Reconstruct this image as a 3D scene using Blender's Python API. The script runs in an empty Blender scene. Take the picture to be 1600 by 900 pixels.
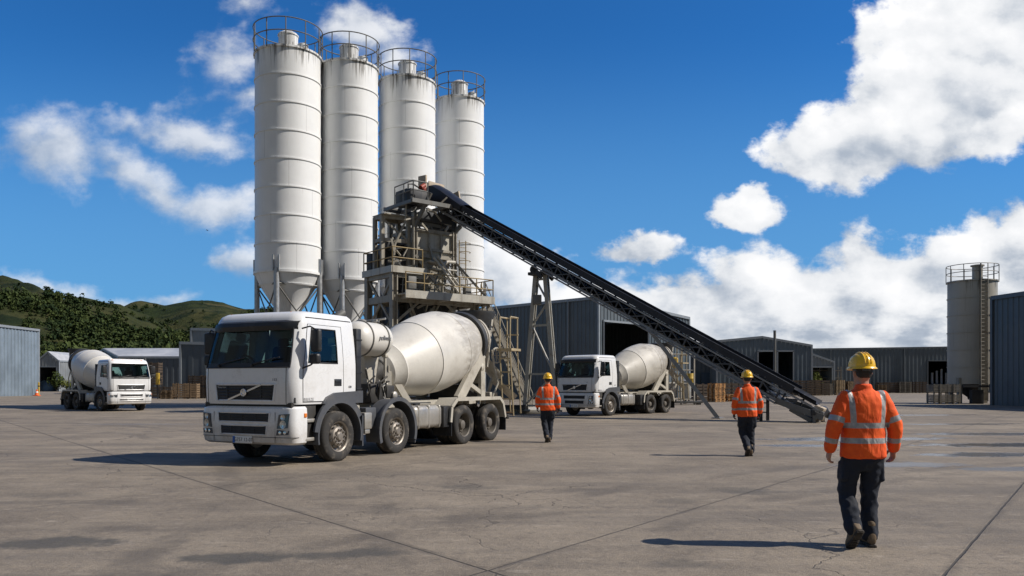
import bpy, bmesh, math, random
import numpy as np
from mathutils import Vector, Matrix, Euler, noise
R = math.radians
random.seed(7)
SC = bpy.context.scene
COL = SC.collection
F, CU, CV, CH = 1244.0, 800.0, 600.0, 1.56     # lens (pixels of the 1600 px photo), horizon and eye height


def at(u, Y, z=0.0):
    """world point seen at column u, at distance Y"""
    return Vector(((u - CU) * Y / F, Y, z))


def zat(v, Y):
    return CH + (CV - v) * Y / F


# ------------------------------------------------------------------ mesh builder
class MB:
    def __init__(s):
        s.bm = bmesh.new()
        s.mi = 0
        s.M = Matrix.Identity(4)

    def add(s, verts, faces):
        vs = [s.bm.verts.new(s.M @ Vector(v)) for v in verts]
        out = []
        for f in faces:
            try:
                fc = s.bm.faces.new([vs[i] for i in f])
                fc.material_index = s.mi
                out.append(fc)
            except ValueError:
                pass
        return vs, out

    def box(s, c, size, bev=0.0, rot=None, seg=2):
        m = Matrix.Translation(Vector(c))
        if rot is not None:
            m = m @ Euler(rot).to_matrix().to_4x4()
        hx, hy, hz = size[0] / 2, size[1] / 2, size[2] / 2
        v = [(-hx, -hy, -hz), (hx, -hy, -hz), (hx, hy, -hz), (-hx, hy, -hz), (-hx, -hy, hz), (hx, -hy, hz), (hx, hy, hz), (-hx, hy, hz)]
        f = [(0, 3, 2, 1), (4, 5, 6, 7), (0, 1, 5, 4), (1, 2, 6, 5), (2, 3, 7, 6), (3, 0, 4, 7)]
        s._emit([m @ Vector(p) for p in v], f, bev, seg)

    def _emit(s, v, f, bev=0.0, seg=2):
        if bev <= 0:
            s.add(v, f)
            return
        t = bmesh.new()
        tv = [t.verts.new(p) for p in v]
        for q in f:
            t.faces.new([tv[i] for i in q])
        bmesh.ops.recalc_face_normals(t, faces=t.faces[:])
        bmesh.ops.bevel(t, geom=t.edges[:], offset=bev, segments=seg, affect='EDGES', profile=0.5, clamp_overlap=True)
        t.verts.index_update()
        s.add([p.co.copy() for p in t.verts], [[p.index for p in q.verts] for q in t.faces])
        t.free()

    def bx(s, x0, x1, y0, y1, z0, z1, bev=0.0):
        s.box(((x0 + x1) / 2, (y0 + y1) / 2, (z0 + z1) / 2), (abs(x1 - x0), abs(y1 - y0), abs(z1 - z0)), bev)

    def beam(s, p0, p1, w, h=None, up=(0, 0, 1), bev=0.0):
        h = h or w
        p0, p1 = Vector(p0), Vector(p1)
        d = (p1 - p0)
        L = d.length
        if L < 1e-6:
            return
        d.normalize()
        upv = Vector(up)
        if abs(d.dot(upv)) > 0.97:
            upv = Vector((1, 0, 0)) if abs(d.x) < 0.9 else Vector((0, 1, 0))
        sx = d.cross(upv).normalized() * (w / 2)
        sz = sx.cross(d).normalized() * (h / 2)
        v = []
        for p in (p0, p1):
            v += [p - sx - sz, p + sx - sz, p + sx + sz, p - sx + sz]
        s._emit(v, [(0, 1, 2, 3), (7, 6, 5, 4), (0, 4, 5, 1), (1, 5, 6, 2), (2, 6, 7, 3), (3, 7, 4, 0)], bev, 1)

    def hbeam(s, p0, p1, w, h, t, up=(0, 0, 1)):
        """H section: two flanges and a web"""
        p0, p1 = Vector(p0), Vector(p1)
        d = (p1 - p0).normalized()
        upv = Vector(up)
        if abs(d.dot(upv)) > 0.97:
            upv = Vector((1, 0, 0))
        sx = d.cross(upv).normalized()
        sz = sx.cross(d).normalized()
        for k in (-1, 1):
            o = sz * (k * (h / 2 - t / 2))
            s.beam(p0 + o, p1 + o, w, t, upv)
        s.beam(p0, p1, t, h - 2 * t, upv)

    def tube(s, p0, p1, r, n=8, r1=None, caps=True):
        s.pipe([p0, p1], r, n, caps, r1)

    def pipe(s, pts, r, n=8, caps=True, r1=None, closed=False):
        pts = [Vector(p) for p in pts]
        m = len(pts)
        up = Vector((0, 0, 1))
        d0 = (pts[1] - pts[0]).normalized()
        if abs(d0.dot(up)) > 0.95:
            up = Vector((1, 0, 0))
        v = []
        ref = d0.cross(up).normalized()
        for i, p in enumerate(pts):
            if closed:
                d = (pts[(i + 1) % m] - pts[i - 1]).normalized()
            else:
                a = (pts[i] - pts[i - 1]).normalized() if i > 0 else (pts[1] - pts[0]).normalized()
                b = (pts[i + 1] - pts[i]).normalized() if i < m - 1 else a
                d = (a + b).normalized() if (a + b).length > 1e-6 else a
            ref = (ref - d * ref.dot(d)).normalized()
            bi = d.cross(ref).normalized()
            rr = r if r1 is None else r + (r1 - r) * i / (m - 1)
            for k in range(n):
                a = 2 * math.pi * k / n
                v.append(p + ref * (math.cos(a) * rr) + bi * (math.sin(a) * rr))
        f = []
        last = m if closed else m - 1
        for i in range(last):
            i2 = (i + 1) % m
            for k in range(n):
                k2 = (k + 1) % n
                f.append((i * n + k, i * n + k2, i2 * n + k2, i2 * n + k))
        if caps and not closed:
            f.append(tuple(range(n))[::-1])
            f.append(tuple((m - 1) * n + k for k in range(n)))
        s.add(v, f)

    def lathe(s, prof, origin=(0, 0, 0), axis=(0, 0, 1), n=32, cap0=True, cap1=True, ref=None):
        """profile of (distance along the axis, radius)"""
        o, ax = Vector(origin), Vector(axis).normalized()
        r0 = Vector(ref) if ref else (Vector((1, 0, 0)) if abs(ax.x) < 0.9 else Vector((0, 1, 0)))
        r0 = (r0 - ax * r0.dot(ax)).normalized()
        b0 = ax.cross(r0)
        v, f = [], []
        for (d, r) in prof:
            for k in range(n):
                a = 2 * math.pi * k / n
                v.append(o + ax * d + (r0 * math.cos(a) + b0 * math.sin(a)) * r)
        m = len(prof)
        for i in range(m - 1):
            for k in range(n):
                k2 = (k + 1) % n
                f.append((i * n + k, i * n + k2, (i + 1) * n + k2, (i + 1) * n + k))
        if cap0:
            f.append(tuple(range(n))[::-1])
        if cap1:
            f.append(tuple((m - 1) * n + k for k in range(n)))
        s.add(v, f)

    def ring(s, c, rad, r, axis=(0, 0, 1), n=32, k=6, a0=0.0, a1=360.0, ref=None):
        c, ax = Vector(c), Vector(axis).normalized()
        r0 = Vector(ref) if ref else (Vector((1, 0, 0)) if abs(ax.x) < 0.9 else Vector((0, 1, 0)))
        r0 = (r0 - ax * r0.dot(ax)).normalized()
        b0 = ax.cross(r0)
        full = abs(a1 - a0) >= 359.9
        cnt = n if full else n + 1
        pts = [c + (r0 * math.cos(R(a0 + (a1 - a0) * i / n)) + b0 * math.sin(R(a0 + (a1 - a0) * i / n))) * rad for i in range(cnt)]
        s.pipe(pts, r, k, closed=full)

    def prism(s, poly, axis, lo, hi, bev=0.0):
        """polygon in the plane across axis (0 x, 1 y, 2 z), from lo to hi along it"""
        def pt(a, b, c):
            return [(c, a, b), (a, c, b), (a, b, c)][axis]
        n = len(poly)
        v = [pt(a, b, lo) for a, b in poly] + [pt(a, b, hi) for a, b in poly]
        f = [tuple(range(n)), tuple(range(2 * n - 1, n - 1, -1))]
        for i in range(n):
            j = (i + 1) % n
            f.append((i, i + n, j + n, j))
        s._emit([Vector(p) for p in v], f, bev, 1)

    def arcband(s, c, r0, r1, a0, a1, y0, y1, n=18):
        """thick curved sheet round a wheel, in the xz plane, across y0..y1"""
        v, f = [], []
        for i in range(n + 1):
            a = R(a0 + (a1 - a0) * i / n)
            for rr in (r0, r1):
                for y in (y0, y1):
                    v.append((c[0] + rr * math.cos(a), y, c[1] + rr * math.sin(a)))
        for i in range(n):
            b, e = i * 4, i * 4 + 4
            f += [(b, b + 1, e + 1, e), (b + 2, e + 2, e + 3, b + 3), (b, e, e + 2, b + 2), (b + 1, b + 3, e + 3, e + 1)]
        f += [(0, 2, 3, 1), (n * 4, n * 4 + 1, n * 4 + 3, n * 4 + 2)]
        s.add(v, f)

    def grid(s, rows, skip=None, closed=False):
        n = len(rows[0])
        v = [p for r in rows for p in r]
        f = []
        for i in range(len(rows) - 1):
            for k in range(n if closed else n - 1):
                if skip and skip(i, k):
                    continue
                k2 = (k + 1) % n
                f.append((i * n + k, i * n + k2, (i + 1) * n + k2, (i + 1) * n + k))
        s.add(v, f)

    def loft(s, rings):
        n = len(rings[0])
        v = [p for r in rings for p in r]
        f = []
        for i in range(len(rings) - 1):
            for k in range(n):
                k2 = (k + 1) % n
                f.append((i * n + k, i * n + k2, (i + 1) * n + k2, (i + 1) * n + k))
        f.append(tuple(range(n))[::-1])
        f.append(tuple((len(rings) - 1) * n + k for k in range(n)))
        s.add(v, f)

    def done(s, name, mats, parent=None, smooth=38, loc=None, fix=True):
        if fix:
            bmesh.ops.recalc_face_normals(s.bm, faces=s.bm.faces[:])
        me = bpy.data.meshes.new(name)
        s.bm.to_mesh(me)
        s.bm.free()
        return mkobj(name, me, mats, parent, smooth, loc)


def mkobj(name, me, mats, parent=None, smooth=38, loc=None):
    if not isinstance(mats, (list, tuple)):
        mats = [mats]
    for m in mats:
        me.materials.append(m)
    if smooth:
        me.polygons.foreach_set('use_smooth', [True] * len(me.polygons))
        me.set_sharp_from_angle(angle=R(smooth))
    o = bpy.data.objects.new(name, me)
    COL.objects.link(o)
    if parent:
        o.parent = parent
    if loc is not None:
        o.location = loc
    return o


def tag(o, label=None, cat=None, group=None, kind=None):
    if label:
        o['label'] = label
    if cat:
        o['category'] = cat
    if group:
        o['group'] = group
    if kind:
        o['kind'] = kind
    return o


def thing(name, label, cat, loc=(0, 0, 0), rz=0.0, group=None):
    o = bpy.data.objects.new(name, None)
    COL.objects.link(o)
    o.empty_display_size = 0.3
    o.location = loc
    o.rotation_euler = (0, 0, rz)
    return tag(o, label, cat, group)


def copy_tree(o, parent=None):
    c = o.copy()
    COL.objects.link(c)
    if parent is not None:
        c.parent = parent
    for ch in [x for x in bpy.data.objects if x.parent == o]:
        copy_tree(ch, c)
    return c


def text_mesh(body, size, mat, parent, name='lettering', matrix=None, extrude=0.002, shear=0.0, spacing=1.0):
    cu = bpy.data.curves.new('letters', 'FONT')
    cu.body = body
    cu.size = size
    cu.extrude = extrude
    cu.align_x = 'CENTER'
    cu.align_y = 'CENTER'
    cu.shear = shear
    cu.space_character = spacing
    o = bpy.data.objects.new('letters', cu)
    COL.objects.link(o)
    dg = bpy.context.evaluated_depsgraph_get()
    dg.update()
    me = bpy.data.meshes.new_from_object(o.evaluated_get(dg))
    bpy.data.objects.remove(o)
    bpy.data.curves.remove(cu)
    if matrix is not None:
        me.transform(matrix)
    me.materials.clear()
    return mkobj(name, me, mat, parent, None)


# ------------------------------------------------------------------ materials
class NT:
    """small helper round a node tree"""
    def __init__(s, tree):
        s.t = tree

    def n(s, typ, **kw):
        nd = s.t.nodes.new(typ)
        for k, v in kw.items():
            if k == 'inp':
                for kk, vv in v.items():
                    s.set(nd, kk, vv)
            else:
                setattr(nd, k, v)
        return nd

    def set(s, nd, key, val):
        sock = nd.inputs[key]
        if isinstance(val, bpy.types.NodeSocket):
            s.t.links.new(val, sock)
        else:
            sock.default_value = val

    def math(s, op, a, b=None, c=None, clamp=False):
        nd = s.n('ShaderNodeMath', operation=op, use_clamp=clamp)
        s.set(nd, 0, a)
        if b is not None:
            s.set(nd, 1, b)
        if c is not None:
            s.set(nd, 2, c)
        return nd.outputs[0]

    def vmath(s, op, a, b=None, out=0):
        nd = s.n('ShaderNodeVectorMath', operation=op)
        s.set(nd, 0, a)
        if b is not None:
            s.set(nd, 1, b)
        return nd.outputs[out]

    def noise(s, vec, scale, detail=4.0, rough=0.55, dist=0.0, out=0):
        nd = s.n('ShaderNodeTexNoise', inp={'Vector': vec, 'Scale': scale, 'Detail': detail, 'Roughness': rough, 'Distortion': dist})
        return nd.outputs[out]

    def rng(s, val, a, b, c=0.0, d=1.0, smooth=True):
        nd = s.n('ShaderNodeMapRange', interpolation_type='SMOOTHSTEP' if smooth else 'LINEAR')
        for i, x in enumerate((val, a, b, c, d)):
            s.set(nd, i, x)
        return nd.outputs[0]

    def mix(s, fac, a, b, blend='MIX'):
        nd = s.n('ShaderNodeMix', data_type='RGBA', blend_type=blend)
        s.set(nd, 0, fac)
        for i, x in ((6, a), (7, b)):
            if isinstance(x, tuple) and len(x) == 3:
                x = (*x, 1)
            s.set(nd, i, x)
        return nd.outputs[2]

    def mapping(s, vec, loc=(0, 0, 0), rot=(0, 0, 0), scale=(1, 1, 1), typ='POINT'):
        nd = s.n('ShaderNodeMapping', vector_type=typ, inp={'Vector': vec, 'Location': loc, 'Rotation': rot, 'Scale': scale})
        return nd.outputs[0]


def newmat(name):
    m = bpy.data.materials.new(name)
    m.use_nodes = True
    t = NT(m.node_tree)
    bs = m.node_tree.nodes['Principled BSDF']
    return m, t, bs


def coords(t):
    tc = t.n('ShaderNodeTexCoord')
    oi = t.n('ShaderNodeObjectInfo')
    off = t.vmath('SCALE', (3.1, 1.7, 2.3))
    nd = off.node
    t.set(nd, 'Scale', t.math('MULTIPLY', oi.outputs['Random'], 7.0))
    return t.vmath('ADD', tc.outputs['Object'], off), tc.outputs['Object']


def M(name, col, rough=0.5, metal=0.0, var=0.12, scale=2.0, bump=0.0, bscale=40.0, dirt=None, damt=0.35, dscale=1.2,
      streak=None, samt=0.5, sscale=6.0, coat=0.0, rvar=0.12, low=None, tail=None):
    m, t, bs = newmat(name)
    P, raw = coords(t)
    n1 = t.noise(P, scale, 6, 0.6)
    n2 = t.noise(P, scale * 9, 4, 0.6)
    f = t.math('MULTIPLY_ADD', n1, 0.65, t.math('MULTIPLY', n2, 0.35))
    lo = tuple(c * (1 - var) for c in col)
    hi = tuple(min(1, c * (1 + var)) for c in col)
    c = t.mix(t.rng(f, 0.3, 0.7), lo, hi)
    if dirt:
        d = t.noise(P, dscale, 9, 0.68)
        fac = t.math('MULTIPLY', t.rng(d, 0.5, 0.72), damt)
        c = t.mix(fac, c, dirt)
    if streak:
        sp = t.mapping(P, scale=(1, 1, 0.06))
        d = t.noise(sp, sscale, 5, 0.6)
        fac = t.math('MULTIPLY', t.rng(d, 0.52, 0.72), samt)
        c = t.mix(fac, c, streak)
    if low:                                # splashed dirt up from the ground: (colour, height, amount)
        sz = t.n('ShaderNodeSeparateXYZ', inp={0: raw})
        h = t.math('ADD', sz.outputs[2], t.math('MULTIPLY', t.math('SUBTRACT', t.noise(P, 3, 6, 0.65), 0.5), low[1] * 1.3))
        c = t.mix(t.math('MULTIPLY', t.rng(h, low[1], low[1] * 0.3), low[2]), c, low[0])
    if tail:                               # dried cement thrown towards the mouth of a drum: (colour, x start, x end, amount)
        sz = t.n('ShaderNodeSeparateXYZ', inp={0: raw})
        k = t.rng(sz.outputs[0], tail[1], tail[2])
        d2 = t.noise(t.mapping(P, scale=(.35, 1, 1)), 2.6, 9, 0.7)
        c = t.mix(t.math('MULTIPLY', t.rng(t.math('MULTIPLY_ADD', k, 0.3, d2), 0.62, 0.82), tail[3]), c, tail[0])
        d3 = t.noise(P, 14.0, 5, 0.65)
        c = t.mix(t.math('MULTIPLY', t.rng(d3, 0.66, 0.72), 0.4), c, tail[0])
    t.set(bs, 'Base Color', c)
    t.set(bs, 'Metallic', metal)
    t.set(bs, 'Roughness', t.rng(f, 0.25, 0.75, max(0.02, rough - rvar), min(1, rough + rvar)))
    if coat:
        t.set(bs, 'Coat Weight', coat)
        t.set(bs, 'Coat Roughness', 0.12)
    if bump:
        b = t.n('ShaderNodeBump', inp={'Strength': bump, 'Distance': 0.02, 'Height': t.noise(P, bscale, 5, 0.6)})
        t.set(bs, 'Normal', b.outputs[0])
    return m


mt = {}
mt['truck_white'] = M('truck_white', (0.76, 0.765, 0.765), 0.3, var=0.03, dirt=(0.42, 0.38, 0.32), damt=0.24, dscale=1.6, streak=(0.5, 0.47, 0.43), samt=0.14, coat=0.35, low=((0.36, 0.32, 0.27), 1.0, 0.6))
mt['drum'] = M('drum_paint', (0.64, 0.615, 0.555), 0.45, var=0.06, dirt=(0.40, 0.365, 0.31), damt=0.5, dscale=1.3, bump=0.12, bscale=9, tail=((0.34, 0.31, 0.265), -4.2, -7.0, 0.75))
mt['drum_grey'] = M('drum_paint_grey', (0.5, 0.475, 0.42), 0.5, var=0.09, dirt=(0.27, 0.24, 0.2), damt=0.55, dscale=1.6, bump=0.14, bscale=9, tail=((0.24, 0.215, 0.175), -3.0, -6.0, 0.7))
mt['tank'] = M('tank_paint', (0.66, 0.64, 0.59), 0.4, var=0.05, dirt=(0.42, 0.38, 0.33), damt=0.35, dscale=2.0, bump=0.03, bscale=10)
mt['cream'] = M('cream_steel', (0.45, 0.42, 0.355), 0.55, var=0.12, dirt=(0.2, 0.17, 0.13), damt=0.65, dscale=2.5, bump=0.15)
mt['tarnish'] = M('tarnished_metal', (0.42, 0.4, 0.36), 0.42, 0.5, var=0.12, dirt=(0.22, 0.19, 0.15), damt=0.6, dscale=2.2, bump=0.1)
mt['black_plastic'] = M('black_plastic', (0.018, 0.019, 0.021), 0.5, var=0.2, dirt=(0.09, 0.085, 0.075), damt=0.3, dscale=3)
mt['grey_plastic'] = M('grey_plastic', (0.075, 0.08, 0.09), 0.5, var=0.12, dirt=(0.16, 0.145, 0.125), damt=0.45, dscale=3)
mt['chassis'] = M('chassis_black', (0.028, 0.026, 0.023), 0.65, var=0.25, dirt=(0.12, 0.105, 0.085), damt=0.5, dscale=3)
mt['rubber'] = M('tyre_rubber', (0.032, 0.030, 0.028), 0.85, var=0.2, scale=4, dirt=(0.19, 0.165, 0.135), damt=0.95, dscale=4, bump=0.3, bscale=60)
mt['rim'] = M('wheel_steel', (0.27, 0.24, 0.205), 0.5, 0.5, var=0.15, scale=6, dirt=(0.12, 0.1, 0.085), damt=0.7, dscale=6)
mt['rim_dark'] = M('wheel_steel_dirty', (0.15, 0.135, 0.115), 0.65, 0.3, var=0.25, scale=6, dirt=(0.06, 0.05, 0.045), damt=0.7, dscale=6)
mt['chrome'] = M('chrome', (0.75, 0.75, 0.76), 0.18, 1.0, var=0.05)
mt['galv'] = M('galvanised_steel', (0.4, 0.41, 0.42), 0.45, 0.5, var=0.15, scale=4, dirt=(0.22, 0.2, 0.17), damt=0.4)
mt['grey_steel'] = M('grey_painted_steel', (0.15, 0.15, 0.142), 0.55, 0.2, var=0.2, scale=3, dirt=(0.16, 0.11, 0.065), damt=0.5, dscale=2, streak=(0.13, 0.1, 0.07), samt=0.4)
mt['tower_steel'] = M('tower_steel', (0.31, 0.285, 0.235), 0.6, 0.1, var=0.2, scale=2.5, dirt=(0.13, 0.09, 0.055), damt=0.6, dscale=1.8, streak=(0.12, 0.09, 0.06), samt=0.5)
mt['tower_plate'] = M('tower_plate', (0.44, 0.42, 0.365), 0.55, 0.1, var=0.14, scale=1.5, dirt=(0.2, 0.145, 0.09), damt=0.5, dscale=1.1, streak=(0.16, 0.125, 0.09), samt=0.55, sscale=4)
mt['rusty_plate'] = M('rusty_pale_plate', (0.45, 0.37, 0.27), 0.7, 0.0, var=0.18, scale=2, dirt=(0.26, 0.13, 0.06), damt=0.6, dscale=2)
mt['dark_steel'] = M('dark_steel', (0.035, 0.037, 0.04), 0.6, 0.2, var=0.3, dirt=(0.11, 0.095, 0.075), damt=0.4)
mt['rail_yellow'] = M('worn_yellow_rail', (0.3, 0.22, 0.095), 0.6, 0.0, var=0.25, scale=5, dirt=(0.13, 0.085, 0.05), damt=0.8, dscale=3)
mt['ladder_yellow'] = M('ladder_yellow', (0.38, 0.31, 0.19), 0.55, 0.0, var=0.2, scale=5, dirt=(0.2, 0.13, 0.07), damt=0.5, dscale=4)
mt['belt'] = M('rubber_belt', (0.012, 0.013, 0.017), 0.45, 0.0, var=0.25, dirt=(0.05, 0.047, 0.045), damt=0.25)
mt['conv_dark'] = M('conveyor_dark_paint', (0.014, 0.016, 0.023), 0.5, 0.1, var=0.25, dirt=(0.08, 0.07, 0.06), damt=0.35)
mt['conv_grey'] = M('conveyor_grey', (0.27, 0.27, 0.27), 0.42, 0.3, var=0.2, dirt=(0.1, 0.085, 0.07), damt=0.5)
mt['conv_lattice'] = M('conveyor_lattice', (0.075, 0.078, 0.085), 0.5, 0.2, var=0.25, dirt=(0.15, 0.13, 0.1), damt=0.5)
mt['wood'] = M('weathered_timber', (0.19, 0.13, 0.075), 0.85, 0.0, var=0.3, scale=3, dirt=(0.12, 0.095, 0.07), damt=0.6, bump=0.2)
mt['wood_pale'] = M('pale_timber', (0.32, 0.235, 0.14), 0.85, 0.0, var=0.25, scale=3, dirt=(0.2, 0.15, 0.1), damt=0.5, bump=0.2)
mt['wood_orange'] = M('orange_timber', (0.46, 0.25, 0.1), 0.8, 0.0, var=0.25, scale=3, dirt=(0.2, 0.12, 0.06), damt=0.5, bump=0.2)
mt['wood_dark'] = M('dark_timber', (0.075, 0.055, 0.04), 0.85, 0.0, var=0.3, scale=3, bump=0.2)
mt['wood_grey'] = M('grey_timber', (0.2, 0.18, 0.15), 0.85, 0.0, var=0.25, scale=3, dirt=(0.16, 0.14, 0.115), damt=0.5, bump=0.2)
mt['helmet'] = M('yellow_helmet', (0.84, 0.5, 0.018), 0.3, 0.0, var=0.06, scale=8, coat=0.3)
mt['navy'] = M('navy_cloth', (0.013, 0.017, 0.028), 0.9, 0.0, var=0.3, scale=9, bump=0.25, bscale=120)
mt['skin'] = M('skin', (0.42, 0.22, 0.15), 0.55, 0.0, var=0.1, scale=20)
mt['hair'] = M('dark_hair', (0.022, 0.016, 0.012), 0.6, 0.0, var=0.3, scale=60, bump=0.5, bscale=160)
mt['boot'] = M('tan_boot_leather', (0.15, 0.105, 0.062), 0.75, 0.0, var=0.25, scale=12, dirt=(0.25, 0.2, 0.15), damt=0.4, dscale=8)
mt['sole'] = M('boot_sole', (0.035, 0.03, 0.026), 0.9, 0.0, var=0.3, scale=20, dirt=(0.16, 0.13, 0.1), damt=0.6, dscale=12)
mt['glove'] = M('black_glove', (0.02, 0.02, 0.022), 0.8, 0.0, var=0.3, scale=20)
mt['interior'] = M('cab_interior', (0.03, 0.032, 0.034), 0.8, 0.0, var=0.2)
mt['seat'] = M('seat_cloth', (0.06, 0.065, 0.07), 0.9, 0.0, var=0.2)
mt['amber'] = M('amber_lens', (0.75, 0.2, 0.02), 0.2, 0.0, var=0.05)
mt['red_lens'] = M('red_lens', (0.5, 0.02, 0.015), 0.25, 0.0, var=0.05)
mt['red_paint'] = M('red_paint', (0.28, 0.05, 0.025), 0.5, 0.0, var=0.2)
mt['plate_white'] = M('plate_white', (0.72, 0.72, 0.7), 0.4, 0.0, var=0.05)
mt['plate_blue'] = M('plate_blue', (0.03, 0.13, 0.45), 0.4, 0.0, var=0.05)
mt['ink'] = M('black_ink', (0.015, 0.015, 0.017), 0.5, 0.0, var=0.1)
mt['grey_ink'] = M('grey_ink', (0.2, 0.2, 0.21), 0.5, 0.0, var=0.1)
mt['pale_ink'] = M('silver_lettering', (0.6, 0.6, 0.6), 0.35, 0.5, var=0.1)
mt['cone_orange'] = M('cone_orange', (0.75, 0.13, 0.025), 0.6, 0.0, var=0.1)
mt['yellow_paint'] = M('yellow_paint', (0.5, 0.33, 0.04), 0.5, 0.0, var=0.15, dirt=(0.25, 0.18, 0.08), damt=0.4)
mt['blue_tarp'] = M('blue_tarpaulin', (0.1, 0.17, 0.24), 0.6, 0.0, var=0.2)
mt['blue_pipe'] = M('blue_pipe', (0.16, 0.3, 0.48), 0.45, 0.0, var=0.12)
mt['white_plastic'] = M('white_plastic', (0.7, 0.71, 0.72), 0.5, 0.0, var=0.1)
mt['concrete_kerb'] = M('concrete_plinth', (0.36, 0.34, 0.30), 0.85, 0.0, var=0.15, dirt=(0.2, 0.18, 0.15), damt=0.5, bump=0.2)
mt['bark'] = M('bark', (0.08, 0.06, 0.045), 0.9, 0.0, var=0.3)
mt['bird'] = M('bird_feathers', (0.03, 0.03, 0.032), 0.8)

# hi-vis clothing
def hivis(name):
    m, t, bs = newmat(name)
    P, raw = coords(t)
    at_ = t.n('ShaderNodeAttribute', attribute_name='stripe')
    f = t.rng(at_.outputs['Fac'], -0.002, 0.002)
    n = t.noise(P, 7, 6, 0.6)
    c = t.mix(t.rng(n, 0.3, 0.7), (0.82, 0.085, 0.008), (0.98, 0.13, 0.012))
    dn = t.noise(P, 3, 9, 0.7)
    c = t.mix(t.math('MULTIPLY', t.rng(dn, 0.55, 0.75), 0.35), c, (0.5, 0.12, 0.03))
    s = t.mix(t.rng(t.noise(P, 25, 5, 0.6), 0.3, 0.7), (0.27, 0.275, 0.28), (0.4, 0.4, 0.4))
    t.set(bs, 'Base Color', t.mix(f, c, s))
    t.set(bs, 'Roughness', t.rng(f, 0, 1, 0.82, 0.42))
    sp = t.mapping(P, scale=(1, 1, 0.45))
    h = t.math('ADD', t.math('MULTIPLY', t.noise(sp, 13, 3, 0.5, 0.6), 1.0), t.math('MULTIPLY', t.noise(P, 90, 2), 0.06))
    b = t.n('ShaderNodeBump', inp={'Strength': 0.55, 'Distance': 0.03, 'Height': h})
    t.set(bs, 'Normal', b.outputs[0])
    return m


mt['hivis'] = hivis('orange_hivis_cloth')


def glassmat(name, tint, fac0=0.05):
    m, t, bs = newmat(name)
    m.node_tree.nodes.remove(bs)
    out = m.node_tree.nodes['Material Output']
    tr = t.n('ShaderNodeBsdfTransparent', inp={'Color': (*tint, 1)})
    gl = t.n('ShaderNodeBsdfGlossy', inp={'Color': (0.9, 0.95, 1, 1), 'Roughness': 0.03})
    fr = t.n('ShaderNodeFresnel', inp={'IOR': 1.5})
    mx = t.n('ShaderNodeMixShader', inp={0: t.math('ADD', t.math('MULTIPLY', fr.outputs[0], 0.6), fac0, clamp=True), 1: tr.outputs[0], 2: gl.outputs[0]})
    t.set(out, 'Surface', mx.outputs[0])
    return m


mt['glass'] = glassmat('tinted_glass', (0.36, 0.5, 0.5), 0.01)
mt['lens'] = glassmat('clear_lens', (0.9, 0.92, 0.93), 0.04)


# silo paint: white with run marks from the top rim and weld seams
def silomat(name, col, top, amt, dirtcol, seam=True, body=0.25):
    m, t, bs = newmat(name)
    P, raw = coords(t)
    sz = t.n('ShaderNodeSeparateXYZ', inp={0: raw})
    ang = t.math('ARCTAN2', sz.outputs[1], sz.outputs[0])
    cv = t.n('ShaderNodeCombineXYZ', inp={0: t.math('MULTIPLY', ang, 6.0), 1: t.math('MULTIPLY', sz.outputs[2], 0.16), 2: 0.0})
    oi = t.n('ShaderNodeObjectInfo')
    cvo = t.vmath('ADD', cv.outputs[0], t.n('ShaderNodeCombineXYZ', inp={2: t.math('MULTIPLY', oi.outputs['Random'], 40.0)}).outputs[0])
    st = t.noise(cvo, 2.6, 6, 0.65)
    low = t.noise(cvo, 0.5, 3, 0.5)
    rim = t.rng(sz.outputs[2], top - 2.3, top + 0.1)                 # strongest right under the rim
    f1 = t.math('MULTIPLY', t.rng(t.math('ADD', st, t.math('MULTIPLY', rim, 0.17)), 0.56, 0.74), t.math('MULTIPLY', rim, amt))
    f1 = t.math('MULTIPLY', f1, t.rng(low, 0.38, 0.6))
    f2 = t.math('MULTIPLY', t.rng(st, 0.55, 0.8), body)
    n = t.noise(P, 0.8, 6, 0.6)
    c = t.mix(t.rng(n, 0.3, 0.7), tuple(x * 0.94 for x in col), col)
    c = t.mix(f2, c, tuple(x * 0.62 for x in col))
    c = t.mix(f1, c, dirtcol)
    fl = t.math('FLOOR', t.math('MULTIPLY', t.math('SUBTRACT', sz.outputs[2], 8.72), 8 / (22.9 - 8.72) if top > 15 else 0.72))
    aa = t.math('FRACT', t.math('ADD', t.math('MULTIPLY', ang, 0.477), t.math('MULTIPLY', fl, 0.37)))
    sm = t.rng(t.math('ABSOLUTE', t.math('SUBTRACT', aa, 0.5)), 0.007, 0.003)
    c = t.mix(t.math('MULTIPLY', sm, 0.35), c, tuple(x * 0.4 for x in col))
    # rust weeping below the hoops
    fz = t.math('FRACT', t.math('MULTIPLY', t.math('SUBTRACT', sz.outputs[2], 8.72), 8 / (22.9 - 8.72) if top > 15 else 0.72))
    wp = t.math('MULTIPLY', t.rng(fz, 0.55, 1.0), t.rng(t.noise(cvo, 7.0, 4, 0.6), 0.6, 0.72))
    c = t.mix(t.math('MULTIPLY', wp, 0.3), c, (0.3, 0.22, 0.14))
    t.set(bs, 'Base Color', c)
    t.set(bs, 'Roughness', 0.5)
    b = t.n('ShaderNodeBump', inp={'Strength': 0.12, 'Distance': 0.05, 'Height': t.noise(P, 1.6, 3, 0.5)})
    t.set(bs, 'Normal', b.outputs[0])
    return m


mt['silo'] = silomat('silo_white', (0.80, 0.805, 0.795), 22.9, 0.95, (0.1, 0.09, 0.075), body=0.2)
mt['silo_old'] = silomat('silo_cream', (0.40, 0.37, 0.31), 9.8, 1.0, (0.085, 0.07, 0.05), body=0.75)


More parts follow.
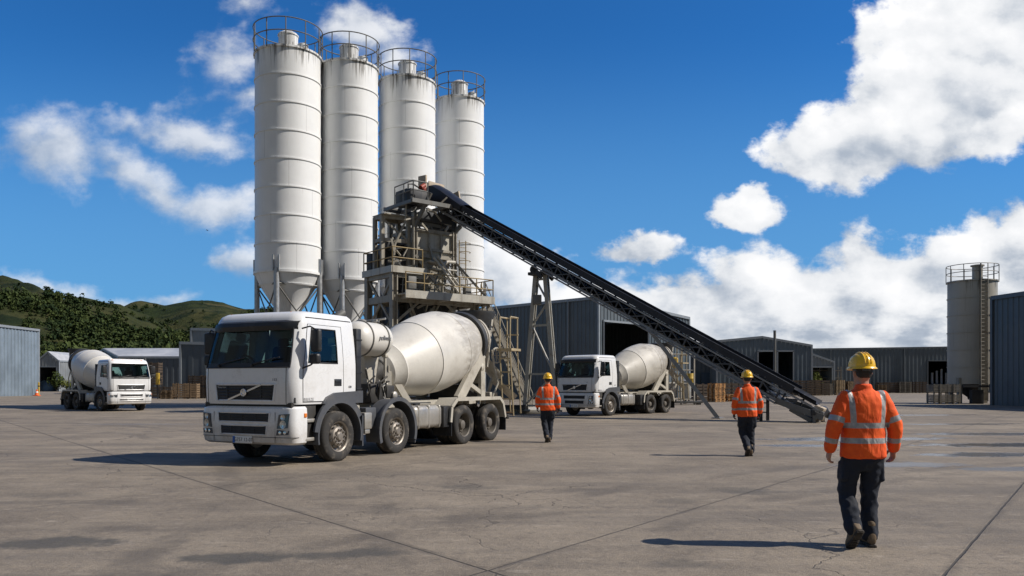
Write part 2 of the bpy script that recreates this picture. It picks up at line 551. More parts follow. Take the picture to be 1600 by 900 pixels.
def sheetmat(name, col, col2=None, streak=0.35):
    m, t, bs = newmat(name)
    P, raw = coords(t)
    n = t.noise(P, 0.35, 7, 0.62)
    c = t.mix(t.rng(n, 0.3, 0.7), tuple(x * 0.82 for x in col), col2 or tuple(min(1, x * 1.15) for x in col))
    sp = t.mapping(P, scale=(1, 1, 0.05))
    d = t.noise(sp, 1.6, 6, 0.65)
    c = t.mix(t.math('MULTIPLY', t.rng(d, 0.5, 0.72), streak), c, tuple(x * 0.55 for x in col))
    t.set(bs, 'Base Color', c)
    t.set(bs, 'Roughness', t.rng(n, 0.3, 0.7, 0.4, 0.6))
    t.set(bs, 'Metallic', 0.15)
    return m


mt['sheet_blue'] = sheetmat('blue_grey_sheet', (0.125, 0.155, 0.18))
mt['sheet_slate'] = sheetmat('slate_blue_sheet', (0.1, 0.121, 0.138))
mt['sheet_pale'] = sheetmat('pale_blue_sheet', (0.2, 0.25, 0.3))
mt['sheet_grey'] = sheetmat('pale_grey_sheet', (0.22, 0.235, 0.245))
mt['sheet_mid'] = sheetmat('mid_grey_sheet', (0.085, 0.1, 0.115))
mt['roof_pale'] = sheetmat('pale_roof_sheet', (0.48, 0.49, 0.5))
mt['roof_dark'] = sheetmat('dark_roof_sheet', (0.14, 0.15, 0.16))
mt['trim'] = M('shed_trim', (0.26, 0.285, 0.31), 0.5, 0.2, var=0.1)
mt['trim_dark'] = M('shed_trim_dark', (0.1, 0.115, 0.13), 0.5, 0.2, var=0.1)
# ------------------------------------------------------------------ camera, sun, sky
cd = bpy.data.cameras.new('camera')
cam = bpy.data.objects.new('camera', cd)
COL.objects.link(cam)
cam.location = (0, 0, CH)
cam.rotation_euler = (R(90), 0, 0)
cd.sensor_width = 36.0
cd.lens = 36.0 * F / 1600.0
cd.shift_y = 150.0 / 1600.0
cd.clip_start = 0.1
cd.clip_end = 8000
SC.camera = cam
SC.view_settings.view_transform = 'Standard'
SC.view_settings.look = 'None'
SC.view_settings.gamma = 1.0
SC.view_settings.use_curve_mapping = False
SC.view_settings.exposure = 0.0
SC.cycles.max_bounces = 6
SC.cycles.transparent_max_bounces = 8
SC.cycles.caustics_reflective = False
SC.cycles.caustics_refractive = False

SUN_EL, SUN_AZ = R(42.0), R(95.0)          # azimuth clockwise from +Y
sdir = Vector((math.sin(SUN_AZ) * math.cos(SUN_EL), math.cos(SUN_AZ) * math.cos(SUN_EL), math.sin(SUN_EL)))
sl = bpy.data.lights.new('sun', 'SUN')
sl.energy = 4.95
sl.angle = R(0.55)
sl.color = (1.0, 0.935, 0.85)
so = bpy.data.objects.new('sun', sl)
COL.objects.link(so)
so.rotation_euler = sdir.to_track_quat('Z', 'Y').to_euler()
so.location = sdir * 200

W = bpy.data.worlds.new('World')
SC.world = W
W.use_nodes = True
wt = NT(W.node_tree)
SKY_STRENGTH = 0.07
bg = W.node_tree.nodes['Background']
bg.inputs['Strength'].default_value = SKY_STRENGTH
sky = wt.n('ShaderNodeTexSky', sky_type='NISHITA', sun_disc=False, sun_elevation=SUN_EL, sun_rotation=SUN_AZ, altitude=0.0, air_density=1.0, dust_density=0.0, ozone_density=1.6)
W.cycles.sampling_method = 'MANUAL'
W.cycles.sample_map_resolution = 512

# clouds, laid out on the directions of the sky: x / y and z / y of the ray (straight ahead is +Y)
def blob(u, v, ru, rv, turn=0.0, gain=1.0):
    return ((u - CU) / F, (CV - v) / F, ru / F, rv / F, R(turn), gain)


BLOBS = [
    blob(95, 238, 105, 60, -8, .8), blob(205, 262, 130, 44, -25, .72), blob(250, 295, 110, 40, -25, .8), blob(345, 318, 95, 40, 5, .85), blob(285, 212, 130, 34, -8, .82), blob(205, 195, 60, 20, 0, .5),
    blob(350, 92, 55, 70, -50, .6), blob(398, 150, 38, 60, -50, .55), blob(385, 8, 50, 30, -15, .6), blob(300, 165, 70, 18, 12, .34), blob(330, 60, 40, 30, 0, .35),
    blob(572, 44, 82, 50, -15, .9), blob(610, 78, 60, 40, -25, .65), blob(374, 408, 38, 32, 0, .75),
    blob(1580, 40, 230, 140, 18, 1.5), blob(1480, 150, 195, 120, 25, 1.4), blob(1350, 215, 125, 80, 22, 1.15), blob(1262, 222, 84, 58, 25, .95), blob(1560, 195, 110, 50, 18, .9), blob(1400, 40, 60, 40, 30, .4),
    blob(1165, 325, 72, 38, 0, 1.05), blob(998, 384, 70, 30, 3, .95), 
    blob(95, 458, 190, 20, -8, .5), blob(225, 472, 110, 15, 0, .52),
    blob(800, 430, 110, 58, 0, 1.0),
]
TOPS = [(0.0, 560), (680, 520), (800, 450), (880, 425), (960, 404), (1080, 420), (1180, 396), (1300, 372), (1340, 352), (1390, 382), (1450, 362), (1530, 326), (1600, 306), (1750, 290), (2000, 330)]

tc = wt.n('ShaderNodeTexCoord')
dn = wt.vmath('NORMALIZE', tc.outputs['Generated'])
ds = wt.n('ShaderNodeSeparateXYZ', inp={0: dn})
yy = wt.math('MAXIMUM', ds.outputs[1], 0.06)
tx = wt.math('DIVIDE', ds.outputs[0], yy)
tz = wt.math('DIVIDE', ds.outputs[2], yy)
PP = wt.n('ShaderNodeCombineXYZ', inp={0: tx, 1: wt.math('MULTIPLY', tz, 1.3), 2: 0.0}).outputs[0]
wv = wt.n('ShaderNodeTexNoise', inp={'Vector': PP, 'Scale': 11.0, 'Detail': 5.0, 'Roughness': 0.62})
wofs = wt.vmath('MULTIPLY', wt.vmath('SUBTRACT', wv.outputs['Color'], (0.5, 0.5, 0.5)), (0.085, 0.06, 0.0))
PW = wt.vmath('ADD', wt.n('ShaderNodeCombineXYZ', inp={0: tx, 1: tz, 2: 0.0}).outputs[0], wofs)
msk = None
for (bx_, bz_, rx_, rz_, tn, gn) in BLOBS:
    q = wt.mapping(PW, loc=(bx_, bz_, 0), rot=(0, 0, tn), scale=(rx_, rz_, 1), typ='TEXTURE')
    l = wt.vmath('LENGTH', q, out=1)
    v = wt.math('MULTIPLY_ADD', l, -gn, gn)
    side = wt.vmath('DOT_PRODUCT', q, (0.35, 0.85, 0.0), out=1)
    if msk is None:
        msk, vert = v, side
    else:
        sel = wt.rng(wt.math('SUBTRACT', v, msk), -0.2, 0.2)
        vert = wt.math('MULTIPLY_ADD', wt.math('SUBTRACT', side, vert), sel, vert)
        msk = wt.math('SMOOTH_MAX', msk, v, 0.25)
sx = wt.n('ShaderNodeSeparateXYZ', inp={0: PW})
fc = wt.n('ShaderNodeFloatCurve')
cv = fc.mapping.curves[0]
fc.mapping.use_clip = False
cv.points[0].location = (0, (CV - TOPS[0][1]) / F)
cv.points[1].location = (1, (CV - TOPS[-1][1]) / F)
for (u, v) in TOPS[1:-1]:
    cv.points.new(u / 2000.0, (CV - v) / F)
fc.mapping.update()
wt.set(fc, 'Factor', 1.0)
wt.set(fc, 'Value', wt.math('MULTIPLY', wt.math('ADD', sx.outputs[0], CU / F), F / 2000.0))
bank = wt.math('MULTIPLY', wt.math('SUBTRACT', fc.outputs[0], sx.outputs[1]), 12.0)
bank = wt.math('MINIMUM', bank, 0.95)
bank = wt.math('ADD', bank, wt.rng(sx.outputs[0], -0.16, 0.06, -1.2, 0.0))
msk = wt.math('SMOOTH_MAX', msk, bank, 0.2)
n1 = wt.noise(PP, 7.5, 9, 0.56, 0.12)
n2 = wt.noise(PP, 30.0, 7, 0.64)
n1s = wt.noise(PP, 7.5, 2.5, 0.5, 0.12)
n1b = wt.noise(wt.vmath('ADD', PP, (0.03, 0.05, 0.0)), 7.5, 2.5, 0.5, 0.12)
n2b = wt.noise(wt.vmath('ADD', PP, (0.008, 0.012, 0.0)), 34.0, 3, 0.62)
nn = wt.math('ADD', wt.math('MULTIPLY', wt.math('SUBTRACT', n1, 0.47), 1.55), wt.math('MULTIPLY', wt.math('SUBTRACT', n2, 0.48), 0.62))
D = wt.math('ADD', msk, nn)
front = wt.rng(ds.outputs[1], 0.02, 0.12)
soft = wt.rng(tx, -0.5, 0.3, 0.8, 0.34)
alpha = wt.math('MULTIPLY', wt.math('MULTIPLY', wt.rng(D, 0.0, soft), front), wt.rng(tx, -0.45, 0.15, 0.78, 1.0))
dif = wt.math('ADD', wt.math('MULTIPLY', wt.math('SUBTRACT', n1s, n1b), 1.5), wt.math('MULTIPLY', wt.math('SUBTRACT', n2, n2b), 0.4))
lit = wt.math('MULTIPLY_ADD', dif, 0.95, 0.78)
inblob = wt.math('SUBTRACT', 1.0, wt.rng(wt.math('SUBTRACT', fc.outputs[0], sx.outputs[1]), -0.03, 0.05))
lit = wt.math('ADD', lit, wt.math('MULTIPLY', inblob, wt.rng(vert, -0.75, 0.65, -0.26, 0.12)))
deep = wt.rng(wt.math('SUBTRACT', fc.outputs[0], tz), 0.02, 0.15)                     # flat grey undersides below the tops of the far bank
strat = wt.rng(wt.noise(wt.vmath('MULTIPLY', PP, (1.0, 1.9, 1.0)), 11.0, 6, 0.58), 0.36, 0.68)
lit = wt.math('SUBTRACT', lit, wt.math('MULTIPLY', wt.math('MULTIPLY', deep, wt.rng(tz, 0.24, 0.16)), wt.math('MULTIPLY_ADD', strat, 0.46, 0.06)))
lit = wt.math('SUBTRACT', lit, wt.math('MULTIPLY', wt.rng(D, 0.7, 1.7), 0.15))
lit = wt.math('MULTIPLY', lit, wt.rng(tx, -0.6, 0.25, 0.74, 1.0), clamp=True)
CB = 1.0 / SKY_STRENGTH
cr = wt.n('ShaderNodeValToRGB')
e = cr.color_ramp.elements
e[0].position, e[0].color = 0.0, (0.27 * CB, 0.33 * CB, 0.43 * CB, 1)
e[1].position, e[1].color = 1.0, (1.02 * CB, 1.02 * CB, 1.03 * CB, 1)
for p_, c_ in ((0.35, (0.44, 0.50, 0.59)), (0.68, (0.84, 0.86, 0.89))):
    k = e.new(p_)
    k.color = (c_[0] * CB, c_[1] * CB, c_[2] * CB, 1)
wt.set(cr, 0, lit)
hs = wt.n('ShaderNodeHueSaturation', inp={'Saturation': 1.22, 'Value': 1.0, 'Color': sky.outputs[0]})
skyc = wt.mix(1.0, hs.outputs[0], (0.42, 1.10, 1.66), 'MULTIPLY')
skyc = wt.mix(wt.rng(tz, 0.46, 0.10, 0.0, 0.72), skyc, (0.125 * CB, 0.34 * CB, 0.665 * CB))
rest = wt.math('MULTIPLY', wt.rng(wt.noise(dn, 2.2, 4, 0.55), 0.38, 0.54), wt.math('SUBTRACT', 1.0, front))  # grey cloud added out of view to neutralise the ambient light
restc = wt.mix(wt.rng(wt.noise(dn, 5.0, 3, 0.5), 0.3, 0.7), (0.085 * CB, 0.088 * CB, 0.093 * CB), (0.2 * CB, 0.2 * CB, 0.197 * CB))
wt.set(bg, 'Color', wt.mix(rest, wt.mix(alpha, skyc, cr.outputs[0]), restc))

# ------------------------------------------------------------------ ground
def ground_material():
    m, t, bs = newmat('yard_concrete')
    tc = t.n('ShaderNodeTexCoord')
    P = tc.outputs['Object']
    s = t.n('ShaderNodeSeparateXYZ', inp={0: P})
    big = t.noise(P, 0.16, 9, 0.62)
    mid = t.noise(P, 0.9, 8, 0.65)
    fine = t.noise(P, 9.0, 8, 0.7)
    grit = t.noise(P, 90.0, 3, 0.6)
    f = t.math('ADD', t.math('MULTIPLY', big, 0.4), t.math('ADD', t.math('MULTIPLY', mid, 0.35), t.math('MULTIPLY', fine, 0.25)))
    c = t.mix(t.rng(f, 0.36, 0.64), (0.120, 0.094, 0.066), (0.298, 0.243, 0.175))
    c = t.mix(t.math('MULTIPLY', t.rng(grit, 0.5, 0.64), 0.5), c, (0.44, 0.385, 0.315))
    c = t.mix(t.math('MULTIPLY', t.rng(grit, 0.48, 0.36), 0.55), c, (0.11, 0.1, 0.088))
    # pits, scuffs and pale cement smears
    pit = t.noise(P, 7.0, 7, 0.72)
    c = t.mix(t.math('MULTIPLY', t.rng(pit, 0.54, 0.66), 0.5), c, (0.085, 0.07, 0.055))
    sm_ = t.noise(t.mapping(P, rot=(0, 0, R(20)), scale=(.6, 1.5, 1)), 3.1, 8, 0.72, 0.3)
    c = t.mix(t.math('MULTIPLY', t.rng(sm_, 0.55, 0.7), 0.5), c, (0.42, 0.36, 0.285))
    sm2 = t.noise(P, 22.0, 5, 0.7)
    c = t.mix(t.math('MULTIPLY', t.rng(sm2, 0.56, 0.68), 0.45), c, (0.40, 0.345, 0.275))
    c = t.mix(t.math('MULTIPLY', t.rng(sm2, 0.44, 0.33), 0.5), c, (0.09, 0.074, 0.058))
    # tyre tracks: pairs of curving bands swept by turning trucks
    trk = None
    for (cx0, cy0, rad) in ((-34, 3, 31.0), (-34, 3, 33.1), (22, -9, 27.0), (22, -9, 29.1), (-8, 44, 33.5), (-8, 44, 35.6), (30, 30, 21), (30, 30, 23.1)):
        dd = t.vmath('LENGTH', t.vmath('SUBTRACT', P, (cx0, cy0, 0)), out=1)
        dd = t.math('ABSOLUTE', t.math('SUBTRACT', t.math('ADD', dd, t.math('MULTIPLY', t.math('SUBTRACT', big, 0.5), 1.6)), rad))
        vv_ = t.rng(dd, 0.26, 0.1)
        trk = vv_ if trk is None else t.math('MAXIMUM', trk, vv_)
    trk = t.math('MULTIPLY', trk, t.rng(t.noise(P, 0.5, 6, 0.65), 0.42, 0.62))
    c = t.mix(t.math('MULTIPLY', trk, 0.5), c, (0.07, 0.06, 0.05))
    # wheel wear: long soft darker lanes along the way the trucks drive
    lane = t.mapping(P, rot=(0, 0, R(-64)), scale=(0.05, 0.55, 1))
    ln = t.noise(lane, 1.4, 6, 0.6, 0.4)
    c = t.mix(t.math('MULTIPLY', t.rng(ln, 0.48, 0.66), 0.48), c, (0.115, 0.099, 0.082))
    lane2 = t.mapping(P, rot=(0, 0, R(-12)), scale=(0.07, 0.9, 1))
    ln2 = t.noise(lane2, 1.0, 7, 0.62, 0.3)
    c = t.mix(t.math('MULTIPLY', t.rng(ln2, 0.5, 0.68), 0.42), c, (0.125, 0.108, 0.09))
    # blotchy oil and old spills
    sp = t.noise(P, 0.55, 7, 0.7)
    c = t.mix(t.math('MULTIPLY', t.rng(sp, 0.56, 0.7), 0.6), c, (0.09, 0.078, 0.065))
    wob = t.math('MULTIPLY', t.math('SUBTRACT', t.noise(P, 2.2, 9, 0.72), 0.5), 2.4)

    def patches(lst, edge=0.55):
        out = None
        for (x, y, rx, ry, turn, g) in lst:
            q = t.mapping(P, loc=(x, y, 0), rot=(0, 0, R(turn)), scale=(rx, ry, 1), typ='TEXTURE')
            q = t.vmath('MULTIPLY', q, (1, 1, 0))
            v = t.math('ADD', t.math('SUBTRACT', 1.0, t.vmath('LENGTH', q, out=1)), wob)
            v = t.math('MULTIPLY', t.rng(v, 0.0, edge), g)
            out = v if out is None else t.math('MAXIMUM', out, v)
        return out
    stains = patches([(-4.55, 7.8, .75, .45, 0, .8), (-2.5, 7.15, .7, .3, 5, .8), (-1.5, 7.3, .7, .28, 12, .75), (-4.9, 6.7, .6, .3, 0, .5), (3.4, 11.6, .55, .5, 0, .5), (2.2, 10.6, .4, .3, 0, .35), (1.5, 6.9, .35, .25, 0, .4), (5.6, 17.5, 1.8, .7, 0, .35), (-3.6, 12.6, .8, .8, 0, .35), (7.2, 16.2, 1.2, .6, 10, .4), (-6.5, 11.2, .7, .4, 0, .25), (-.6, 12.0, .6, .35, 0, .4)])
    c = t.mix(stains, c, (0.066, 0.062, 0.054))
    wet = patches([(9.8, 22.6, 3.2, .9, 6, .95), (12.9, 20.4, 3.0, .8, 2, 1.0), (10.6, 17.6, 1.9, .7, 4, .95), (13.2, 17.0, 2.0, .6, 0, .95), (15.5, 24.8, 3.6, .9, 0, .9), (7.4, 20.2, 1.5, .5, 0, .85), (7.6, 15.4, 1.5, .55, 6, .75), (17.5, 31, 3.2, .6, 5, .9), (21, 40, 4, .7, 4, .9), (9.4, 14.6, 1.5, .45, 0, .75), (-14.5, 31, 3, .45, 0, .5)], 0.4)
    c = t.mix(t.math('MULTIPLY', wet, 0.62), c, (0.07, 0.068, 0.066))
    # joints between the poured bays, as they lie in the yard
    jw = t.math('MULTIPLY', t.math('SUBTRACT', t.noise(P, 2.5, 5, 0.6), 0.5), 0.03)
    jj = None
    for (nx, ny, off, w) in [(0.784, 0.62, 3.96, 0.011), (0.784, 0.62, 20.4, 0.015), (0.784, 0.62, 33.0, 0.018), (0.80, -0.60, -4.16, 0.009), (0.80, -0.60, -1.08, 0.013), (0.80, -0.60, -10.9, 0.006), (0.80, -0.60, 4.4, 0.012), (0.80, -0.60, -18.2, 0.012), (0.80, -0.60, 13.2, 0.014), (0.80, -0.60, -27, 0.014)]:
        d = t.math('ADD', t.math('ADD', t.math('MULTIPLY', s.outputs[0], nx), t.math('MULTIPLY', s.outputs[1], ny)), jw)
        d = t.math('ABSOLUTE', t.math('SUBTRACT', d, off))
        v = t.rng(d, w + 0.006, w - 0.006)
        v2 = t.math('MULTIPLY', t.math('MULTIPLY', t.rng(d, w * 8, w), 0.5), t.rng(mid, 0.45, 0.6))
        v = t.math('MAXIMUM', v, v2)
        jj = v if jj is None else t.math('MAXIMUM', jj, v)
    # hairline cracks
    cp = t.vmath('ADD', P, t.vmath('MULTIPLY', t.vmath('SUBTRACT', t.n('ShaderNodeTexNoise', inp={'Vector': P, 'Scale': 0.8, 'Detail': 6.0}).outputs['Color'], (.5, .5, .5)), (2.2, 2.2, 0)))
    vo = t.n('ShaderNodeTexVoronoi', feature='DISTANCE_TO_EDGE', inp={'Vector': cp, 'Scale': 0.28})
    ck = t.math('MULTIPLY', t.rng(vo.outputs['Distance'], 0.005, 0.001), t.rng(t.noise(P, 0.15, 3), 0.44, 0.54))
    jj = t.math('MAXIMUM', jj, t.math('MULTIPLY', ck, 0.6))
    c = t.mix(t.math('MULTIPLY', jj, 0.85), c, (0.038, 0.033, 0.028))
    t.set(bs, 'Base Color', c)
    ro = t.rng(fine, 0.3, 0.7, 0.72, 0.92)
    ro = t.math('MULTIPLY_ADD', wet, t.math('SUBTRACT', 0.16, ro), ro)
    t.set(bs, 'Roughness', ro)
    h = t.math('ADD', t.math('MULTIPLY', fine, 0.6), t.math('ADD', t.math('MULTIPLY', grit, 0.22), t.math('MULTIPLY', mid, 0.9)))
    h = t.math('SUBTRACT', h, t.math('MULTIPLY', jj, 0.6))
    b = t.n('ShaderNodeBump', inp={'Strength': t.math('MULTIPLY_ADD', wet, -0.72, 0.75), 'Distance': 0.035, 'Height': h})
    t.set(bs, 'Normal', b.outputs[0])
    return m


mb = MB()
mb.add([(-260, -40, 0), (260, -40, 0), (260, 245, 0), (-260, 245, 0)], [(0, 1, 2, 3)])
tag(mb.done('concrete_yard', ground_material(), smooth=None, fix=False), kind='structure')
mg = M('field_grass', (0.06, 0.075, 0.028), 0.95, var=0.3, scale=0.05)
mb = MB()
mb.add([(-4000, -4000, -.02), (4000, -4000, -.02), (4000, 6000, -.02), (-4000, 6000, -.02)], [(0, 1, 2, 3)])
tag(mb.done('ground', mg, smooth=None, fix=False), kind='structure')

# ------------------------------------------------------------------ hills
def lerp_tab(tab, x):
    if x <= tab[0][0]:
        return tab[0][1]
    for (a, b), (c, d) in zip(tab, tab[1:]):
        if x <= c:
            k = (x - a) / (c - a)
            k = k * k * (3 - 2 * k)
            return b + (d - b) * k
    return tab[-1][1]


def sstep(x):
    x = max(0.0, min(1.0, x))
    return x * x * (3 - 2 * x)


RIDGE_A = [(-700, 490), (-350, 466), (-120, 440), (0, 446), (50, 457), (110, 472), (180, 487), (225, 503), (280, 530), (360, 552), (460, 566), (600, 585)]
RIDGE_B = [(-600, 560), (100, 520), (175, 487), (215, 478), (250, 479), (310, 471), (345, 475), (378, 483), (430, 485), (520, 498), (640, 540), (760, 580), (900, 600)]
RIDGE_C = [(0, 600), (100, 560), (200, 533), (260, 517), (330, 503), (400, 490), (450, 498), (520, 520), (600, 550), (700, 590)]


def hill_z(u, Y):
    X = (u - CU) * Y / F
    rug = noise.fractal(Vector((X * .0042, Y * .0042, 3.3)), 1.0, 2.0, 6)
    gul = 1 - abs(noise.noise(Vector((X * .0075, Y * .0075, 1.1)))) * 2
    za = (CV - lerp_tab(RIDGE_A, u)) * 900 / F
    A = za * sstep((Y - 240) / 660) * (1 if Y < 900 else max(0, 1 - (Y - 900) / 900))
    zb = (CV - lerp_tab(RIDGE_B, u)) * 1500 / F
    B = zb * math.exp(-((Y - 1500) / (420 if Y < 1500 else 300)) ** 2)
    zc = (CV - lerp_tab(RIDGE_C, u)) * 1050 / F
    C = zc * math.exp(-((Y - 1050) / 260) ** 2)
    h = max(A, B, C)
    k = sstep(h / 60)
    return h + (rug * 12 + gul * 12 - 9) * k * (0.45 if Y > 820 and A >= max(B, C) else 1.0) * sstep((Y - 240) / 200)


us = np.linspace(-700, 900, 201)
Ys = [225 + i * 13 for i in range(56)] + [960 + i * 26 for i in range(38)]
mb = MB()
mb.grid([[((u - CU) * Y / F, Y, hill_z(u, Y) - 0.6) for u in us] for Y in Ys])
m, t, bs = newmat('hill_grass')
P, raw = coords(t)
n1 = t.noise(raw, 0.006, 9, 0.62)
n2 = t.noise(raw, 0.03, 8, 0.7)
c = t.mix(t.rng(n1, 0.38, 0.62), (0.026, 0.038, 0.013), (0.066, 0.064, 0.026))
c = t.mix(t.rng(n2, 0.46, 0.62), c, (0.015, 0.024, 0.010))
c = t.mix(t.math('MULTIPLY', t.rng(t.noise(raw, 0.012, 6, 0.6), 0.58, 0.72), 0.6), c, (0.105, 0.087, 0.043))
t.set(bs, 'Base Color', c)
t.set(bs, 'Roughness', 0.95)
t.set(bs, 'Specular IOR Level', 0.1)
b = t.n('ShaderNodeBump', inp={'Strength': 1.0, 'Distance': 7.0, 'Height': t.math('ADD', n2, t.math('MULTIPLY', t.noise(raw, 0.15, 5, 0.7), 0.35))})
t.set(bs, 'Normal', b.outputs[0])
tag(mb.done('hills', m, smooth=180, fix=False), kind='structure')

# woods on the lower slopes: thousands of crowns of loose leaf clumps, read as one mass
def leafmat(name, a, b):
    m, t, bs = newmat(name)
    tc = t.n('ShaderNodeTexCoord')
    at_ = t.n('ShaderNodeAttribute', attribute_name='tint')
    n = t.noise(tc.outputs['Object'], 0.5, 4, 0.6)
    f = t.math('MULTIPLY_ADD', t.math('SUBTRACT', n, 0.5), 0.9, at_.outputs['Fac'], clamp=True)
    t.set(bs, 'Base Color', t.mix(f, a, b))
    t.set(bs, 'Roughness', 0.8)
    t.set(bs, 'Specular IOR Level', 0.15)
    return m


mt['leaves'] = leafmat('leaves', (0.014, 0.028, 0.009), (0.066, 0.088, 0.024))
mt['leaves_light'] = leafmat('leaves_light', (0.05, 0.075, 0.018), (0.14, 0.15, 0.035))


def crown_template(rs, nclump, nleaf, leaf):
    """quads spread over lumpy clumps; unit crown, centre 0"""
    ctr = rs.normal(size=(nclump, 3))
    ctr /= np.linalg.norm(ctr, axis=1)[:, None]
    ctr *= rs.uniform(0.35, 0.8, (nclump, 1))
    ctr[:, 2] *= 0.85
    V = []
    for c in ctr:
        rad = rs.uniform(0.28, 0.48)
        d = rs.normal(size=(nleaf, 3))
        d /= np.linalg.norm(d, axis=1)[:, None]
        p = c + d * rad * rs.uniform(0.75, 1.05, (nleaf, 1))
        for q, nn in zip(p, d):
            nn = nn + rs.normal(size=3) * 0.45
            nn /= np.linalg.norm(nn)
            a = np.cross(nn, rs.normal(size=3))
            a /= np.linalg.norm(a)
            b2 = np.cross(nn, a)
            s1, s2 = leaf * rs.uniform(.6, 1.3), leaf * rs.uniform(.5, 1.0)
            V += [q - a * s1, q + b2 * s2, q + a * s1, q - b2 * s2]
    return np.array(V, dtype=np.float32)


def merge_crowns(name, placed, temps, mat, parent=None):
    """placed: (x, y, z, rx, rz, turn, tint)"""
    vs, tint = [], []
    for i, (x, y, z, rx, rz, tn, ti) in enumerate(placed):
        T = temps[i % len(temps)]
        c, s = math.cos(tn), math.sin(tn)
        q = np.empty_like(T)
        q[:, 0] = (T[:, 0] * c - T[:, 1] * s) * rx + x
        q[:, 1] = (T[:, 0] * s + T[:, 1] * c) * rx + y
        q[:, 2] = T[:, 2] * rz + z
        vs.append(q)
        tint.append(np.full(len(T), ti, dtype=np.float32))
    V = np.concatenate(vs)
    n = len(V) // 4
    me = bpy.data.meshes.new(name)
    me.vertices.add(len(V))
    me.vertices.foreach_set('co', V.ravel())
    me.loops.add(n * 4)
    me.loops.foreach_set('vertex_index', np.arange(n * 4, dtype=np.int32))
    me.polygons.add(n)
    me.polygons.foreach_set('loop_start', np.arange(0, n * 4, 4, dtype=np.int32))
    at_ = me.attributes.new('tint', 'FLOAT', 'POINT')
    at_.data.foreach_set('value', np.concatenate(tint))
    me.update(calc_edges=True)
    return mkobj(name, me, mat, parent, None)


rs = np.random.RandomState(4)
temps = [crown_template(rs, 8, 9, 0.23) for _ in range(8)]
placed = []
tries = 0
while len(placed) < 9500 and tries < 200000:
    tries += 1
    u = rs.uniform(-260, 470)
    Y = (rs.uniform(232, 1000), rs.uniform(232, 420), rs.uniform(900, 1500))[rs.choice(3, p=(.6, .2, .2))]
    X = (u - CU) * Y / F
    z = hill_z(u, Y)
    nn = noise.fractal(Vector((X * .006 + 9, Y * .006, 0.5)), 1.0, 2.0, 5)
    want = (0.78 - z / 55.0 if Y < 950 else 0.5 - z / 150.0) + nn * 1.0
    if Y < 420:
        want += 0.35
    if Y < 950 and z > 70 and rs.rand() < .7:
        continue
    if rs.rand() > max(0.02, min(1, want * 1.9)):
        continue
    r = rs.uniform(2.3, 4.9) * (0.75 if want < .2 else 1)
    placed.append((X, Y, z + r * .75, r, r * rs.uniform(.9, 1.35), rs.uniform(0, 6.28), float(np.clip(rs.normal(.38, .26) + (.3 if rs.rand() < .06 else 0), 0, 1))))
tag(merge_crowns('forest', placed, temps, mt['leaves']), kind='stuff')
# ------------------------------------------------------------------ sheds
def ribbed(mb, p0, p1, ztop0, ztop1, z0=0.0, pitch=0.6, depth=0.05, holes=(), zmid=None):
    """a wall of ribbed sheet from p0 to p1 seen with its outside on the right of p0 -> p1; zmid: ridge (share of length, height)"""
    p0, p1 = Vector((p0[0], p0[1], 0)), Vector((p1[0], p1[1], 0))
    d = p1 - p0
    L = d.length
    d.normalize()
    nrm = Vector((d.y, -d.x, 0))
    n = max(1, round(L / pitch))
    pit = L / n
    prof = []
    for i in range(n):
        s = i * pit
        prof += [(s, 0), (s + pit * .52, 0), (s + pit * .62, depth), (s + pit * .9, depth)]
    prof.append((L, 0))

    def top(s):
        k = s / L
        if zmid:
            if k <= zmid[0]:
                return ztop0 + (zmid[1] - ztop0) * k / zmid[0]
            return zmid[1] + (ztop1 - zmid[1]) * (k - zmid[0]) / (1 - zmid[0])
        return ztop0 + (ztop1 - ztop0) * k

    def pt(s, o, z):
        q = p0 + d * s + nrm * o
        return (q.x, q.y, z)
    for (s0, o0), (s1, o1) in zip(prof, prof[1:]):
        mid = (s0 + s1) / 2
        cuts = [(z0, None)]
        segs = [(z0, top(s0), top(s1))]
        for (h0, h1, hz0, hz1) in holes:
            if h0 <= mid <= h1:
                new = []
                for (a, b0, b1) in segs:
                    if hz0 > a + .01:
                        new.append((a, hz0, hz0))
                    if hz1 < min(b0, b1) - .01:
                        new.append((hz1, b0, b1))
                segs = new
        for (a, b0, b1) in segs:
            mb.add([pt(s0, o0, a), pt(s1, o1, a), pt(s1, o1, b1), pt(s0, o0, b0)], [(0, 1, 2, 3)])


def quad(mb, a, b, c, d, th=0.06):
    """a thick sheet through four corners"""
    a, b, c, d = map(Vector, (a, b, c, d))
    n = (b - a).cross(d - a).normalized() * th
    mb.add([a, b, c, d, a + n, b + n, c + n, d + n], [(0, 3, 2, 1), (4, 5, 6, 7), (0, 1, 5, 4), (1, 2, 6, 5), (2, 3, 7, 6), (3, 0, 4, 7)])


